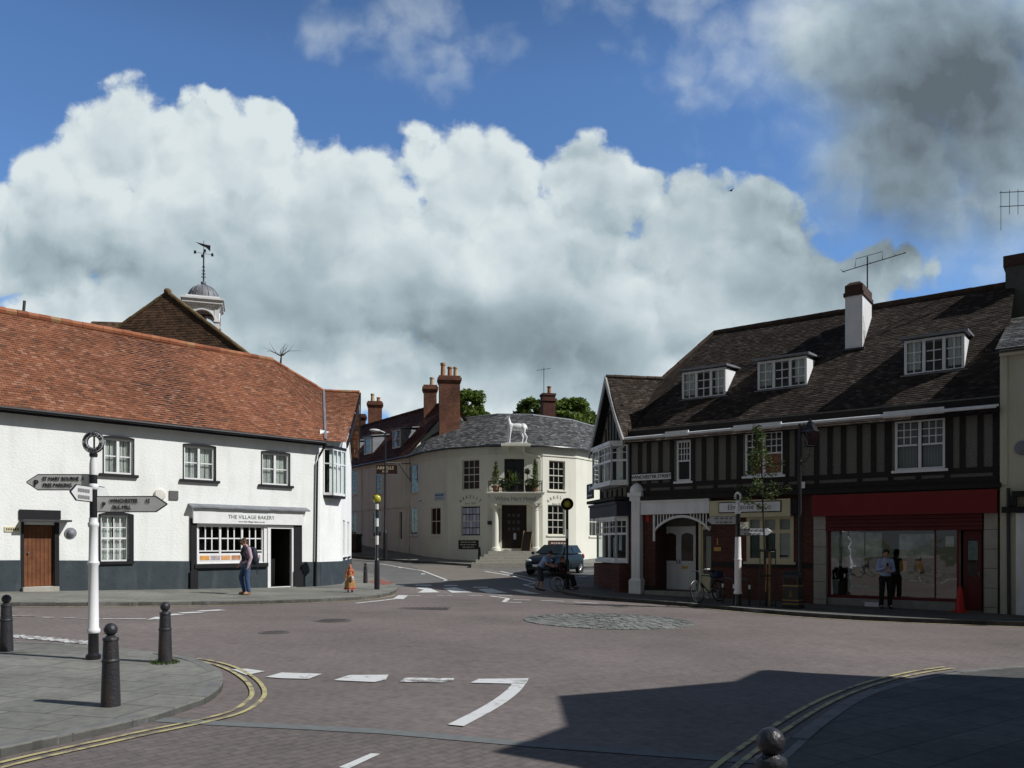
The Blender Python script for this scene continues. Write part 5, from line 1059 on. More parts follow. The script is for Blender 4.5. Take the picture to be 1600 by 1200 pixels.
# ------------------------------------------------------------------ cream house at the right edge
crm = thing('cream_house', 'tall pale cream rendered house adjoining the red fronted shop', 'building', FR.M @ Matrix.Translation((TR, 0, 0)))
t0, t1 = TR + .02, TR + 7.5; zE = 7.25; HO = -.12
op = [(TR + .75, TR + 2.2, FR.gz(TR + 1, 0) + PH + .1, 2.35, .9), (TR + 1.2, TR + 2.3, 4.2, 6.0, .5)]
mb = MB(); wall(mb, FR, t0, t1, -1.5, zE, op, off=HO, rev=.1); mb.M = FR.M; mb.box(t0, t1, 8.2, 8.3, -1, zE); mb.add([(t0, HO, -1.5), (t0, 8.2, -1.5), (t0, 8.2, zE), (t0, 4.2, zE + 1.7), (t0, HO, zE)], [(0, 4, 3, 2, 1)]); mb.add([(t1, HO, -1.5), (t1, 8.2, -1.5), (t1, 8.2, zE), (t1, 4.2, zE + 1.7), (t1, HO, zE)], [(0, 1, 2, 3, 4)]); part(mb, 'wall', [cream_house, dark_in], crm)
mb = MB(); a, b, c, d = FR.w(t0 - .1, HO - .25, zE - .1), FR.w(t1, HO - .25, zE - .1), FR.w(t1, 4.2, zE + 1.8), FR.w(t0 - .1, 4.2, zE + 1.8); tiles(mb, a, b, c, d, .2, .25); tiles(mb, FR.w(t1, 8.5, zE - .1), FR.w(t0 - .1, 8.5, zE - .1), d, c, .4, .4); mb.slabq([a + und, b + und, c + und, d + und], .05); part(mb, 'roof', slate, crm)
mb = MB(FR.M); mb.box(t0, t1, HO - .2, HO - .001, zE - .28, zE - .12); mb.box(t0, t0 + .18, HO - .03, HO - .001, 3.4, zE - .28); part(mb, 'eaves_cornice', cream_house, crm)
mb = MB(FR.M); mb.box(t0 + .3, t1, HO - .3, HO, 3.05, 3.2); mb.box(t0 + .05, t1, HO - .18, HO - .001, 2.62, 2.78); mb.box(t0 + .25, t0 + .4, HO - .28, HO, 2.8, 3.05); mb.box(t0 + .7, t0 + .85, HO - .28, HO, 2.8, 3.05); part(mb, 'shop_cornice', black_paint, crm)
mb = MB(FR.M); mb.box(t0 + .38, t0 + .72, HO - .08, HO - .001, -1, 2.6); mb.box(t0 + .72, t0 + 2.4, HO - .08, HO - .001, 2.36, 2.6); part(mb, 'shop_frame', shade_white, crm)
window(crm, FR, op[0], off=HO, lights=1, nx=1, ny=1, m=mat('purple_paint', (.05, .03, .09), None, 3, .5), fw=.1, name='shop_window'); window(crm, FR, op[1], off=HO, nx=2, ny=4, style='sash', m=shade_white)
mb = MB(FR.M); mb.tube([(t0 + .2, HO - .06, 3.3), (t0 + .22, HO - .06, -.6)], .045, 8); part(mb, 'downpipe', lead_dark, crm, True)
mb = MB(FR.M); tq, zq = FR.t(1598, HO), FR.z(1598, 700, HO); mb.lathe([(.2, 0), (.2, .05), (.15, .09), (.003, .1)], 18, (tq, HO, zq), 0, Matrix.Rotation(R(90), 3, 'X')); part(mb, 'alarm_box', lead, crm, True)
# party-wall chimney
cp = P(1585, 505, 26.0); q = FR.M.inverted() @ cp; zct = FR.z(1585, 415, q.y); mb = MB(FR.M); ta, tb = FR.t(1571, q.y), FR.t(1571, q.y) + 1.0; mb.box(ta, tb, q.y, q.y + 1.1, 7.0, zct); ch = part(mb, 'chimney', mat('grey_render', (.11, .11, .105), (.07, .07, .065), 3, .9), crm)
mb = MB(FR.M); mb.box(ta - .06, tb + .06, q.y - .06, q.y + 1.16, zct, zct + .35); part(mb, 'brick_cap', MC['dark_chimney_brick'], ch)
bp = FR.w(ta + .55, q.y + .5, zct + .3); mb = MB(); pz = lambda py: CAMH - (py - HOR) / FPX * bp.y; mb.tube([bp, (bp.x, bp.y, pz(290))], .025, 6); xl = P(1562, 0, bp.y).x
for yy in (300, 322): mb.tube([(xl, bp.y, pz(yy + 1)), (bp.x + .9, bp.y + .3, pz(yy - 9))], .014, 5)
for k in range(5): x = xl + .04 + k * .28; mb.tube([(x, bp.y, pz(298 - k)), (x, bp.y, pz(360 - 6 * k if k == 0 else 335))], .009, 5)
one(mb, 'tv_aerial', gloss_black, 'large comb shaped television aerial above the chimney at the right edge', 'aerial', at(bp), 'rooftop aerials')
# corner building outside the frame that throws the big shadow
H = 6.2; dsp = Vector((math.sin(R(SUN_AZ)), math.cos(R(SUN_AZ)))) * (H / math.tan(R(SUN_EL)))
gpx = [(1420, 1056), (1200, 1048), (1160, 1065), (1020, 1077), (878, 1088), (890, 1135), (835, 1156), (772, 1176), (905, 1199)]
pts = [Vector(gxy(*p)) + dsp for p in gpx]; pts = [Vector((19, 11.0)), Vector((13.5, 8.4))] + pts[1:] + [pts[-1] + Vector((1.0, -1.2)), Vector((8.6, -6)), Vector((19, -6))]
cnb = thing('corner_building', 'brick corner building just outside the right edge, seen only by its shadow', 'building', at((13, 3, 0)))
mb = MB(); mb.extr([(p.x, p.y) for p in reversed(pts)], -1, H); part(mb, 'wall', brick, cnb)
mb = MB(); mb.extr([(p.x, p.y) for p in reversed([Vector((12.5, 3)) + (p - Vector((12.5, 3))) * .97 for p in pts])], H + .003, H + .12); part(mb, 'roof', lead, cnb)
for a, b in zip(pts[1:], pts[2:4]):
    Fc = Fr((b.x, b.y), (a.x, a.y)); k = max(1, int(Fc.L / 1.7))
    for i in range(k):
        tm_ = Fc.L * (i + .5) / k
        for z0, z1 in ((.9, 2.5), (3.7, 5.2)): window(cnb, Fc, (tm_ - .42, tm_ + .42, z0, z1), off=-.09, nx=2, ny=4, style='sash', m=white_paint, sill=stone)
mb = MB(); mb.extr([(p.x, p.y) for p in reversed([Vector((12.5, 3)) + (p - Vector((12.5, 3))) * 1.012 for p in pts])], H - .35, H - .12); part(mb, 'cornice', stone, cnb)
# ------------------------------------------------------------------ the hotel with its bowed front
hot = thing('hotel', 'cream rendered hotel with bowed front, slate roof and columned porch', 'building', at((0, 46, 0)))
HZ = 7.2
pl = [(640, 49.5), (663, 47.4), (700, 45.6), (762, 44.3), (848, 44.3), (900, 45.6), (946, 48.6)]
pts = [P(px, 850, Y) for px, Y in pl]; pts = [Vector((p.x, p.y, 0)) for p in pts]; pts.append(pts[-1] + Vector((1.6, 4.5, 0)))
HF = [Fr((a.x, a.y), (b.x, b.y)) for a, b in zip(pts, pts[1:])]
hw = {}
ops = [[] for _ in HF]
def hb(i, key, x0, y0, x1, y1, dep=.8, inn=1): b = HF[i].box(x0, y0, x1, y1); hw[key] = (i, b); ops[i].append((*b, dep, inn))
hb(0, 'a', 642, 725, 653, 770); hb(0, 'b', 641, 793, 652, 836); hb(1, 'c', 673, 793, 689, 836)
hb(2, 'd', 722, 718, 749, 765, .8, 2); hb(2, 'e', 720, 790, 750, 838, .35); hb(3, 'f', 788, 717, 819, 771, .8); hb(3, 'g', 784, 789, 823, 857, .5)
hb(4, 'h', 858, 720, 883, 766, .8); hb(4, 'i', 856, 789, 883, 836, .8); hb(5, 'j', 926, 726, 938, 757, .6); hb(5, 'k', 921, 793, 939, 838, .6)
mb = MB()
for F, o in zip(HF, ops): wall(mb, F, 0, F.L, -1, HZ, o, rev=.14)
mb.M = Matrix(); rear = [pts[-1] + Vector((-2, 6, 0)), pts[0] + Vector((6, 9, 0)), pts[0]]
for a, b in zip([pts[-1]] + rear, rear): mb.poly([(a.x, a.y, -1), (b.x, b.y, -1), (b.x, b.y, HZ), (a.x, a.y, HZ)])
part(mb, 'wall', [cream_wall, dark_in, red_in], hot)
hsash = mat('cream_sash', (.66, .64, .55), (.58, .56, .48), 4, .5)
def hwin(key, nx=3, ny=4, cur=None, m=hsash, rec=.10, style='sash', sill=cream_wall): i, b = hw[key]; return window(hot, HF[i], b, nx=nx, ny=ny, style=style, m=m, rec=rec, fw=.055, bar=.03, cur=cur, sill=sill)
hwin('a', 2, 4, rec=.03); hwin('b', 2, 2, rec=.03); hwin('c', 2, 2, rec=.03); hwin('d', 3, 4); hwin('h', 3, 4); hwin('i', 3, 4); hwin('j', 2, 4); hwin('k', 3, 2)
we = hwin('e', 1, 1); i, b = hw['e']; mb = MB(HF[i].M)
for r_ in range(4):
    for c_ in range(5):
        w_ = (b[1] - b[0] - .16) / 5; h_ = (b[3] - b[2] - .2) / 4; x = b[0] + .08 + c_ * w_; z = b[2] + .1 + r_ * h_; mb.box(x + .01, x + w_ - .02, .085, .09, z + .02, z + h_ - .03, (r_ + c_ * 2) % 3)
part(mb, 'pinned_sheet', [mat('sheet_blue', (.42, .45, .60), (.30, .33, .46), 9, .7), mat('sheet_lilac', (.50, .44, .56), (.36, .32, .42), 9, .7), mat('sheet_white', (.58, .60, .66), (.44, .46, .52), 9, .7)], we)
# string course, cornice
mb = MB()
for F in HF: mb.M = F.M; mb.box(-.02, F.L + .02, -.05, .0, HZ - .55, HZ - .48)
part(mb, 'cornice', cream_wall, hot)
# french window and door
i, b = hw['f']; F3h = HF[3]; fw_ = window(hot, F3h, b, lights=2, nx=2, ny=4, m=black_paint, rec=.08, fw=.07, name='french_window')
i, b = hw['g']; dz0 = F3h.gz(2, 0) + PH + .62; mb = MB(F3h.M); mb.box(b[0], b[1], .12, .16, b[2] - .3, b[3])
tm = (b[0] + b[1]) / 2
for a, c in ((b[0], tm), (tm, b[1])):
    for r_ in range(4):
        z = b[2] + .08 + r_ * (b[3] - b[2] - .5) / 4; mb.box(a + .1, c - .08, .105, .12, z + .04, z + (b[3] - b[2] - .5) / 4 - .04)
dd = part(mb, 'door', mat('dark_brown_door', (.020, .011, .009), (.012, .008, .007), 4, .4), hot)
mb = MB(F3h.M)
for r_ in range(3):
    for c_ in range(3): mb.box(tm - .36 + c_ * .26, tm - .22 + c_ * .26, .098, .104, b[2] + 1.0 + r_ * .38, b[2] + 1.16 + r_ * .38)
part(mb, 'leaded_light', mat('dim_glass', (.10, .11, .12), (.05, .05, .06), 9, .15), dd)
mb = MB(F3h.M); mb.box(tm - .04, tm + .1, .09, .104, b[2] + .5, b[2] + .85); part(mb, 'door_notice', MC['sheet_white'], dd)
# porch: steps, columns, entablature, balcony rail
PD = 1.35; base = F3h.z(800, 861, -PD); gq = lambda t, y: F3h.gz(t, y) + PH
p0, p1 = F3h.t(766, -PD), F3h.t(845, -PD); ztop = F3h.z(800, 769, -PD); zar = F3h.z(800, 787, -PD)
mb = MB(F3h.M); gs0 = gq(1.5, -PD - 1.2)
ns = 5
for k in range(ns):
    z = gs0 + (base - gs0) * (k + 1) / ns; ex = (ns - 1 - k) * .30; mb.box(p0 - .1 - ex * .7, p1 + .05 + ex * .3, -PD - .28 - ex, -.001, z - .5, z - (.001 * k))
part(mb, 'porch_steps', stone, hot)
mb = MB(F3h.M); mb.box(p0 - .02, p1 + .02, -PD - .05, -.001, zar, ztop - .14); mb.box(p0 - .14, p1 + .14, -PD - .18, -.001, ztop - .14, ztop - .06); mb.box(p0 - .20, p1 + .20, -PD - .24, -.001, ztop - .06, ztop); mb.box(p0 - .05, p1 + .05, -PD - .08, -PD - .04, zar, zar + .07)
part(mb, 'entablature', cream_wall, hot)
cols_ = []
for (t, y) in ((F3h.t(774, -PD + .1), -PD + .18), (F3h.t(837, -PD + .1), -PD + .18), (p0 + .28, -.16), (p1 - .28, -.16)):
    c = F3h.w(t, y, 0); mb = MB(); r = .175; zc0, zc1 = base, zar
    mb.lathe([(.27, zc0), (.27, zc0 + .10), (.23, zc0 + .12), (.24, zc0 + .18), (r, zc0 + .22), (r, zc0 + 1.0), (r * .86, zc1 - .34), (r * 1.05, zc1 - .32), (r * .9, zc1 - .29), (r * 1.1, zc1 - .12), (r * 1.5, zc1 - .10), (r * 1.5, zc1)], 20, (c.x, c.y, 0))
    if y < -1:
        for sx in (-1, 1): mb.lathe([(.09, -.10), (.11, -.10), (.11, .10), (.09, .10)], 12, (c.x + sx * .23, c.y, zc1 - .14), 0, Matrix.Rotation(R(90), 3, 'X'))
    part(mb, 'column', cream_wall, hot, True)
text('White Hart Hotel', .30, F3h.M @ Matrix.Translation(((p0 + p1) / 2, -PD - .055, (zar + ztop - .14) / 2 + .02)), 'lettering', mat('grey_letter', (.2, .2, .17), None, 4, .7), hot, .004)
mb = MB(F3h.M); zr = F3h.z(800, 752, -PD); 
mb.box(p0 - .1, p1 + .1, -PD - .12, -PD - .09, zr - .02, zr + .02); mb.box(p0 - .1, p1 + .1, -PD - .12, -PD - .09, ztop + .08, ztop + .11)
for x in (p0 - .1, p1 + .07): mb.box(x, x + .03, -PD - .09, 0, zr - .02, zr + .02)
k = 0; x = p0 - .1
while x < p1 + .1: mb.box(x, x + .018, -PD - .115, -PD - .095, ztop, zr); x += .13
for y in [-.1 - .15 * i for i in range(8)]:
    for x in (p0 - .095, p1 + .075): mb.box(x, x + .018, y, y + .018, ztop, zr)
part(mb, 'balcony_railing', gloss_black, hot)
# roof
slat_eave = [p + Vector((d.y, -d.x, 0)) * .28 + Vector((0, 0, HZ - .02)) for p, d in zip(pts, [Vector((HF[max(0, min(i, len(HF) - 1))].u.x + HF[max(0, i - 1)].u.x, HF[max(0, min(i, len(HF) - 1))].u.y + HF[max(0, i - 1)].u.y, 0)).normalized() for i in range(len(pts))])]
rp = [P(668, 674, 53), P(690, 660, 53), P(728, 654, 52.5), P(778, 648, 51.5), P(832, 649, 51.5), P(893, 657, 52.5), P(960, 676, 56), P(985, 690, 60)]
mb = MB(); rb = MB()
for i in range(len(pts) - 1):
    tiles(mb, slat_eave[i], slat_eave[i + 1], rp[i + 1], rp[i], .20, .24, .012, .008); rb.poly([q + und for q in (slat_eave[i], slat_eave[i + 1], rp[i + 1], rp[i])])
    bk_ = Vector((0, 6, -4)); rb.poly([rp[i], rp[i + 1], rp[i + 1] + bk_, rp[i] + bk_]); a, b = pts[i], pts[i + 1]; u3 = Vector((0, 0, HZ - .06)); rb.poly([slat_eave[i] + Vector((0, 0, -.05)), slat_eave[i + 1] + Vector((0, 0, -.05)), b + u3, a + u3])
hr = part(mb, 'roof', slate, hot); part(rb, 'roof_underlay', black_paint, hr)
mb = MB()
for a, b in zip(rp, rp[1:]): mb.tube([a, b], .09, 8)
part(mb, 'ridge_tiles', lead, hr, True)
mb = MB()
mb.tube([p + Vector((0, -.05, -.04)) for p in slat_eave], .055, 8); part(mb, 'gutter', gloss_black, hot, True)
mb = MB(F3h.M); xd = HF[3].L - .12; mb.tube([(xd - .95, -.3, HZ - .25), (xd - .9, -.18, HZ - .45), (xd - .05, -.08, HZ - .62), (xd, -.07, HZ - .8), (xd, -.07, F3h.z(842, 768))], .035, 8); part(mb, 'downpipe', cream_wall, hot, True)
# ledge for the hart
lz = F3h.z(805, 693.5, -.5); l0, l1 = F3h.t(783, -.5), F3h.t(829, -.5); mb = MB(F3h.M); mb.box(l0, l1, -.85, .3, lz - .14, lz); mb.box(l0 + .3, l0 + .42, -.5, .0, lz - .38, lz - .14); mb.box(l1 - .42, l1 - .3, -.5, .0, lz - .38, lz - .14); part(mb, 'hart_ledge', cream_wall, hot)
# chimney on the right, behind
cc = P(856, 650, 57.0); mb = MB(at((cc.x, cc.y, 0), R(12))); s_ = 57 / FPX; zt = P(0, 617, 57).z + .0; mb.box(-.45, .45, -.4, .4, 7, zt + .1 * 0 + .45 - .45); zt2 = P(0, 628, 57).z; c_ = part(mb, 'chimney', brick, hot)
mb = MB(at((cc.x, cc.y, 0), R(12))); mb.box(-.52, .52, -.47, .47, zt2, zt2 + .14); mb.box(-.5, .5, -.45, .45, zt - .1, zt + .05); part(mb, 'chimney_cap', brick, c_)
mb = MB(); mb.lathe([(.14, 0), (.12, .5), (.16, .52), (.16, .6), (.1, .6)], 12, (cc.x + .1, cc.y, zt)); part(mb, 'chimney_pot', terracotta, c_, True)
mb = MB(); b_ = Vector((cc.x - .3, cc.y - .35, zt - .6)); zz = P(0, 576, 57).z; mb.tube([b_, (b_.x, b_.y, zz)], .022, 6); mb.tube([(b_.x - .5, b_.y, zz - .2), (b_.x + .5, b_.y, zz - .05)], .013, 5)
for q in (-.45, -.2, .05, .3): mb.tube([(b_.x + q, b_.y - .25, zz - .14 + q * .12), (b_.x + q, b_.y + .25, zz - .14 + q * .12)], .009, 5)
one(mb, 'tv_aerial', gloss_black, 'thin television aerial on the brick chimney behind the slate hotel roof', 'aerial', at(b_), 'rooftop aerials')
# painted brewery lettering
def arcword(F, px, py, word, rad, size, m, sub=None):
    mb = MB(); t, z = F.t(px), F.z(px, py); n = len(word)
    for k, ch in enumerate(word):
        a = (k - (n - 1) / 2) * size * .98 / rad; M = F.M @ Matrix.Translation((t + rad * math.sin(a), -.004, z - rad + rad * math.cos(a))) @ Matrix.Rotation(a, 4, 'Y'); textmb(mb, ch, size, M, .002, .006)
    if sub: textmb(mb, sub, .17, F.M @ Matrix.Translation((t, -.004, z - .38)), .002)
    return mb
ochre = mat('brown_lettering', (.20, .18, .14), None, 4, .7)
one(arcword(HF[2], 735, 776, 'ARKELLS', 1.0, .24, ochre, 'Since 1843'), 'wall_lettering', ochre, 'curved brown lettering ARKELLS painted above the window covered in pinned sheets', 'lettering', at((0, 45, 0)))
one(arcword(HF[4], 871, 777, 'ARKELLS', 1.0, .24, ochre, 'Since 1843'), 'wall_lettering', ochre, 'curved brown lettering ARKELLS painted between the sunlit windows right of the porch', 'lettering', at((0, 45, 0)))
dkb = mat('dark_board', (.022, .018, .016), None, 4, .5); rdb = mat('maroon_board', (.06, .018, .016), None, 4, .5); palel = mat('pale_lettering', (.5, .48, .42), None, 4, .6)
def board(F, x0, y0, x1, y1, m, lab, lines, th=.05, name='wall_sign', edge=None, lm=None):
    b = F.box(x0, y0, x1, y1); mb = MB(F.M); mb.box(b[0], b[1], -th, -.0, b[2], b[3])
    o = one(mb, name, m, lab, 'sign', F.M.copy()); t = MB(F.M); n = len(lines); h = (b[3] - b[2]) / (n + .6)
    for i, (wd, f) in enumerate(lines):
        z = b[3] - h * (i + .8)
        if isinstance(wd, str): textmb(t, wd, f, F.M @ Matrix.Translation(((b[0] + b[1]) / 2, -th - .003, z)), .002)
        else:
            x = b[0] + (b[1] - b[0]) * (1 - wd) / 2; e_ = b[1] - (b[1] - b[0]) * (1 - wd) / 2; t.M = F.M
            while x < e_: L_ = random.uniform(.08, .26); t.box(x, min(x + L_, e_), -th - .004, -th, z - f / 2, z + f / 2); x += L_ + .05
            t.M = Matrix()
    t.M = Matrix(); part(t, 'lettering', lm or palel, o); return o
board(HF[2], 717, 844, 748, 858, dkb, 'dark notice board with pale lettering on the shaded wall left of the porch', [(.75, .06), (.8, .06), (.6, .06)])
board(HF[4], 857, 844.5, 887, 858, rdb, 'maroon notice board with pale lettering partly hidden behind the parked car', [(.8, .06), (.6, .06)])
board(HF[1], 680, 770, 696, 782, mat('blue_white_board', (.50, .58, .66), None, 3, .5), 'small white and blue board on the shaded wall above the ground floor window', [(.8, .10), (.6, .05)], lm=mat('blue_ink', (.05, .14, .35), None, 4, .5))
board(HF[0], 654, 780, 662, 785.5, shade_white, 'small white street name plate on the shaded hotel wall', [(.8, .06)], name='street_name_sign', lm=ink)
mb = MB(HF[3].M); t, z = HF[3].t(765), HF[3].z(765, 817); mb.box(t - .12, t + .12, -.16, 0, z - .1, z + .1); part(mb, 'wall_lamp', gloss_black, hot)
# ---- older wing with red roof
W0 = pts[0] + Vector((-.02, .02, 0)); W1 = Vector((-11.63, 57, 0)); W2 = W1 + (W1 - W0).normalized() * 8
FW = Fr((W2.x, W2.y), (W0.x, W0.y)); LW = FW.L
wing = thing('hotel_wing', 'older cream wing beside the hotel with red tiled roof, dormers and tall brick chimneys', 'building', FW.M.copy())
WZ = 7.4
wo = [FW.box(548, 735, 556.5, 773), FW.box(587, 731, 597, 772), FW.box(546, 801, 557, 842), FW.box(582, 798, 596, 840), FW.box(624, 800, 628, 842)]
mb = MB(); wall(mb, FW, 0, LW, -.5, WZ, [(*o, .6) for o in wo], rev=.12); mb.M = FW.M; mb.box(0, LW, 6, 6.1, -.5, WZ); mb.poly([(LW, 0, WZ), (LW, 6, WZ), (LW, 3, WZ + 3.5)]); mb.poly([(0, 0, -.5), (0, 6, -.5), (0, 6, WZ), (0, 3, WZ + 3.5), (0, 0, WZ)]); part(mb, 'wall', [cream_wing, dark_in], wing)
for o in wo[:4]: window(wing, FW, o, nx=2, ny=4 if o is wo[0] or o is wo[1] else 2, style='sash', m=hsash, rec=.025, fw=.08, bar=.05, sill=cream_wing)
mb = MB(FW.M); mb.box(0, LW, -.06, 0, 4.05, 4.2); mb.box(0, LW, -.09, 0, WZ - .45, WZ - .32); mb.box(0, LW, -.05, 0, -.5, 1.65); part(mb, 'string_course', cream_wing, wing)
mb = MB(FW.M); mb.tube([(LW - .35, -.06, WZ - .1), (LW - .35, -.06, 1)], .04, 6); mb.tube([(FW.t(566), -.06, WZ - .1), (FW.t(566), -.06, 1)], .04, 6); part(mb, 'downpipe', cream_wing, wing, True)
wq = lambda t, w, z: FW.w(t, w, z)
mb = MB(); a, b, c, d = wq(0, -.25, WZ - .2), wq(LW + .3, -.25, WZ - .2), wq(LW + .3, 3, WZ + 3.5), wq(0, 3, WZ + 3.5); tiles(mb, a, b, c, d, .15, .2, sag=.08); tiles(mb, wq(LW + .3, 6.2, WZ - .1), wq(0, 6.2, WZ - .1), d, c, .3, .4)
wr = part(mb, 'roof', redtile, wing); mb = MB(); mb.slabq([a + und, b + und, c + und, d + und], .03); part(mb, 'roof_underlay', black_paint, wr); mb = MB(); ridge(mb, d, c, .11); part(mb, 'ridge_tiles', MC['old_red_tiles'], wr, True)
mb = MB(); mb.tube([a + Vector((0, 0, -.05)), b + Vector((0, 0, -.05))], .06, 6); part(mb, 'gutter', gloss_black, wing, True)
for px, py, wd in ((553, 706, 1.2), (586, 697, 1.3), (629, 690, 1.25)):
    n_ = Vector((-FW.i.x, -FW.i.y, 3 / 3.7)); h_ = FW.M.inverted() @ hit(px, py, wq(0, 0, WZ), n_); t, w, z = h_.x, max(.35, h_.y), WZ + h_.y * 1.17
    w = .45; z0, z1 = WZ + .45, WZ + 1.75; mb = MB(FW.M); dpt = 1.6
    mb.box(t - wd / 2, t + wd / 2, w, w + dpt, z0, z1); d_ = part(mb, 'dormer', lead, wing)
    mb = MB(FW.M); mb.add([(t - wd / 2 - .1, w - .12, z1), (t + wd / 2 + .1, w - .12, z1), (t + wd / 2 + .1, w + dpt, z1 + .22), (t - wd / 2 - .1, w + dpt, z1 + .22), (t - wd / 2 - .1, w - .12, z1 + .07), (t + wd / 2 + .1, w - .12, z1 + .07), (t + wd / 2 + .1, w + dpt, z1 + .29), (t - wd / 2 - .1, w + dpt, z1 + .29)], [(3,2,1,0),(4,5,6,7),(0,1,5,4),(1,2,6,5),(0,4,7,3)]); part(mb, 'flat_roof', lead, d_)
    mb = MB(FW.M); y = w - .03; x0, x1 = t - wd / 2 + .08, t + wd / 2 - .08; mb.box(x0, x0 + .09, y - .05, y, z0 + .1, z1 - .02); mb.box(x1 - .09, x1, y - .05, y, z0 + .1, z1 - .02); mb.box(x0, x1, y - .051, y + .001, z0 + .1, z0 + .2); mb.box(x0, x1, y - .051, y + .001, z1 - .1, z1 - .02); mb.box(x0, x1, y - .045, y, (z0 + z1) / 2, (z0 + z1) / 2 + .06); part(mb, 'window', hsash, d_)
    mb = MB(FW.M); mb.add([(x0, y - .01, z0 + .1), (x1, y - .01, z0 + .1), (x1, y - .01, z1 - .02), (x0, y - .01, z1 - .02)], [(0, 1, 2, 3)]); part(mb, 'pane', glass, d_)
def stack(par, px, Y, wpx, ytop, zb, dep, pots, m=brick_or, rot=None, ybase=None):
    c = P(px, 850, Y); s_ = Y / FPX; zt = P(0, ytop, Y).z; w = wpx * s_ / 2; M = at((c.x, c.y, 0), rot if rot is not None else math.atan2(FW.u.y, FW.u.x) + R(90)); mb = MB(M); w *= .82
    mb.box(-w, w, -dep / 2, dep / 2, zb, zt - .42); ch = part(mb, 'chimney', m, par); mb = MB(M); mb.box(-w - .05, w + .05, -dep / 2 - .05, dep / 2 + .05, zt - .42, zt - .30); mb.box(-w - .1, w + .1, -dep / 2 - .1, dep / 2 + .1, zt - .30, zt - .12); mb.box(-w - .03, w + .03, -dep / 2 - .03, dep / 2 + .03, zt - .12, zt); part(mb, 'chimney_cap', m, ch)
    for (x, y, h, mm) in pots: mb = MB(M); mb.lathe([(.17, 0), (.15, .1), (.125, h * .8), (.16, h * .84), (.16, h), (.10, h)], 14, M @ Vector((x * w, y, zt))) if 0 else mb.lathe([(.17, 0), (.15, .1), (.125, h * .8), (.16, h * .84), (.16, h), (.10, h)], 14, (x * w, y, zt)); part(mb, 'chimney_pot', mm, ch, True)
stack(wing, 702, 50.2, 39, 589, 6.5, .9, [(-.62, 0, .85, terracotta), (.05, 0, .62, terracotta), (.62, 0, .62, buffpot)], rot=R(8))
stack(wing, 672, 53.0, 24, 603, 7, .8, [(.3, 0, .55, buffpot)], rot=R(8))
stack(wing, 586, 62.0, 26, 628, 7, .8, [(-.35, 0, .62, buffpot), (.5, 0, .35, terracotta)], rot=R(8))
stack(wing, 562, 64.0, 22, 648, 7, .9, [], m=brick, rot=R(8))
# hanging pub sign on a bracket
mb = MB(); s0 = P(593, 726, 46.5); s1 = P(641, 721, 48.9); bz = P(0, 721, 47.5).z; hp = Vector((s1.x, s1.y, bz)); he = Vector((s1.x - 1.45, s1.y - .9, bz)); mb.tube([hp, he], .03, 6); mb.tube([hp + Vector((0, 0, -1.0)), hp.lerp(he, .25) + Vector((0, 0, -.5)), hp.lerp(he, .45) + Vector((0, 0, -.03))], .02, 6); mb.tube([hp + Vector((0, 0, -1.1)), hp + Vector((0, 0, .1))], .025, 6)
ps = one(mb, 'pub_sign', gloss_black, 'black iron bracket with a small hanging board reading ARKELLS ALES on the hotel corner', 'sign', at(hp))
sm = Matrix.Translation(he.lerp(hp, .1) + Vector((0, 0, -.42))); mb = MB(sm); mb.box(-.62, .62, -.04, .04, -.26, .26); mb.tube([(-.4, 0, .26), (-.4, 0, .42)], .012, 5); mb.tube([(.4, 0, .26), (.4, 0, .42)], .012, 5); part(mb, 'sign_board', mat('dark_maroon_board', (.05, .02, .018), None, 4, .5), ps)
mb = MB(); textmb(mb, 'ARKELLS', .26, sm @ Matrix.Translation((-.08, -.043, .08)), .002, .006); textmb(mb, 'ALES', .17, sm @ Matrix.Translation((-.1, -.043, -.13)), .002, .004); part(mb, 'lettering', mat('cream_letter', (.7, .62, .45), None, 4, .6), ps)
# ---- white hart statue
hc = F3h.w(F3h.t(805, -.45), -.45, lz); HM = Matrix.Translation(hc); hart = thing('hart_statue', 'white painted statue of a standing hart on the ledge above the hotel porch', 'statue', HM)
s_ = 1.5 / 1.5; mb = MB(HM)
mb.ell((.10, 0, .93), (.46, .17, .20), 16); mb.ell((-.24, 0, .92), (.20, .165, .24), 14); mb.ell((.44, 0, .92), (.20, .16, .21), 14)
mb.cap((-.30, 0, 1.0), (-.37, 0, 1.38), .14, .085); mb.cap((-.37, 0, 1.40), (-.56, 0, 1.36), .085, .045); mb.ell((-.40, 0, 1.42), (.10, .075, .085), 10)
for y in (-.06, .06): mb.cap((-.34, y, 1.46), (-.29, y * 2.3, 1.58), .035, .012)
for y, dx_ in ((-.09, 0), (.09, -.10)):
    mb.cap((-.27 + dx_ * .5, y, .85), (-.29 + dx_, y, .44), .095, .05); mb.cap((-.29 + dx_, y, .44), (-.31 + dx_, y, .10), .047, .038); mb.cap((-.31 + dx_, y, .08), (-.37 + dx_, y, .04), .045, .04)
for y, dx_ in ((-.09, .10), (.09, -.10)):
    mb.cap((.46, y, .86), (.42 + dx_ * .6, y, .58), .13, .075); mb.cap((.42 + dx_ * .6, y, .58), (.54 + dx_, y, .36), .065, .045); mb.cap((.54 + dx_, y, .36), (.47 + dx_, y, .08), .043, .036); mb.cap((.46 + dx_, y, .07), (.41 + dx_, y, .04), .045, .04)
mb.cap((.60, 0, .98), (.66, 0, .82), .05, .03)
stat = mat('white_statue_paint', (.80, .80, .80), (.72, .73, .73), 4, .6); blob(mb, 'body', stat, hart, .018, 3)
mb = MB(HM); mb.box(-.55, .68, -.22, .22, -.02, .05); part(mb, 'plinth', stat, hart)
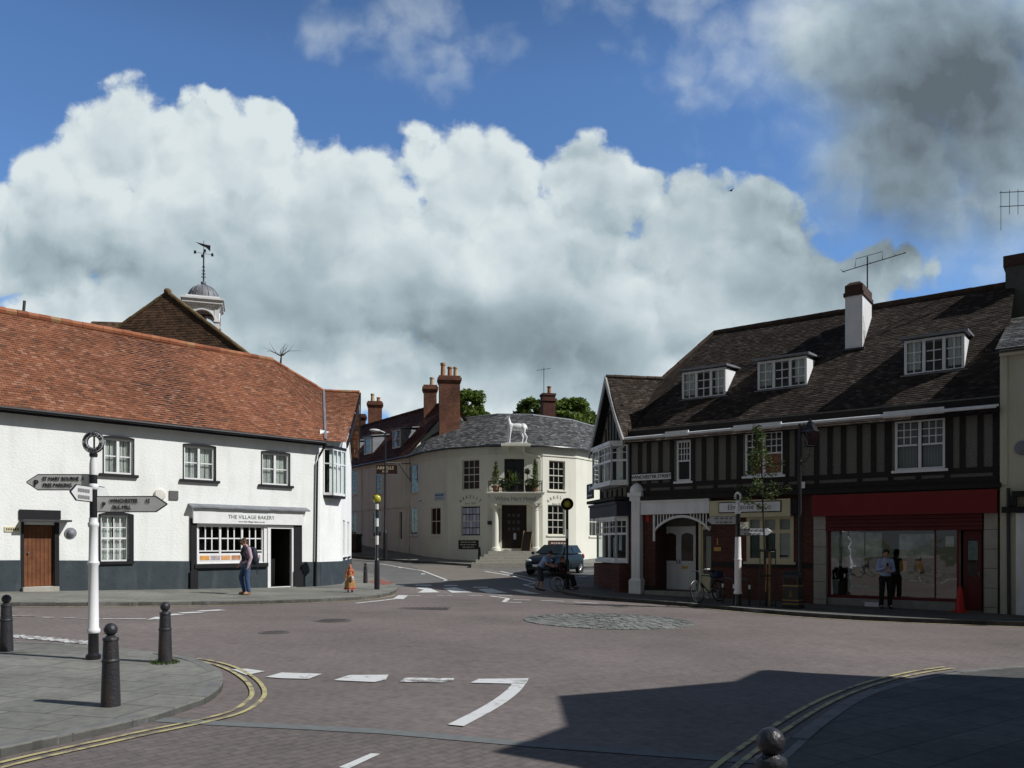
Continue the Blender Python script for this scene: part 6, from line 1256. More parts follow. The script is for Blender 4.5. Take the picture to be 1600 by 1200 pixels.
# ---- balcony plants
def leafcloud(mb, cs, n, size, mi=0, flat=.5):
    for _ in range(n):
        c, r = random.choice(cs); 
        while True:
            p = Vector((random.uniform(-1, 1), random.uniform(-1, 1), random.uniform(-1, 1)))
            if .25 < p.length < 1: break
        p = Vector(c) + Vector((p.x * r[0], p.y * r[1], p.z * r[2])); d = Vector((random.gauss(0, 1), random.gauss(0, 1), random.gauss(0, 1) * flat)).normalized(); e_ = d.cross(Vector((random.gauss(0, 1), random.gauss(0, 1), random.gauss(0, 1)))).normalized(); s = size * random.uniform(.6, 1.3)
        mb.add([p - d * s, p + e_ * s * .45, p + d * s, p - e_ * s * .45], [(0, 1, 2, 3)])
greens = leafmat('balcony_leaves', [(.04, .075, .015), (.07, .12, .025), (.11, .16, .04), (.16, .17, .05)])
dgreen = leafmat('dark_leaves', [(.02, .04, .012), (.035, .06, .018), (.05, .08, .025)])
def potplant(px, name, label, kind, h, potm, r=.16):
    y = -PD + .25; t = F3h.t(px, y); b = F3h.w(t, y, ztop); M = Matrix.Translation(b); o = thing(name, label, 'plant', M, 'potted plants on the porch balcony')
    mb = MB(M); mb.lathe([(r * .7, 0), (r, .30), (r * 1.1, .31), (r * 1.1, .36), (r * .9, .36), (r * .85, .3)], 16); part(mb, 'pot', potm, o, True)
    mb = MB(M)
    if kind == 'cone': leafcloud(mb, [((0, 0, .45 + h * q), (r * 1.7 * (1 - q) + .05, r * 1.7 * (1 - q) + .05, .2)) for q in [i / 8 for i in range(9)]], 420, .07)
    elif kind == 'ball':
        leafcloud(mb, [((0, 0, .45 + h), (.17, .17, .17))], 200, .05); 
    elif kind == 'spike':
        for _ in range(60):
            a = random.random() * 6.28; el = random.uniform(.2, 1.5); L_ = h * random.uniform(.6, 1); d = Vector((math.cos(a) * math.cos(el), math.sin(a) * math.cos(el), math.sin(el))); s = Vector((-math.sin(a), math.cos(a), 0)) * .025; p0_ = Vector((0, 0, .42)); p1_ = p0_ + d * L_ * .6; p2_ = p0_ + d * L_ + Vector((0, 0, -.18 * L_)); mb.add([p0_ - s * .6, p0_ + s * .6, p1_ + s, p1_ - s, p2_], [(0, 1, 2, 3), (3, 2, 4)])
    else: leafcloud(mb, [((0, 0, .5), (.32, .25, .28)), ((.12, -.1, .35), (.3, .2, .25))], 380, .075)
    part(mb, 'foliage', greens if kind != 'ball' else dgreen, o)
    if kind in ('ball', 'cone'): mb = MB(M); mb.tube([(0, 0, .3), (0, 0, .45 + h * (.9 if kind == 'ball' else .6))], .02, 6); part(mb, 'stem', oak_pale, o)
potplant(775, 'potted_conifer', 'cone shaped conifer in terracotta pot at the left end of the balcony', 'cone', 1.05, terracotta, .2)
potplant(788, 'potted_shrub', 'low spreading pale green shrub next to the cone shaped conifer on the balcony', 'bush', .5, buffpot)
potplant(804, 'potted_palm', 'spiky yellow green palm before the french window on the balcony', 'spike', .95, black_paint, .18)
potplant(796, 'potted_topiary', 'small round headed topiary left of the spiky palm on the balcony', 'ball', .62, black_paint, .12)
potplant(824, 'potted_topiary', 'dark ball topiary on a bare stem right of the french window', 'ball', .68, dkb, .13)
potplant(829, 'potted_shrub', 'low bushy green shrub under the dark ball topiary on the balcony', 'bush', .5, dkb)
potplant(836, 'potted_conifer', 'slim pointed conifer in a red pot at the right end of the balcony', 'cone', 1.15, terracotta, .15)
# ------------------------------------------------------------------ trees behind the roofs
bark = mat('bark', (.06, .045, .033), (.04, .03, .022), 7, .95, .5)
def big_tree(label, c, base_z, rx, rz, n, lm, size=.3):
    M = Matrix.Translation((c.x, c.y, base_z)); o = thing('broadleaf_tree', label, 'tree', M, 'trees behind the hotel'); cz = c.z - base_z; mb = MB(M)
    mb.tube([(0, 0, 0), (.1, 0, cz * .4), (0, .1, cz * .7)], [.4, .32, .22], 10); br = []
    for k in range(11):
        a = k * 2.4; d = Vector((math.cos(a) * rx * random.uniform(.45, .85), math.sin(a) * rx * random.uniform(.45, .85), cz + rz * random.uniform(-.55, .75))); mb.tube([(0, 0, cz * .55), Vector((0, 0, cz * .55)).lerp(d, .55) + Vector((0, 0, .4)), d], [.16, .09, .03], 6); br.append(d)
    part(mb, 'trunk', bark, o, True); mb = MB(M); cs = [(d, (rx * random.uniform(.24, .42), rx * random.uniform(.24, .42), rz * random.uniform(.2, .34))) for d in br]
    for _ in range(26):
        a = random.random() * 6.28; q = random.uniform(-.4, 1.0); rr = math.sqrt(max(0, 1 - q * q * .9)) * random.uniform(.55, 1); s = random.uniform(.15, .3); cs.append(((math.cos(a) * rx * rr * .8, math.sin(a) * rx * rr * .8, cz + rz * q * .85), (rx * s, rx * s, rz * s * .8)))
    leafcloud(mb, cs, n, size, 0, .6); part(mb, 'crown', lm, o)
lm1 = leafmat('fresh_leaves', [(.07, .11, .018), (.11, .17, .028), (.15, .22, .042), (.20, .27, .07)])
big_tree('green tree crown showing between the big brick chimney and the slate roof', P(733, 655, 72), 2, 2.1, 2.6, 6500, lm1, .2)
big_tree('leafy tree left of the small brick chimney behind the slate roof', P(832, 656, 76), 2, 1.9, 2.0, 6500, lm1, .2)
big_tree('broadest tree, right of the small brick chimney behind the slate roof', P(893, 662, 74), 2, 2.8, 2.4, 11000, lm1, .2)
big_tree('dark narrow tree squeezed between the roof end and the timber gable', P(932, 672, 76), 2, 1.5, 2.0, 5000, lm1, .2)
# ------------------------------------------------------------------ street furniture
ball_bollards = 'black ball topped bollards'
def make_bollard():
    o = thing('bollard', 'x', 'bollard', Matrix(), ball_bollards); mb = MB()
    mb.lathe([(.094, -.05), (.092, .06), (.080, .44), (.084, .445), (.087, .46), (.084, .475), (.078, .48), (.070, .66), (.076, .665), (.078, .68), (.072, .695), (.055, .70), (.04, .715)], 28); part(mb, 'post', bollard_iron, o, True)
    mb = MB(); mb.ell((0, 0, .775), (.066, .066, .066), 20); mb.lathe([(.04, .70), (.035, .712)], 12); part(mb, 'ball_finial', bollard_iron, o, True); return o
gloss_black2 = gloss_black
bl = [((173, 1103), PH - .035, 'weathered black bollard with rust at its foot, nearest on the left pavement'), ((258, 1035), PH - .035, 'black bollard with grass at its foot near the far kerb right of the signpost'),
      ((10, 1017), PH - .035, 'tapered black bollard farthest left of the signpost near the road'), ((571, 911), PH, 'small black bollard on the pavement corner behind the toddler')]
b0 = None
for (px, py), dz, lab in bl:
    p = gp(px, py, dz); M = at(p, random.random() * 6)
    if b0 is None: b0 = make_bollard(); b0.matrix_world = M; WM[b0.name] = M; b0['label'] = lab
    else: copy_tree(b0, M, lab)
dd = 3.78; p = P(1204, 850, dd); copy_tree(b0, at((p.x, p.y, zg(p.x, p.y) + PH - .035)), 'shaded black bollard beside the double yellow lines on the near right pavement')
p = gp(749, 879, PH); copy_tree(b0, at(p), 'small distant bollard beside the hotel steps')
mb = MB(); p = gp(560, 897, PH); copy_tree(b0, at(Vector((p.x - .62, p.y - .6, p.z))), 'black bollard half hidden behind the corner of the bakery plinth')
for q, s_ in (((258, 1036), 60), ((173, 1104), 12)):
    c = gp(q[0], q[1], PH - .035); mb = MB()
    for _ in range(s_ * 3):
        a = random.random() * 6.28; r = random.uniform(.12, .19); b_ = Vector((c.x + r * math.cos(a), c.y + r * math.sin(a), c.z)); t = b_ + Vector((random.gauss(0, .03), random.gauss(0, .03), random.uniform(.02, .07))); mb.add([b_ + Vector((.006, 0, 0)), b_ - Vector((.006, 0, 0)), t], [(0, 1, 2)])
    if s_ > 20: tag(one(mb, 'grass_tuft', leafmat('grass_blades', [(.05, .10, .02), (.09, .15, .03)]), 'ring of short green grass at the foot of the far bollard', 'grass', at(c)), kind='stuff')
# --- fingerposts
def finger(par, M, L, h, m, rows, name='sign_arm', tip=.16, back=True):
    """arm from the post along +x of M, pointed end; rows=[(text,size,x,z)]"""
    mb = MB(M); mb.prism([(0, -h / 2), (L - tip, -h / 2), (L, 0), (L - tip, h / 2), (0, h / 2)], -.012, .012); rim = .012
    a = part(mb, name, m, par); mb = MB(M)
    o = [(0, -h / 2), (L - tip, -h / 2), (L, 0), (L - tip, h / 2), (0, h / 2)]
    for (xa, za), (xb, zb) in zip(o, o[1:]): mb.tube([(xa, 0, za), (xb, 0, zb)], .0185 if 0 else .013, 6)
    part(mb, 'arm_rim', gloss_black, a); return a
def letters(par, mb, m, name='lettering'): return part(mb, name, m, par)
sign_grey = mat('sign_plate_paint', (.78, .78, .76), (.66, .66, .65), 6, .5); post_white = mat('post_white_paint', (.80, .80, .82), (.72, .72, .74), 5, .4, stain=(2.5, .35, (.42, .40, .36)))
fp = gp(146, 1030, PH - .035); FM_ = at(fp); fY = fp.y; zf = lambda py: CAMH - (py - HOR) / FPX * fY - fp.z; sF = fY / FPX
sgn = thing('fingerpost', 'tall white fingerpost with ring finial and two long arms on the near left pavement', 'signpost', FM_)
mb = MB(FM_); mb.lathe([(.085, 0), (.10, .01), (.10, .06), (.070, .09), (.066, .36), (.074, .37)], 24); part(mb, 'post_base', gloss_black, sgn, True)
mb = MB(FM_); r = .070; mb.lathe([(.078, .37), (.088, .385), (.088, .42), (.070, .45), (.062, zf(885)), (.076, zf(882)), (.080, zf(879)), (.062, zf(876)), (.056, zf(825)), (.070, zf(822)), (.074, zf(818)), (.058, zf(815)), (.058, zf(809))], 24); pst = part(mb, 'post', post_white, sgn, True)
mb = MB(FM_); mb.lathe([(.050, zf(809)), (.050, zf(742)), (.048, zf(738))], 20); part(mb, 'arm_collar', gloss_black, sgn, True)
mb = MB(FM_); mb.lathe([(.053, zf(765)), (.066, zf(763)), (.066, zf(758)), (.053, zf(756))], 20); mb.lathe([(.053, zf(742)), (.052, zf(725)), (.040, zf(716)), (.042, zf(714))], 20); part(mb, 'post_cap', post_white, sgn, True)
mb = MB(FM_); mb.lathe([(.05, zf(714)), (.055, zf(711)), (.055, zf(709)), (.045, zf(708))], 16)
rc_ = zf(691); RO, RI = 16.5 * sF, 9.8 * sF; n = 36; vs = []
part(mb, 'finial_collar', gloss_black, sgn, True); mb = MB(FM_)
for i in range(n):
    a = 6.2832 * i / n
    for r_, y in ((RI, -.022), (RO, -.022), (RO, .022), (RI, .022)): vs.append((r_ * math.cos(a), y, rc_ + r_ * math.sin(a)))
mb.add(vs, [(i*4+q, ((i+1)%n)*4+q, ((i+1)%n)*4+(q+1)%4, i*4+(q+1)%4) for i in range(n) for q in range(4)]); rg = part(mb, 'ring_finial', mat('ring_grey', (.62, .63, .65), (.5, .51, .53), 8, .6), sgn)
mb = MB(FM_); mb.torus((0, 0, rc_), RO, .012, (0, 1, 0), 36, 6); mb.torus((0, 0, rc_), RI, .010, (0, 1, 0), 36, 6); mb.tube([(0.01, 0, rc_ - RI), (0.01, 0, rc_ + RI)], .012, 6); part(mb, 'ring_rim', gloss_black, rg)
mb = MB()
def ringword(word, rad, a0, sg):
    n = len(word); st = .29
    for k, ch in enumerate(word):
        a = (k - (n - 1) / 2) * st * sg
        M = FM_ @ Matrix.Translation((0, -.024, rc_)) @ Matrix.Rotation(a if sg > 0 else a, 4, 'Y') @ Matrix.Translation((0, 0, rad * sg)); textmb(mb, ch, .062, M, .003, .001)
ringword('HAMPSHIRE', (RO + RI) / 2, 0, 1); ringword('WHITCHURCH', (RO + RI) / 2, 0, -1); part(mb, 'lettering', gloss_black, rg)
armh = 23 * sF; AL = (146 - 42) * sF
Mx = lambda z, rz: FM_ @ Matrix.Translation((0, 0, z)) @ Matrix.Rotation(rz, 4, 'Z') @ Matrix.Translation((.06, 0, 0))
la = finger(sgn, Mx(zf(753.5), R(180)), AL - .06, armh, sign_grey, None)
mb = MB(); T_ = FM_ @ Matrix.Translation((0, -.015, zf(753.5)))
textmb(mb, 'ST MARY BOURNE  4', .078, T_ @ Matrix.Translation((-.42, 0, .045)), .003, .0, xs=.80); textmb(mb, 'FREE PARKING', .078, T_ @ Matrix.Translation((-.50, 0, -.045)), .003, .0, xs=.80); textmb(mb, 'P', .13, T_ @ Matrix.Translation((-.80, 0, -.02)), .003, .002); letters(la, mb, gloss_black)
ra = finger(sgn, Mx(zf(788), R(-4)), (262 - 150) * sF, armh, sign_grey, None)
mb = MB(); T_ = FM_ @ Matrix.Translation((0, 0, zf(788))) @ Matrix.Rotation(R(-4), 4, 'Z') @ Matrix.Translation((0, -.015, 0)); textmb(mb, 'WINCHESTER      12', .078, T_ @ Matrix.Translation((.54, 0, .045)), .003, .0, xs=.85); textmb(mb, 'SILK MILL', .078, T_ @ Matrix.Translation((.42, 0, -.045)), .003, .0, xs=.85); textmb(mb, 'P', .10, T_ @ Matrix.Translation((.16, 0, -.01)), .003, .002); letters(ra, mb, gloss_black)
pb_ = mat('plate_white', (.70, .70, .68), (.6, .6, .58), 6, .5)
a3 = finger(sgn, FM_ @ Matrix.Translation((0, 0, zf(773))) @ Matrix.Rotation(R(274), 4, 'Z') @ Matrix.Translation((.06, 0, 0)), .62, .20, pb_, None); mb = MB(FM_ @ Matrix.Translation((0, 0, zf(773))) @ Matrix.Rotation(R(274), 4, 'Z'))
for z in (.04, -.05):
    x = .16
    while x < .5: mb.box(x, x + .035, .018, .0215, z - .022, z + .022); x += .05
part(mb, 'lettering', mat('faded_letter', (.3, .3, .3), None, 4, .6), a3)
a4 = finger(sgn, FM_ @ Matrix.Translation((0, 0, zf(770))) @ Matrix.Rotation(R(98), 4, 'Z') @ Matrix.Translation((.06, 0, 0)), .5, .2, sign_grey, None)
# second fingerpost, far pavement
q = gp(1153, 946, PH); QM = at(q); zf2 = lambda py: CAMH - (py - HOR) / FPX * q.y - q.z; s2 = q.y / FPX
sg2 = thing('fingerpost', 'slender white signpost with small pointed arms beside the bicycle and sapling', 'signpost', QM)
mb = MB(QM); mb.lathe([(.11, 0), (.11, .05), (.095, .08), (.09, zf2(928))], 16); part(mb, 'post_base', gloss_black, sg2, True)
mb = MB(QM); mb.lathe([(.12, zf2(928)), (.13, zf2(926)), (.105, zf2(923)), (.10, zf2(876)), (.115, zf2(874)), (.098, zf2(872)), (.085, zf2(839))], 20); part(mb, 'post', post_white, sg2, True)
mb = MB(QM); mb.lathe([(.07, zf2(839)), (.07, zf2(803))], 14); part(mb, 'arm_collar', gloss_black, sg2, True)
mb = MB(QM); mb.lathe([(.085, zf2(803)), (.08, zf2(794)), (.05, zf2(790)), (.03, zf2(786))], 16); mb.torus((0, 0, zf2(777)), 7 * s2, .035, (1, .35, 0), 24, 8); part(mb, 'ring_finial', post_white, sg2, True)
def arm2(x0, x1, py, h, rz, lines):
    L_ = abs(x1 - x0) * s2; M = QM @ Matrix.Translation((0, 0, zf2(py))) @ Matrix.Rotation(rz, 4, 'Z') @ Matrix.Translation((.06, 0, 0)); a = finger(sg2, M, L_, h * s2, mat('arm_pale', (.55, .57, .60), None, 5, .5), None, tip=.15); mb = MB(M); sgn_ = -1 if math.cos(rz) > 0 else 1
    for z in ((.06, -.06) if lines == 2 else (0,)):
        x = .12
        while x < L_ - .35: w_ = random.uniform(.05, .13); y = .019 * sgn_; mb.box(x, x + w_, min(y, y * 1.2), max(y, y * 1.2), z - .025, z + .025); x += w_ + .04
    part(mb, 'lettering', mat('arm_letter', (.2, .21, .22), None, 4, .6), a)
arm2(1150, 1104, 813, 12, R(180), 2); arm2(1156, 1207, 831, 10.5, R(2), 2)
mb = MB(QM); mb.box(.03, .27, -.16, -.12, zf2(826), zf2(816)); part(mb, 'notice_plate', mat('pale_plate', (.66, .66, .56), None, 4, .5), sg2)  # small square plate in plain pale paint
# --- belisha beacons
yglobe = mat('yellow_globe', (.50, .47, .05), (.42, .39, .04), 3, .25, spec=.6); bwhite = mat('beacon_white', (.74, .75, .75), None, 5, .5)
def beacon(px, pyb, pyt, label, bands, rz, hood):
    b = gp(px, pyb, PH); M = at(b, rz); H_ = (CAMH - (pyt - HOR) / FPX * b.y) - b.z; o = thing('belisha_beacon', label, 'beacon', M, 'belisha beacons at the zebra crossing'); s = b.y / FPX
    pt = H_ - .36; r = .058; mb = MB(M); mb.lathe([(.10, 0), (.10, 1.05), (.075, 1.12), (r, 1.15), (r, pt)], 18); mb.lathe([(r, pt), (.09, pt + .03), (.10, pt + .06), (.05, pt + .09)], 18); pp = part(mb, 'pole', gloss_black, o, True)
    for z0, z1 in bands: mb = MB(M); mb.lathe([(r + .004, z0), (r + .004, z1)], 18); part(mb, 'white_band', bwhite, pp, True)
    mb = MB(M); mb.ell((0, 0, H_ - .17), (.165, .165, .17), 24); part(mb, 'globe', yglobe, o, True)
    mb = MB(M)
    if hood == 'full': mb.lathe([(.225, -.20), (.235, -.20), (.235, .16), (.02, .17), (.02, .165), (.225, .15), (.225, -.20)], 26, (0, -.02, H_ - .17), 0, Matrix.Rotation(R(-90), 3, 'X'), False)
    else:
        vs = []; n = 20; 
        for i in range(n + 1):
            a = R(-20) + R(220) * i / n
            for y in (-.12, .14): vs.append((.215 * math.cos(a), y, H_ - .17 + .215 * math.sin(a)))
        mb.add(vs, [(2*i, 2*i+1, 2*i+3, 2*i+2) for i in range(n)])
    part(mb, 'glare_hood', black_paint, o, True); return o
beacon(589, 921, 772, 'striped zebra crossing beacon with bright yellow globe at the bakery corner', [(1.65, 1.98), (2.32, 2.62), (2.95, 3.2)], R(14), 'half')
beacon(886, 919, 781, 'zebra crossing beacon with shaded hooded globe standing before the blue car', [(1.95, 2.3)], R(0), 'full')
# --- street lamp column by the hotel
c = gp(602, 875, PH); LM_ = at(c); ztop = CAMH - (676 - HOR) / FPX * c.y - c.z; lp = thing('street_lamp', 'tall slim black lamp column with short arm before the hotel wing', 'street lamp', LM_)
mb = MB(LM_); mb.lathe([(.12, 0), (.12, 1.45), (.09, 1.6), (.065, 1.65), (.05, ztop)], 14); part(mb, 'column', gloss_black, lp, True)
mb = MB(LM_); mb.tube([(0, 0, ztop - .02), (-.18, -.1, ztop + .06), (-.35, -.2, ztop + .08)], .03, 8); mb.ell((-.52, -.30, ztop + .08), (.34, .15, .09), 16, 0, Matrix.Rotation(R(30), 4, 'Z')); part(mb, 'lamp_head', mat('pale_lamp_head', (.55, .56, .56), None, 4, .4), lp, True)
# --- old lantern column before the timber building
c = gp(1250, 949, PH); LM_ = at(c); z_ = lambda py: CAMH - (py - HOR) / FPX * c.y - c.z
lt = thing('lantern_lamp', 'black lamp post with hanging glass lantern glowing orange before the timber building', 'street lamp', LM_)
mb = MB(LM_); mb.lathe([(.09, 0), (.09, .9), (.07, 1.0), (.05, 1.05), (.045, z_(662))], 14); mb.tube([(0, 0, z_(720)), (.12, -.05, z_(722)), (.24, -.12, z_(712)), (.26, -.12, z_(702))], .018, 6); mb.tube([(0, 0, z_(690)), (.1, -.04, z_(662)), (.26, -.12, z_(664))], .018, 6); part(mb, 'column', gloss_black, lt, True)
lc = Vector((.26, -.12, 0)); z0, z1 = z_(698), z_(676); mb = MB(LM_ @ Matrix.Translation(lc)); wb, wt = .15, .27
for k in range(4):
    a = R(45 + 90 * k); a2 = R(135 + 90 * k); p = lambda r_, a_, z: Vector((r_ * math.cos(a_), r_ * math.sin(a_), z)); mb.tube([p(wb, a, z0), p(wt, a, z1)], .014, 5); mb.tube([p(wb, a, z0), p(wb, a2, z0)], .014, 5); mb.tube([p(wt, a, z1), p(wt, a2, z1)], .016, 5)
mb.lathe([(wt + .05, z1), (wt * .9, z1 + .06), (.14, z1 + .2), (.09, z1 + .24), (.09, z1 + .30), (.03, z1 + .34), (.02, z1 + .42)], 4); ln = part(mb, 'lantern_frame', gloss_black, lt)
mb = MB(LM_ @ Matrix.Translation(lc))
for k in range(4): a = R(45 + 90 * k); a2 = R(135 + 90 * k); mb.add([p(wb, a, z0), p(wb, a2, z0), p(wt, a2, z1), p(wt, a, z1)], [(0, 1, 2, 3)])
part(mb, 'lantern_glass', glassmat('lantern_glass', 1.3, (.8, .7, .6)), lt)
mb = MB(LM_ @ Matrix.Translation(lc)); mb.ell((0, 0, (z0 + z1) / 2 + .05), (.06, .06, .10), 12); part(mb, 'bulb', emis('orange_glint', (.9, .25, .08), .15), lt, True)  # weak orange emission imitates a reflection in the lantern
# --- litter bin
c = gp(1239, 950, PH); BM = at(c, math.atan2(FR.u.y, FR.u.x)); s = c.y / FPX; bn = thing('litter_bin', 'square black litter bin with gold bands on the pavement by the lamp post', 'bin', BM)
hw_, hh = 17 * s / 1.25, 52 * s; mb = MB(BM); mb.box(-hw_, hw_, -hw_, hw_, 0, .08); mb.box(-hw_ + .03, hw_ - .03, -hw_ + .03, hw_ - .03, .08, hh * .72); mb.box(-hw_, hw_, -hw_ + .0, hw_, hh * .90, hh); mb.add([(-hw_, -hw_, hh), (hw_, -hw_, hh), (hw_, hw_, hh), (-hw_, hw_, hh), (-hw_ * .6, -hw_ * .6, hh + .09), (hw_ * .6, -hw_ * .6, hh + .09), (hw_ * .6, hw_ * .6, hh + .09), (-hw_ * .6, hw_ * .6, hh + .09)], [(0,1,5,4),(1,2,6,5),(2,3,7,6),(3,0,4,7),(4,5,6,7)])
for x in (-hw_ + .03, hw_ - .09):
    for y in (-hw_ + .03, hw_ - .09): mb.box(x, x + .06, y, y + .06, hh * .72, hh * .9)
part(mb, 'body', gloss_black, bn); mb = MB(BM); gold = mat('gold_paint', (.36, .23, .06), None, 4, .4)
for f in (.12, .23, .66): mb = MB(BM); mb.box(-hw_ + .02, hw_ - .02, -hw_ + .02, hw_ - .02, hh * f, hh * f + .03); part(mb, 'gold_band', gold, bn); mb = MB(BM); mb.prism([(-.06, hh * .34), (.06, hh * .34), (.03, hh * .46), (.045, hh * .5), (0, hh * .58), (-.045, hh * .5), (-.03, hh * .46)], -hw_ + .018, -hw_ + .03); part(mb, 'emblem', gold, bn)
# --- sapling with stakes and guard
c = gp(1197, 948, PH); c.y += 0; SM = at(c); z_ = lambda py: CAMH - (py - HOR) / FPX * c.y - c.z; s = c.y / FPX
sp = thing('street_tree', 'slender young street tree with sparse green leaves and a wooden stake', 'tree', SM)
xo = lambda px: (px - 1197) * s
tr_ = [(0, 0, 0), (xo(1195), 0, z_(860)), (xo(1192), 0, z_(790)), (xo(1190), .02, z_(720)), (xo(1180), 0, z_(662))]; mb = MB(SM); mb.tube(tr_, [.035, .03, .024, .016, .006], 8); cs = []
for k in range(34):
    q = random.random() ** .8; zz = z_(815) + (z_(665) - z_(815)) * q; x0 = xo(1192) + (xo(1182) - xo(1192)) * q; a = random.random() * 6.28; L_ = (1.35 - .95 * q) * random.uniform(.35, 1.0) * (.55 + .45 * math.sin(3.14 * min(1, q * 1.3 + .15))); tip = Vector((x0 + .05 + math.cos(a) * L_, math.sin(a) * L_ * .8, zz + L_ * .45 - .1)); mb.tube([(x0, 0, zz), Vector((x0, 0, zz)).lerp(tip, .5) + Vector((0, 0, .06)), tip], [.012, .008, .003], 4)
    for f in (.35, .5, .65, .8, .92, 1.0): cs.append((Vector((x0, 0, zz)).lerp(tip, f), (.15, .15, .13)))
part(mb, 'trunk', bark, sp, True); mb = MB(SM); leafcloud(mb, cs, 1450, .05, 0, .5); part(mb, 'crown', leafmat('sapling_leaves', [(.04, .065, .02), (.065, .10, .026), (.09, .14, .036), (.15, .20, .065)]), sp)
mb = MB(SM); mb.tube([(.10, -.02, 0), (.10, -.02, z_(862))], .04, 8); mb.tube([(-.02, -.03, z_(925)), (.0, -.03, z_(880))], .02, 6); part(mb, 'stake', oak_pale, sp, True)
mb = MB(SM)
for zz in (z_(861), z_(901)): mb.box(xo(1186), xo(1209), -.06, -.02, zz, zz + .05)
for a in range(8): an = a * .785; mb.tube([(.05 + .24 * math.cos(an), .24 * math.sin(an), 0), (.05 + .24 * math.cos(an), .24 * math.sin(an), z_(858))], .007, 4)
for zz in (.05, z_(905), z_(862)): mb.torus((.05, 0, zz), .24, .01, (0, 0, 1), 20, 5)
part(mb, 'tree_guard', gloss_black, sp)
# --- cycle stands
def stand(px, py, label, rz):
    b = gp(px, py, PH); M = at(b, rz); mb = MB(M); mb.tube([(0, -.32, -.02), (0, -.32, .62), (0, -.26, .74), (0, -.15, .79), (0, .15, .79), (0, .26, .74), (0, .32, .62), (0, .32, -.02)], .026, 8)
    o = thing('cycle_stand', label, 'cycle stand', M, 'hoop cycle stands'); part(mb, 'hoop', gloss_black, o, True); mb = MB(M)
    for y in (-.32, .32): mb.lathe([(.032, .50), (.032, .62)], 10, (0, y, 0))
    part(mb, 'reflective_band', shade_white, o, True)
ang = math.atan2(FR.u.y, FR.u.x) + R(52)
stand(1138, 944, 'black hoop cycle stand next to the green bicycle', ang); stand(1162, 945, 'black hoop cycle stand behind the white signpost', ang)
# --- traffic cone
c = FR.w(FR.t(1500, -.35), -.35, 0); c.z = zg(c.x, c.y) + PH; CM = at(c); mb = MB(CM); mb.box(-.17, .17, -.17, .17, 0, .03); mb.lathe([(.13, .03), (.09, .45), (.05, .72), (.03, .73)], 18); cn = one(mb, 'traffic_cone', red_tin, 'red cone standing beside the dark red shop door', 'cone', CM, None, True)
# --- black box on wing wall, A-board in porch
c = gp(556, 863, PH); mb = MB(at(c, R(60))); mb.box(-.25, .25, -.25, .25, 0, 1.0); mb.box(-.28, .28, -.28, .28, 1.0, 1.12); mb.box(-.22, .22, -.27, -.25, .55, .8)
one(mb, 'waste_bin', gloss_black, 'small black bin standing by the wall of the hotel wing', 'bin', at(c))
c = F3h.w(F3h.t(826, -.5), -.5, base); AM = at(c, R(-35)); ab_ = thing('sandwich_board', 'folding wooden board leaning in the porch beside the hotel door', 'board', AM)
mb = MB(AM)
for sg_ in (-1, 1): mb.slabq([(-.28, sg_ * .26, 0), (.28, sg_ * .26, 0), (.28, sg_ * .03, 1.05), (-.28, sg_ * .03, 1.05)], .03)
part(mb, 'board', dkb, ab_); mb = MB(AM)
for sg_ in (-1, 1):
    for x in (-.30, .27): mb.tube([(x, sg_ * .29, -.0), (x, sg_ * .03, 1.1)], .025, 6)
part(mb, 'frame', oak_pale, ab_)
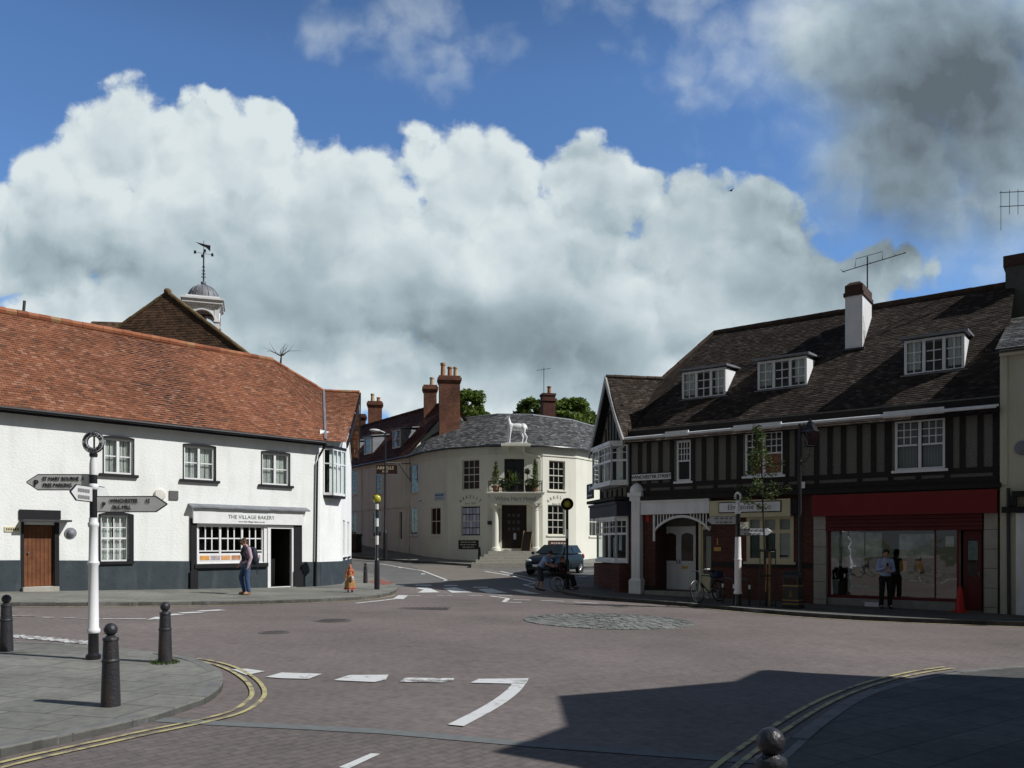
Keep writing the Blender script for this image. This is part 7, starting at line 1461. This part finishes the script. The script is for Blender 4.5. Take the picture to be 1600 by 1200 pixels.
# --- bicycle leaning on the stand
def bicycle():
    f_, r_ = gp(1091, 942, PH), gp(1131, 938, PH); r_ = Vector((r_.x, r_.y, zg(r_.x, r_.y) + PH)); d = r_ - f_; d.z = 0; wbase = 1.04; d = d.normalized(); 
    d = Vector((math.cos(R(38)), math.sin(R(38)), 0)); M = at(f_, math.atan2(d.y, d.x)) @ Matrix.Rotation(R(-7), 4, 'X'); o = thing('bicycle', 'dark green bicycle with rear bag leaning by the porch of the timber building', 'bicycle', M)
    rw_ = .335; fr = MB(M); F0, R0_ = Vector((0, 0, rw_)), Vector((1.04, 0, rw_)); BB = Vector((.60, 0, .28)); HT, HB = Vector((.20, 0, .86)), Vector((.15, 0, .70)); ST = Vector((.78, 0, .82)); SD = Vector((.81, 0, .95))
    for a, b, r in ((HB, BB, .018), (HT, ST, .016), (BB, SD, .016), (HT + Vector((-.02, 0, .06)), HB, .02)): fr.tube([a, b], r, 8)
    for y in (-.05, .05): fr.tube([ST, R0_ + Vector((0, y, 0))], .009, 6); fr.tube([BB, R0_ + Vector((0, y, 0))], .010, 6); fr.tube([HB + Vector((0, y * .6, 0)), HB + Vector((-.04, y, -.12)), F0 + Vector((0, y, 0))], .011, 6)
    part(fr, 'frame', mat('bike_green', (.02, .075, .06), None, 4, .3, spec=.6), o, True)
    for c_ in (F0, R0_):
        w_ = MB(M); w_.torus(c_, rw_ - .02, .02, (0, 1, 0), 36, 8); wh = part(w_, 'wheel', mat('tyre', (.012, .012, .012), None, 5, .8), o, True); w_ = MB(M); w_.torus(c_, rw_ - .045, .009, (0, 1, 0), 36, 6)
        for k in range(18): a = k * .349; w_.tube([c_ + Vector((0, .02 * (-1) ** k, 0)), c_ + Vector(((rw_ - .045) * math.cos(a), 0, (rw_ - .045) * math.sin(a)))], .0022, 4)
        w_.tube([c_ + Vector((0, -.05, 0)), c_ + Vector((0, .05, 0))], .02, 8); part(w_, 'rim', mat('steel', (.45, .46, .47), None, 5, .3, metal=.9), wh)
        g_ = MB(M); pt = [c_ + Vector(((rw_ + .025) * math.cos(a), 0, (rw_ + .025) * math.sin(a))) for a in [R(20 + 14 * k) for k in range(11)]]; g_.tube(pt, .014, 6); part(g_, 'mudguard', gloss_black, o, True)
    h = MB(M); h.tube([HT, HT + Vector((-.03, 0, .12))], .014, 6); h.tube([HT + Vector((.10, -.30, .16)), HT + Vector((-.02, -.24, .17)), HT + Vector((-.06, 0, .13)), HT + Vector((-.02, .24, .17)), HT + Vector((.10, .30, .16))], .013, 8); part(h, 'handlebar', MC['steel'], o, True)
    h = MB(M)
    for y in (-.30, .30): h.tube([HT + Vector((.13, y, .16)), HT + Vector((.02, y * .9, .165))], .02, 8)
    part(h, 'grip', gloss_black, o, True); h = MB(M); h.ell(SD + Vector((.02, 0, .03)), (.13, .075, .035), 14); h.ell(SD + Vector((-.08, 0, .025)), (.10, .03, .025), 10); part(h, 'saddle', gloss_black, o, True)
    h = MB(M); h.torus(BB, .09, .008, (0, 1, 0), 24, 5)
    for s_, y in ((1, .08), (-1, -.08)): h.tube([BB + Vector((0, y, 0)), BB + Vector((.1 * s_, y, -.13 * s_))], .01, 6); h.box(BB.x + .1 * s_ - .05, BB.x + .1 * s_ + .05, y - .05 + .05 * s_, y + .05 + .05 * s_, BB.z - .13 * s_ - .012, BB.z - .13 * s_ + .012)
    part(h, 'crank', MC['steel'], o)
    h = MB(M)
    for y in (-.07, .07): h.tube([ST + Vector((0, y, -.02)), Vector((1.2, y, .74)), R0_ + Vector((0, y, 0))], .007, 5)
    part(h, 'rack', gloss_black, o, True); h = MB(M); h.box(.86, 1.20, -.16, .16, .755, .98); b_ = tag(part(h, 'saddlebag', mat('navy_bag', (.02, .028, .09), (.014, .02, .06), 6, .6), o)); mo = b_.modifiers.new('b', 'BEVEL'); mo.width = .05; mo.segments = 3
bicycle()
# --- parked car (dark blue hatchback)
def car():
    c = gp(872, 901, .0); c = Vector((P(868, 850, 38.6).x, 38.6, 0)); c.z = zg(c.x, c.y); M = at(c, R(-29)); o = thing('parked_car', 'dark blue five door hatchback facing left towards the zebra crossing', 'car', M)
    paint = mat('dark_blue_car_paint', (.007, .016, .026), (.006, .013, .020), 3, .45, spec=.18, coat=.08); gl = mat('car_glass', (.012, .018, .018), (.02, .026, .026), 2, .06, spec=.2); rub = mat('car_trim', (.012, .012, .013), None, 4, .6)
    hwid = .82; st = [(-1.86, .30, .50, .60), (-1.80, .22, .66, .72), (-1.60, .20, .80, .79), (-1.2, .19, .90, .81), (-.85, .19, .95, .82), (-.3, .19, .96, .82), (.4, .19, .98, .82), (1.1, .19, 1.0, .81), (1.55, .20, 1.0, .78), (1.78, .26, .92, .70), (1.84, .34, .70, .62)]
    mb = MB(M); vs = []; n = 0
    for y, zb, zt, w in st:
        h = zt - zb; sec = [(-w * .80, zb), (-w * .97, zb + h * .15), (-w, zb + h * .45), (-w * .985, zb + h * .75), (-w * .93, zb + h * .95), (-w * .80, zt), (0, zt + .03), (w * .80, zt), (w * .93, zb + h * .95), (w * .985, zb + h * .75), (w, zb + h * .45), (w * .97, zb + h * .15), (w * .80, zb)]; n = len(sec); vs += [(x, y, z) for x, z in sec]
    fs = [(i*n+j, i*n+j+1, (i+1)*n+j+1, (i+1)*n+j) for i in range(len(st) - 1) for j in range(n - 1)] + [tuple(range(n)), tuple(range(len(vs) - 1, len(vs) - n - 1, -1))] + [(i*n+n-1, i*n, (i+1)*n, (i+1)*n+n-1) for i in range(len(st) - 1)]
    mb.add(vs, fs)
    # cabin: roof and pillars
    gb = [(-.92, .95, .76), (1.66, 1.0, .72)]; rf = [(-.12, 1.44, .58), (.55, 1.48, .60), (1.30, 1.43, .57)]
    lo = [(-.92, .96, .76), (.35, .985, .77), (1.70, 1.0, .70)]; 
    vs = []
    for (y, z, w), (y2, z2, w2) in zip(lo, rf): vs += [(-w, y, z), (-w2, y2, z2), (w2, y2, z2), (w, y, z)]
    mb.add(vs, [(0, 1, 5, 4), (4, 5, 9, 8), (3, 7, 6, 2), (7, 11, 10, 6), (1, 2, 6, 5), (5, 6, 10, 9), (0, 3, 2, 1), (8, 9, 10, 11)])
    b = part(mb, 'body', paint, o); md = b.modifiers.new('s', 'SUBSURF'); md.levels = 2; md.render_levels = 2
    for e_ in b.data.edges: pass
    b.data.polygons.foreach_set('use_smooth', [True] * len(b.data.polygons))
    def V(u, v, q): return q[0].lerp(q[1], u).lerp(q[3].lerp(q[2], u), v)
    def pane(name, q, offv, m=gl, ins=(.08, .92, .1, .9)):
        q = [Vector(p) for p in q]; u0, u1, v0, v1 = ins; mbp = MB(M); mbp.slabq([V(u0, v0, q) + Vector(offv), V(u1, v0, q) + Vector(offv), V(u1, v1, q) + Vector(offv), V(u0, v1, q) + Vector(offv)], .01); return part(mbp, name, m, o)
    pane('windscreen', [(-.74, -.90, .97), (.74, -.90, .97), (.56, -.13, 1.435), (-.56, -.13, 1.435)], (0, -.02, .012), ins=(.05, .95, .06, .93))
    pane('rear_window', [(.68, 1.70, 1.0), (-.68, 1.70, 1.0), (-.54, 1.32, 1.42), (.54, 1.32, 1.42)], (0, .015, .01), ins=(.08, .92, .1, .9))
    for s_ in (-1, 1):
        for (ya, yb, yc, yd) in ((-.62, .32, .28, -.02), (.42, 1.42, 1.16, .38)):
            q = [(s_ * .735, ya, 1.0), (s_ * .745, yb, 1.0), (s_ * .61, yc, 1.40), (s_ * .605, yd, 1.40)]; q = q if s_ > 0 else [q[1], q[0], q[3], q[2]]; pane('side_window', q, (s_ * .022, 0, .006), ins=(.03, .97, .03, .97))
        for y in (-1.15, 1.18):
            wc = Vector((s_ * .72, y, .29)); w_ = MB(M); Q = Matrix.Rotation(R(90 * s_), 3, 'Y'); w_.lathe([(.19, -.09), (.27, -.09), (.29, -.06), (.29, .06), (.27, .09), (.19, .09)], 28, wc, 0, Q); wh = part(w_, 'wheel', MC['tyre'], o, True)
            w_ = MB(M); w_.lathe([(.195, .085), (.19, .07), (.06, .10), (.005, .105)], 28, wc, 0, Q)
            for k in range(7): a = k * .8976; w_.cap(wc + Q @ Vector((.05 * math.cos(a), .05 * math.sin(a), .10)), wc + Q @ Vector((.18 * math.cos(a), .18 * math.sin(a), .085)), .022, .026, 6)
            part(w_, 'rim', mat('alloy', (.42, .43, .44), None, 5, .35, metal=.7), wh, True)
            w_ = MB(M); w_.torus(wc + Vector((s_ * .075, 0, .01)), .315, .02, (1, 0, 0), 28, 6); part(w_, 'wheel_arch', rub, o, True)
        h = MB(M); h.ell((s_ * .56, -1.765, .68), (.17, .10, .085), 14, 0, Matrix.Rotation(R(-12 * s_), 4, 'Z')); part(h, 'headlight', mat('headlamp_glass', (.55, .58, .6), (.4, .42, .44), 14, .08, spec=.9), o, True)
        h = MB(M); h.ell((s_ * .90, -.62, 1.02), (.10, .055, .07), 12); part(h, 'wing_mirror', paint, o, True)
        h = MB(M); h.box(s_ * .80 - .03, s_ * .80 + .03, -.88, 1.3, .50, .56); part(h, 'rubbing_strip', rub, o)
        h = MB(M); h.ell((s_ * .66, 1.76, .84), (.09, .06, .14), 10); part(h, 'tail_light', red_tin, o, True)
    h = MB(M); h.box(-.30, .30, -1.885, -1.83, .58, .68); h.box(-.62, .62, -1.88, -1.80, .27, .37); part(h, 'grille', rub, o)
    h = MB(M); h.box(-.26, .26, -1.91, -1.88, .40, .51); part(h, 'number_plate', bwhite, o)
car()
# --- bird high up
p = P(1142, 298, 70); mb = MB(at(p, .4)); mb.ell((0, 0, 0), (.16, .05, .045), 10); mb.slabq([(-.08, 0, .02), (.10, 0, .02), (.02, .36, .12)], .015); mb.slabq([(.10, 0, .02), (-.08, 0, .02), (.02, -.36, .12)], .015); one(mb, 'bird', black_paint, 'small dark bird flying high before the white cloud', 'bird', at(p))
# bare twig tops over the bakery ridge
p = P(436, 548, 36); M = at((p.x, p.y, 0)); tw = thing('bare_shrub', 'bare twigs showing above the ridge of the bakery roof', 'shrub', M); mb = MB(M)
mb.tube([(0, 0, zg(p.x, p.y)), (.05, 0, p.z - .8), (.1, 0, p.z - .25)], [.12, .06, .03], 6)
for k in range(16): a = random.uniform(-1.2, 1.2); L_ = random.uniform(.25, .75); st_ = Vector((.1, 0, p.z - .25)); mb.tube([st_, st_ + Vector((math.sin(a) * L_ * .6 - .1, random.uniform(-.3, .3), .35 * L_)), st_ + Vector((math.sin(a) * L_ * 1.2, random.uniform(-.5, .5), L_ * .75 * math.cos(a) + .1))], [.016, .01, .004], 4)
part(mb, 'branches', bark, tw)
# ------------------------------------------------------------------ people: J holds joints in metres, facing -Y, x to the viewer's right
def hand(mb, w, d, side, curl=.5, s=1.0, up=None):
    """palm, four unequal bent fingers and a thumb, growing from wrist w along d"""
    w, d = Vector(w), Vector(d).normalized(); u = Vector(up) if up else Vector((0, -1, 0)); sd = d.cross(u).normalized() * side; u = sd.cross(d).normalized() * side
    mb.cap(w, w + d * .045 * s, .027 * s, .034 * s, 8); mb.ell(w + d * .055 * s, (.036 * s, .036 * s, .036 * s), 8)
    for k, L_ in enumerate((.062, .072, .067, .052)):
        b = w + d * .082 * s + sd * (.030 - .020 * k) * s; k1 = b + (d * math.cos(curl * .6) + u * math.sin(curl * .6)) * L_ * .5 * s; k2 = k1 + (d * math.cos(curl * 1.6) + u * math.sin(curl * 1.6)) * L_ * .5 * s; mb.cap(b - d * .02 * s, k1, .010 * s, .0095 * s, 6); mb.cap(k1, k2, .0095 * s, .008 * s, 6)
    t0 = w + d * .03 * s + sd * .028 * s; t1 = t0 + (d * .6 + sd * .7 + u * .25) * .038 * s; mb.cap(t0, t1, .013 * s, .011 * s, 6); mb.cap(t1, t1 + (d * .9 + sd * .25 + u * .4) * .03 * s, .011 * s, .009 * s, 6)
def person(label, M, J, shirt, trousers, shoe, hair, skinm=None, s=1.0, sleeve='long', shorts=False, curl=.5, longhair=False, dress=None, sunglass=False, jacket_open=None, tuck=False):
    skinm = skinm or skin; o = thing('person', label, 'person', M); g = {k: Vector(v) for k, v in J.items()}; V3 = Vector
    hd = (g['head'] - g['neck']).normalized(); fw = V3(J.get('face', (0, -1, 0))).normalized(); fw = (fw - hd * fw.dot(hd)).normalized(); rt = fw.cross(hd).normalized()
    H = g['head']; HR = Matrix((rt, -fw, hd)).transposed().to_4x4(); at_ = lambda x, y, z: H + rt * x * s - fw * y * s + hd * z * s
    mb = MB(M)
    mb.ell(H + hd * .015 * s, (.074 * s, .092 * s, .105 * s), 16, 0, HR); mb.ell(at_(0, -.025, -.05), (.056 * s, .066 * s, .07 * s), 12, 0, HR); mb.cap(at_(0, -.085, .005), at_(0, -.105, -.022), .010 * s, .016 * s, 8); mb.ell(at_(0, -.085, -.06), (.024 * s, .012 * s, .010 * s), 8, 0, HR)
    for x in (-.076, .076): mb.ell(at_(x, .01, -.01), (.012 * s, .022 * s, .032 * s), 8, 0, HR)
    mb.cap(g['neck'] - hd * .05 * s, at_(0, .01, -.07), .058 * s, .052 * s, 12)
    mb.cap(g['pelvis'] + V3((0, 0, .02 * s)), g['chest'], .11 * s, .12 * s)
    for q in 'LR':
        mb.cap(g['sh' + q], g['el' + q], .046 * s, .038 * s); mb.cap(g['el' + q], g['wr' + q], .038 * s, .026 * s); mb.cap(g['sh' + q], g['chest'] + V3((0, 0, .06 * s)), .05 * s, .08 * s)
        mb.cap(g['hip' + q], g['kn' + q], .075 * s, .052 * s); mb.cap(g['kn' + q], g['an' + q], .052 * s, .036 * s); mb.cap(g['an' + q], g['to' + q], .036 * s, .03 * s)
        hand(mb, g['wr' + q], V3(J['hd' + q]) if 'hd' + q in J else (g['wr' + q] - g['el' + q]), 1 if q == 'L' else -1, curl, s, J.get('hu' + q))
    body = blob(mb, 'body', skinm, o, .0075 * max(.75, s), 3)
    mb = MB(M)
    for x in (-.03, .03): mb.ell(at_(x, -.084, .018), (.010 * s, .008 * s, .007 * s), 8, 0, HR)
    if sunglass:
        for x in (-.033, .033): mb.ell(at_(x, -.09, .018), (.028 * s, .010 * s, .020 * s), 10, 0, HR)
        for x in (-.07, .07): mb.tube([at_(x, -.075, .02), at_(x * 1.12, .01, .01)], .005 * s, 5)
    part(mb, 'sunglasses' if sunglass else 'eyes', ink, o)
    # hair
    mb = MB(M); mb.ell(at_(0, .022, .035), (.084 * s, .098 * s, .100 * s), 16, 0, HR); mb.ell(at_(0, .06, -.02), (.075 * s, .055 * s, .07 * s), 12, 0, HR)
    for x in (-.07, .07): mb.ell(at_(x, .012, .03), (.02 * s, .045 * s, .05 * s), 10, 0, HR)
    for _ in range(14): a = random.random() * 6.28; mb.ell(at_(.06 * math.cos(a), .02 + .07 * math.sin(a), .095 + random.uniform(-.02, .02)), (.03 * s, .03 * s, .02 * s), 8, 0, HR)
    if longhair:
        for x in (-.06, -.02, .02, .06): mb.cap(at_(x, .06, .0), at_(x * 1.25, .085, -.17), .038 * s, .03 * s)
        for x in (-.078, .078): mb.cap(at_(x, .02, .02), at_(x * 1.05, .01, -.14), .022 * s, .018 * s)
    blob(mb, 'hair', hair, o, .009 * max(.8, s), 2)
    # shirt
    mb = MB(M); up_ = (g['chest'] - g['pelvis']).normalized(); sx = (g['shR'] - g['shL']).normalized(); fr_ = sx.cross(up_); T_ = Matrix((sx, fr_, up_)).transposed().to_4x4()
    w_ = (g['shR'] - g['shL']).length / 2
    mb.ell(g['chest'] + up_ * .02 * s, (w_ * .98, .125 * s, .17 * s), 16, 0, T_); mb.ell(g['pelvis'].lerp(g['chest'], .45), (w_ * .86, .125 * s, .20 * s), 16, 0, T_); mb.ell(g['pelvis'] + up_ * .05 * s, (w_ * .88, .13 * s, .13 * s), 16, 0, T_)
    mb.cap(g['neck'] - hd * .06 * s, g['shL'], .06 * s, .052 * s); mb.cap(g['neck'] - hd * .06 * s, g['shR'], .06 * s, .052 * s); mb.cap(g['neck'] - hd * .07 * s, g['neck'] - hd * .02 * s, .085 * s, .066 * s)
    for q in 'LR':
        mb.cap(g['sh' + q], g['el' + q].lerp(g['sh' + q], .0 if sleeve == 'long' else .35), .068 * s, .056 * s)
        if sleeve == 'long': mb.cap(g['el' + q], g['wr' + q].lerp(g['el' + q], .08), .056 * s, .042 * s); mb.ell(g['el' + q].lerp(g['sh' + q], .2), (.06 * s,) * 3, 8)
    blob(mb, 'shirt' if not dress else 'dress', shirt, o, .012 * max(.75, s), 3)
    # trousers / skirt
    mb = MB(M)
    if dress:
        z0 = min(g['anL'].z, g['anR'].z) + .09 * s; pr = [(.17, g['pelvis'].z + .10 * s), (.19, g['pelvis'].z), (.25, g['pelvis'].z - .25 * s), (.30, z0), (.28, z0)]; n = 26; vs = []
        for r, z in pr:
            for k in range(n): a = 6.2832 * k / n; rr = r * s * (1 + .09 * math.sin(a * 6) * (1 if z < g['pelvis'].z else 0)); vs.append((g['pelvis'].x + rr * math.cos(a), g['pelvis'].y + rr * math.sin(a) * .85, z))
        mb.add(vs, [(i*n+k, i*n+(k+1)%n, (i+1)*n+(k+1)%n, (i+1)*n+k) for i in range(len(pr) - 1) for k in range(n)]); part(mb, 'skirt', dress, o, True)
        mb = MB(M); n = 26; vs = []
        for r, z in ((.302, z0 + .07 * s), (.315, z0)):
            for k in range(n): a = 6.2832 * k / n; rr = r * s * (1 + .09 * math.sin(a * 6)); vs.append((g['pelvis'].x + rr * math.cos(a), g['pelvis'].y + rr * math.sin(a) * .85, z))
        mb.add(vs, [(k, (k+1)%n, n+(k+1)%n, n+k) for k in range(n)]); part(mb, 'hem', mat('crimson_hem', (.38, .03, .06), None, 5, .8), o, True)
    else:
        mb.ell(g['pelvis'], (w_ * .84, .125 * s, .14 * s), 14)
        for q in 'LR':
            kn, an = g['kn' + q], g['an' + q]
            if shorts: mb.cap(g['hip' + q], kn.lerp(an, .12), .105 * s, .088 * s)
            else: mb.cap(g['hip' + q], kn, .100 * s, .074 * s); mb.cap(kn, an + (kn - an) * .08, .074 * s, .066 * s)
        blob(mb, 'trousers' if not shorts else 'shorts', trousers, o, .012, 3)
    for q in 'LR':
        mb = MB(M); a, t = g['an' + q], g['to' + q]; d = (t - a); mb.cap(a + V3((0, 0, -.03 * s)), a.lerp(t, .4) + V3((0, 0, -.03 * s)), .048 * s, .05 * s); mb.cap(a.lerp(t, .4) + V3((0, 0, -.03 * s)), t + V3((0, 0, -.005 * s)), .05 * s, .036 * s); mb.cap(a - d * .35 + V3((0, 0, -.035 * s)), a + V3((0, 0, -.035 * s)), .035 * s, .045 * s); blob(mb, 'shoe', shoe, o, .010, 2)
    return o
def stand_j(h=1.75, **kw):
    s = h / 1.75; J = dict(pelvis=(0, 0, .95), chest=(0, .01, 1.28), neck=(0, .01, 1.50), head=(0, -.01, 1.62), shL=(-.165, .015, 1.405), shR=(.165, .015, 1.405), elL=(-.225, .03, 1.13), elR=(.225, .03, 1.13), wrL=(-.25, -.05, .88), wrR=(.25, -.05, .88),
             hipL=(-.095, 0, .90), hipR=(.095, 0, .90), knL=(-.11, -.01, .50), knR=(.11, -.01, .50), anL=(-.12, .02, .09), anR=(.12, .02, .09), toL=(-.14, -.13, .045), toR=(.14, -.13, .045))
    J = {k: tuple(x * s for x in v) for k, v in J.items()}
    for k, v in kw.items(): J[k] = tuple(x * s for x in v) if k not in ('face', 'hdL', 'hdR', 'huL', 'huR') else v
    return J
brownhair = mat('brown_hair', (.10, .055, .03), (.06, .035, .02), 30, .6); darkhair = mat('dark_hair', (.02, .015, .012), None, 30, .6); ginger = mat('ginger_hair', (.42, .20, .09), (.30, .13, .06), 30, .6)
denim = mat('blue_denim', (.055, .10, .20), (.035, .065, .14), 14, .9); mauve = mat('mauve_cotton', (.50, .38, .44), (.40, .29, .36), 9, .9); dktee = mat('charcoal_cotton', (.03, .03, .035), None, 9, .9); tan_shoe = mat('tan_leather', (.28, .17, .10), None, 8, .6)
# man with rucksack, walking left along the bakery front, face turned down and left
p = gp(385, 929.5, PH); MP = at(p, R(-52)); sc1 = 1.80 / 1.75
J = stand_j(1.80, head=(0, -.075, 1.60), neck=(0, -.02, 1.50), face=(0, -.85, -.5), elL=(-.23, .02, 1.13), wrL=(-.21, -.13, .92), elR=(.225, .06, 1.14), wrR=(.215, -.02, .90), knL=(-.10, -.13, .53), anL=(-.10, -.02, .11), toL=(-.11, -.17, .05), knR=(.10, -.02, .50), anR=(.10, .04, .09), toR=(.12, -.11, .045))
m1 = person('man in mauve open shirt, blue jeans and sunglasses with a rucksack before the bakery', MP, J, mauve, denim, tan_shoe, brownhair, sunglass=True, s=sc1)
mb = MB(MP); mb.ell((0, -.045, 1.22 * sc1), (.13, .115, .34), 16); blob(mb, 't_shirt', dktee, m1, .012, 2)
rk = thing('rucksack', 'dark navy rucksack with hanging strap on the back of the man in jeans', 'bag', MP @ Matrix.Translation((0, .2, 1.0))); navy = mat('navy_nylon', (.022, .028, .05), (.014, .018, .034), 9, .7)
mb = MB(MP); mb.ell((.01, .22, 1.24), (.17, .13, .27), 16); mb.ell((.01, .25, 1.10), (.16, .12, .17), 14); mb.ell((.01, .34, 1.08), (.11, .06, .11), 12); blob(mb, 'pack_body', navy, rk, .014, 3)
mb = MB(MP)
for x in (-.13, .13): mb.tube([(x, .18, 1.44), (x, .05, 1.53), (x, -.09, 1.46), (x, -.135, 1.30), (x * 1.2, -.05, 1.12), (x * 1.2, .12, 1.02)], .022, 6)
mb.tube([(.10, .28, 1.05), (.12, .31, .85), (.11, .30, .64)], .014, 5); part(mb, 'strap', navy, rk, True)
# toddler in long orange dress
p = gp(547, 925.5, PH); s = .98 / 1.75; MT = at(p, R(18)); J = stand_j(.98, head=(0, -.02, 1.57), neck=(0, .0, 1.43), elR=(.24, -.06, 1.14), wrR=(.12, -.20, 1.02), hdR=(-.6, -.6, 0), shL=(-.16, .015, 1.36), shR=(.16, .015, 1.36))
orange = mat('orange_cotton', (.48, .16, .07), (.36, .11, .05), 12, .9); gold_c = mat('ochre_skirt', (.42, .24, .09), (.30, .15, .06), 10, .9)
t_ = person('small toddler with ginger hair in a long orange and ochre dress by the bakery corner', MT, J, orange, None, mat('crimson_shoe', (.3, .02, .05), None, 5, .6), ginger, s=.66, longhair=True, dress=gold_c, sleeve='long')
mb = MB(MT); mb.tube([(-.15, -.05, .52), (-.16, -.07, .06)], .012, 6); st_ = one(mb, 'toy_stick', oak_pale, 'thin pale stick held upright by the toddler', 'stick', MT)
mb = MB(MT); mb.ell((.06, -.17, .50), (.05, .04, .06), 10); mb.ell((.05, -.17, .44), (.045, .035, .05), 10); one(mb, 'small_toy', mat('white_plush', (.7, .7, .72), (.3, .3, .35), 12, .9), 'small white toy clutched by the toddler', 'toy', MT, None, True)
# man in blue shirt before the red shop
pz_ = FR.w(FR.t(1384, -.55), -.55, 0); pz_.z = zg(pz_.x, pz_.y) + PH; MS = at(pz_, R(-10))
J = stand_j(1.76, head=(-.005, -.04, 1.61), face=(-.25, -.85, -.45), elL=(-.225, .02, 1.13), wrL=(-.07, -.21, 1.20), hdL=(.5, -.2, .55), huL=(0, 1, 0), elR=(.225, .03, 1.12), wrR=(.06, -.19, 1.10), hdR=(-.8, -.3, .15), huR=(0, 1, .2))
person('man in pale blue shirt and dark trousers standing before the red fronted shop', MS, J, mat('pale_blue_cotton', (.34, .42, .62), (.28, .35, .54), 6, .9), mat('black_trousers', (.012, .012, .014), None, 8, .9), gloss_black, darkhair, s=1.0, curl=1.0)
mb = MB(MS); mb.box(-.06, -.0, -.30, -.285, 1.26, 1.36); one(mb, 'mobile_phone', ink, 'dark telephone held up by the man in the pale blue shirt', 'phone', MS)
# man pushing a wheelchair
p = gp(848, 923, .0); MW = at(p, R(68)); J = stand_j(1.74, pelvis=(0, .10, .93), chest=(0, -.10, 1.20), neck=(0, -.22, 1.38), head=(0, -.31, 1.46), face=(0, -.8, -.6), shL=(-.185, -.16, 1.32), shR=(.185, -.16, 1.32), elL=(-.24, -.25, 1.06), elR=(.24, -.25, 1.06), wrL=(-.21, -.46, .98), wrR=(.21, -.46, .98), hipL=(-.095, .10, .88), hipR=(.095, .10, .88), knL=(-.10, .0, .49), knR=(.10, .14, .50), anL=(-.11, .02, .09), anR=(.11, .30, .13), toL=(-.12, -.13, .045), toR=(.12, .17, .05))
person('man in light blue t-shirt and dark shorts leaning forward to push a wheelchair', MW, J, mat('light_blue_cotton', (.33, .42, .66), (.27, .35, .56), 6, .9), mat('dark_grey_shorts', (.035, .04, .05), None, 8, .9), mat('dark_trainer', (.04, .035, .035), None, 8, .7), darkhair, sleeve='short', shorts=True, curl=1.3)
def wheelchair():
    M = MW @ Matrix.Translation((0, -.86, 0)); o = thing('wheelchair', 'black wheelchair with large spoked wheels being pushed onto the zebra crossing', 'wheelchair', M); st = MC['steel']; mb = MB(M)
    for x in (-.24, .24):
        mb.tube([(x * .88, .50, .93), (x * .9, .28, .95), (x, .22, .90), (x, .20, .48), (x, -.22, .48), (x, -.30, .40), (x, -.42, .14)], .013, 8); mb.tube([(x, .20, .70), (x, -.15, .70), (x, -.18, .48)], .012, 6); mb.tube([(x, .20, .48), (x, .20, .22), (x, -.28, .22), (x, -.30, .40)], .012, 6)
    mb.tube([(-.24, .0, .30), (.24, .0, .30)], .012, 6); part(mb, 'frame', gloss_black, o, True)
    for x in (-.30, .30):
        w_ = MB(M); w_.torus((x, .16, .30), .285, .016, (1, 0, 0), 36, 8); wh = part(w_, 'large_wheel', MC['tyre'], o, True); w_ = MB(M); sg_ = 1 if x > 0 else -1; w_.torus((x + .03 * sg_, .16, .30), .25, .008, (1, 0, 0), 32, 6); w_.torus((x, .16, .30), .265, .009, (1, 0, 0), 32, 6)
        for k in range(16): a = k * .3927; w_.tube([(x + .01 * (-1) ** k, .16, .30), (x, .16 + .265 * math.cos(a), .30 + .265 * math.sin(a))], .003, 4)
        w_.tube([(x - .03, .16, .30), (x + .03, .16, .30)], .025, 8); part(w_, 'rim', st, wh, True)
        w_ = MB(M); w_.torus((x * .75, -.26, .09), .07, .02, (1, 0, 0), 20, 8); w_.tube([(x * .75, -.26, .09), (x * .75, -.24, .22)], .012, 6); part(w_, 'castor', MC['tyre'], o, True)
        w_ = MB(M); w_.box(x - .03, x + .03, -.17, .18, .70, .73); part(w_, 'armrest', gloss_black, o)
        w_ = MB(M); w_.box(x * .2 if x > 0 else x, x if x > 0 else x * .2, -.52, -.38, .12, .135); part(w_, 'footplate', st, o)
        w_ = MB(M); w_.tube([(x * .88, .50, .93), (x * .88, .40, .935)], .02, 8); part(w_, 'grip', gloss_black, o, True)
    sm_ = mat('black_vinyl', (.018, .018, .02), None, 6, .5); mb = MB(M); mb.box(-.23, .23, -.22, .20, .455, .50); part(mb, 'seat', sm_, o); mb = MB(M); mb.box(-.23, .23, .19, .22, .50, .90); part(mb, 'backrest', sm_, o)
    Js = dict(pelvis=(0, .08, .60), chest=(0, .10, .92), neck=(0, .08, 1.12), head=(0, .05, 1.23), shL=(-.17, .09, 1.05), shR=(.17, .09, 1.05), elL=(-.24, .05, .80), elR=(.24, .05, .80), wrL=(-.12, -.16, .74), wrR=(.12, -.16, .74), hipL=(-.09, .06, .58), hipR=(.09, .06, .58), knL=(-.11, -.34, .58), knR=(.11, -.34, .58), anL=(-.11, -.44, .21), anR=(.11, -.44, .21), toL=(-.12, -.56, .17), toR=(.12, -.56, .17))
    person('person in dark clothes sitting in the wheelchair', M, Js, mat('dark_maroon_wool', (.05, .02, .022), None, 8, .9), MC['black_trousers'], gloss_black, brownhair)
wheelchair()
print('objects', len(COL.objects))
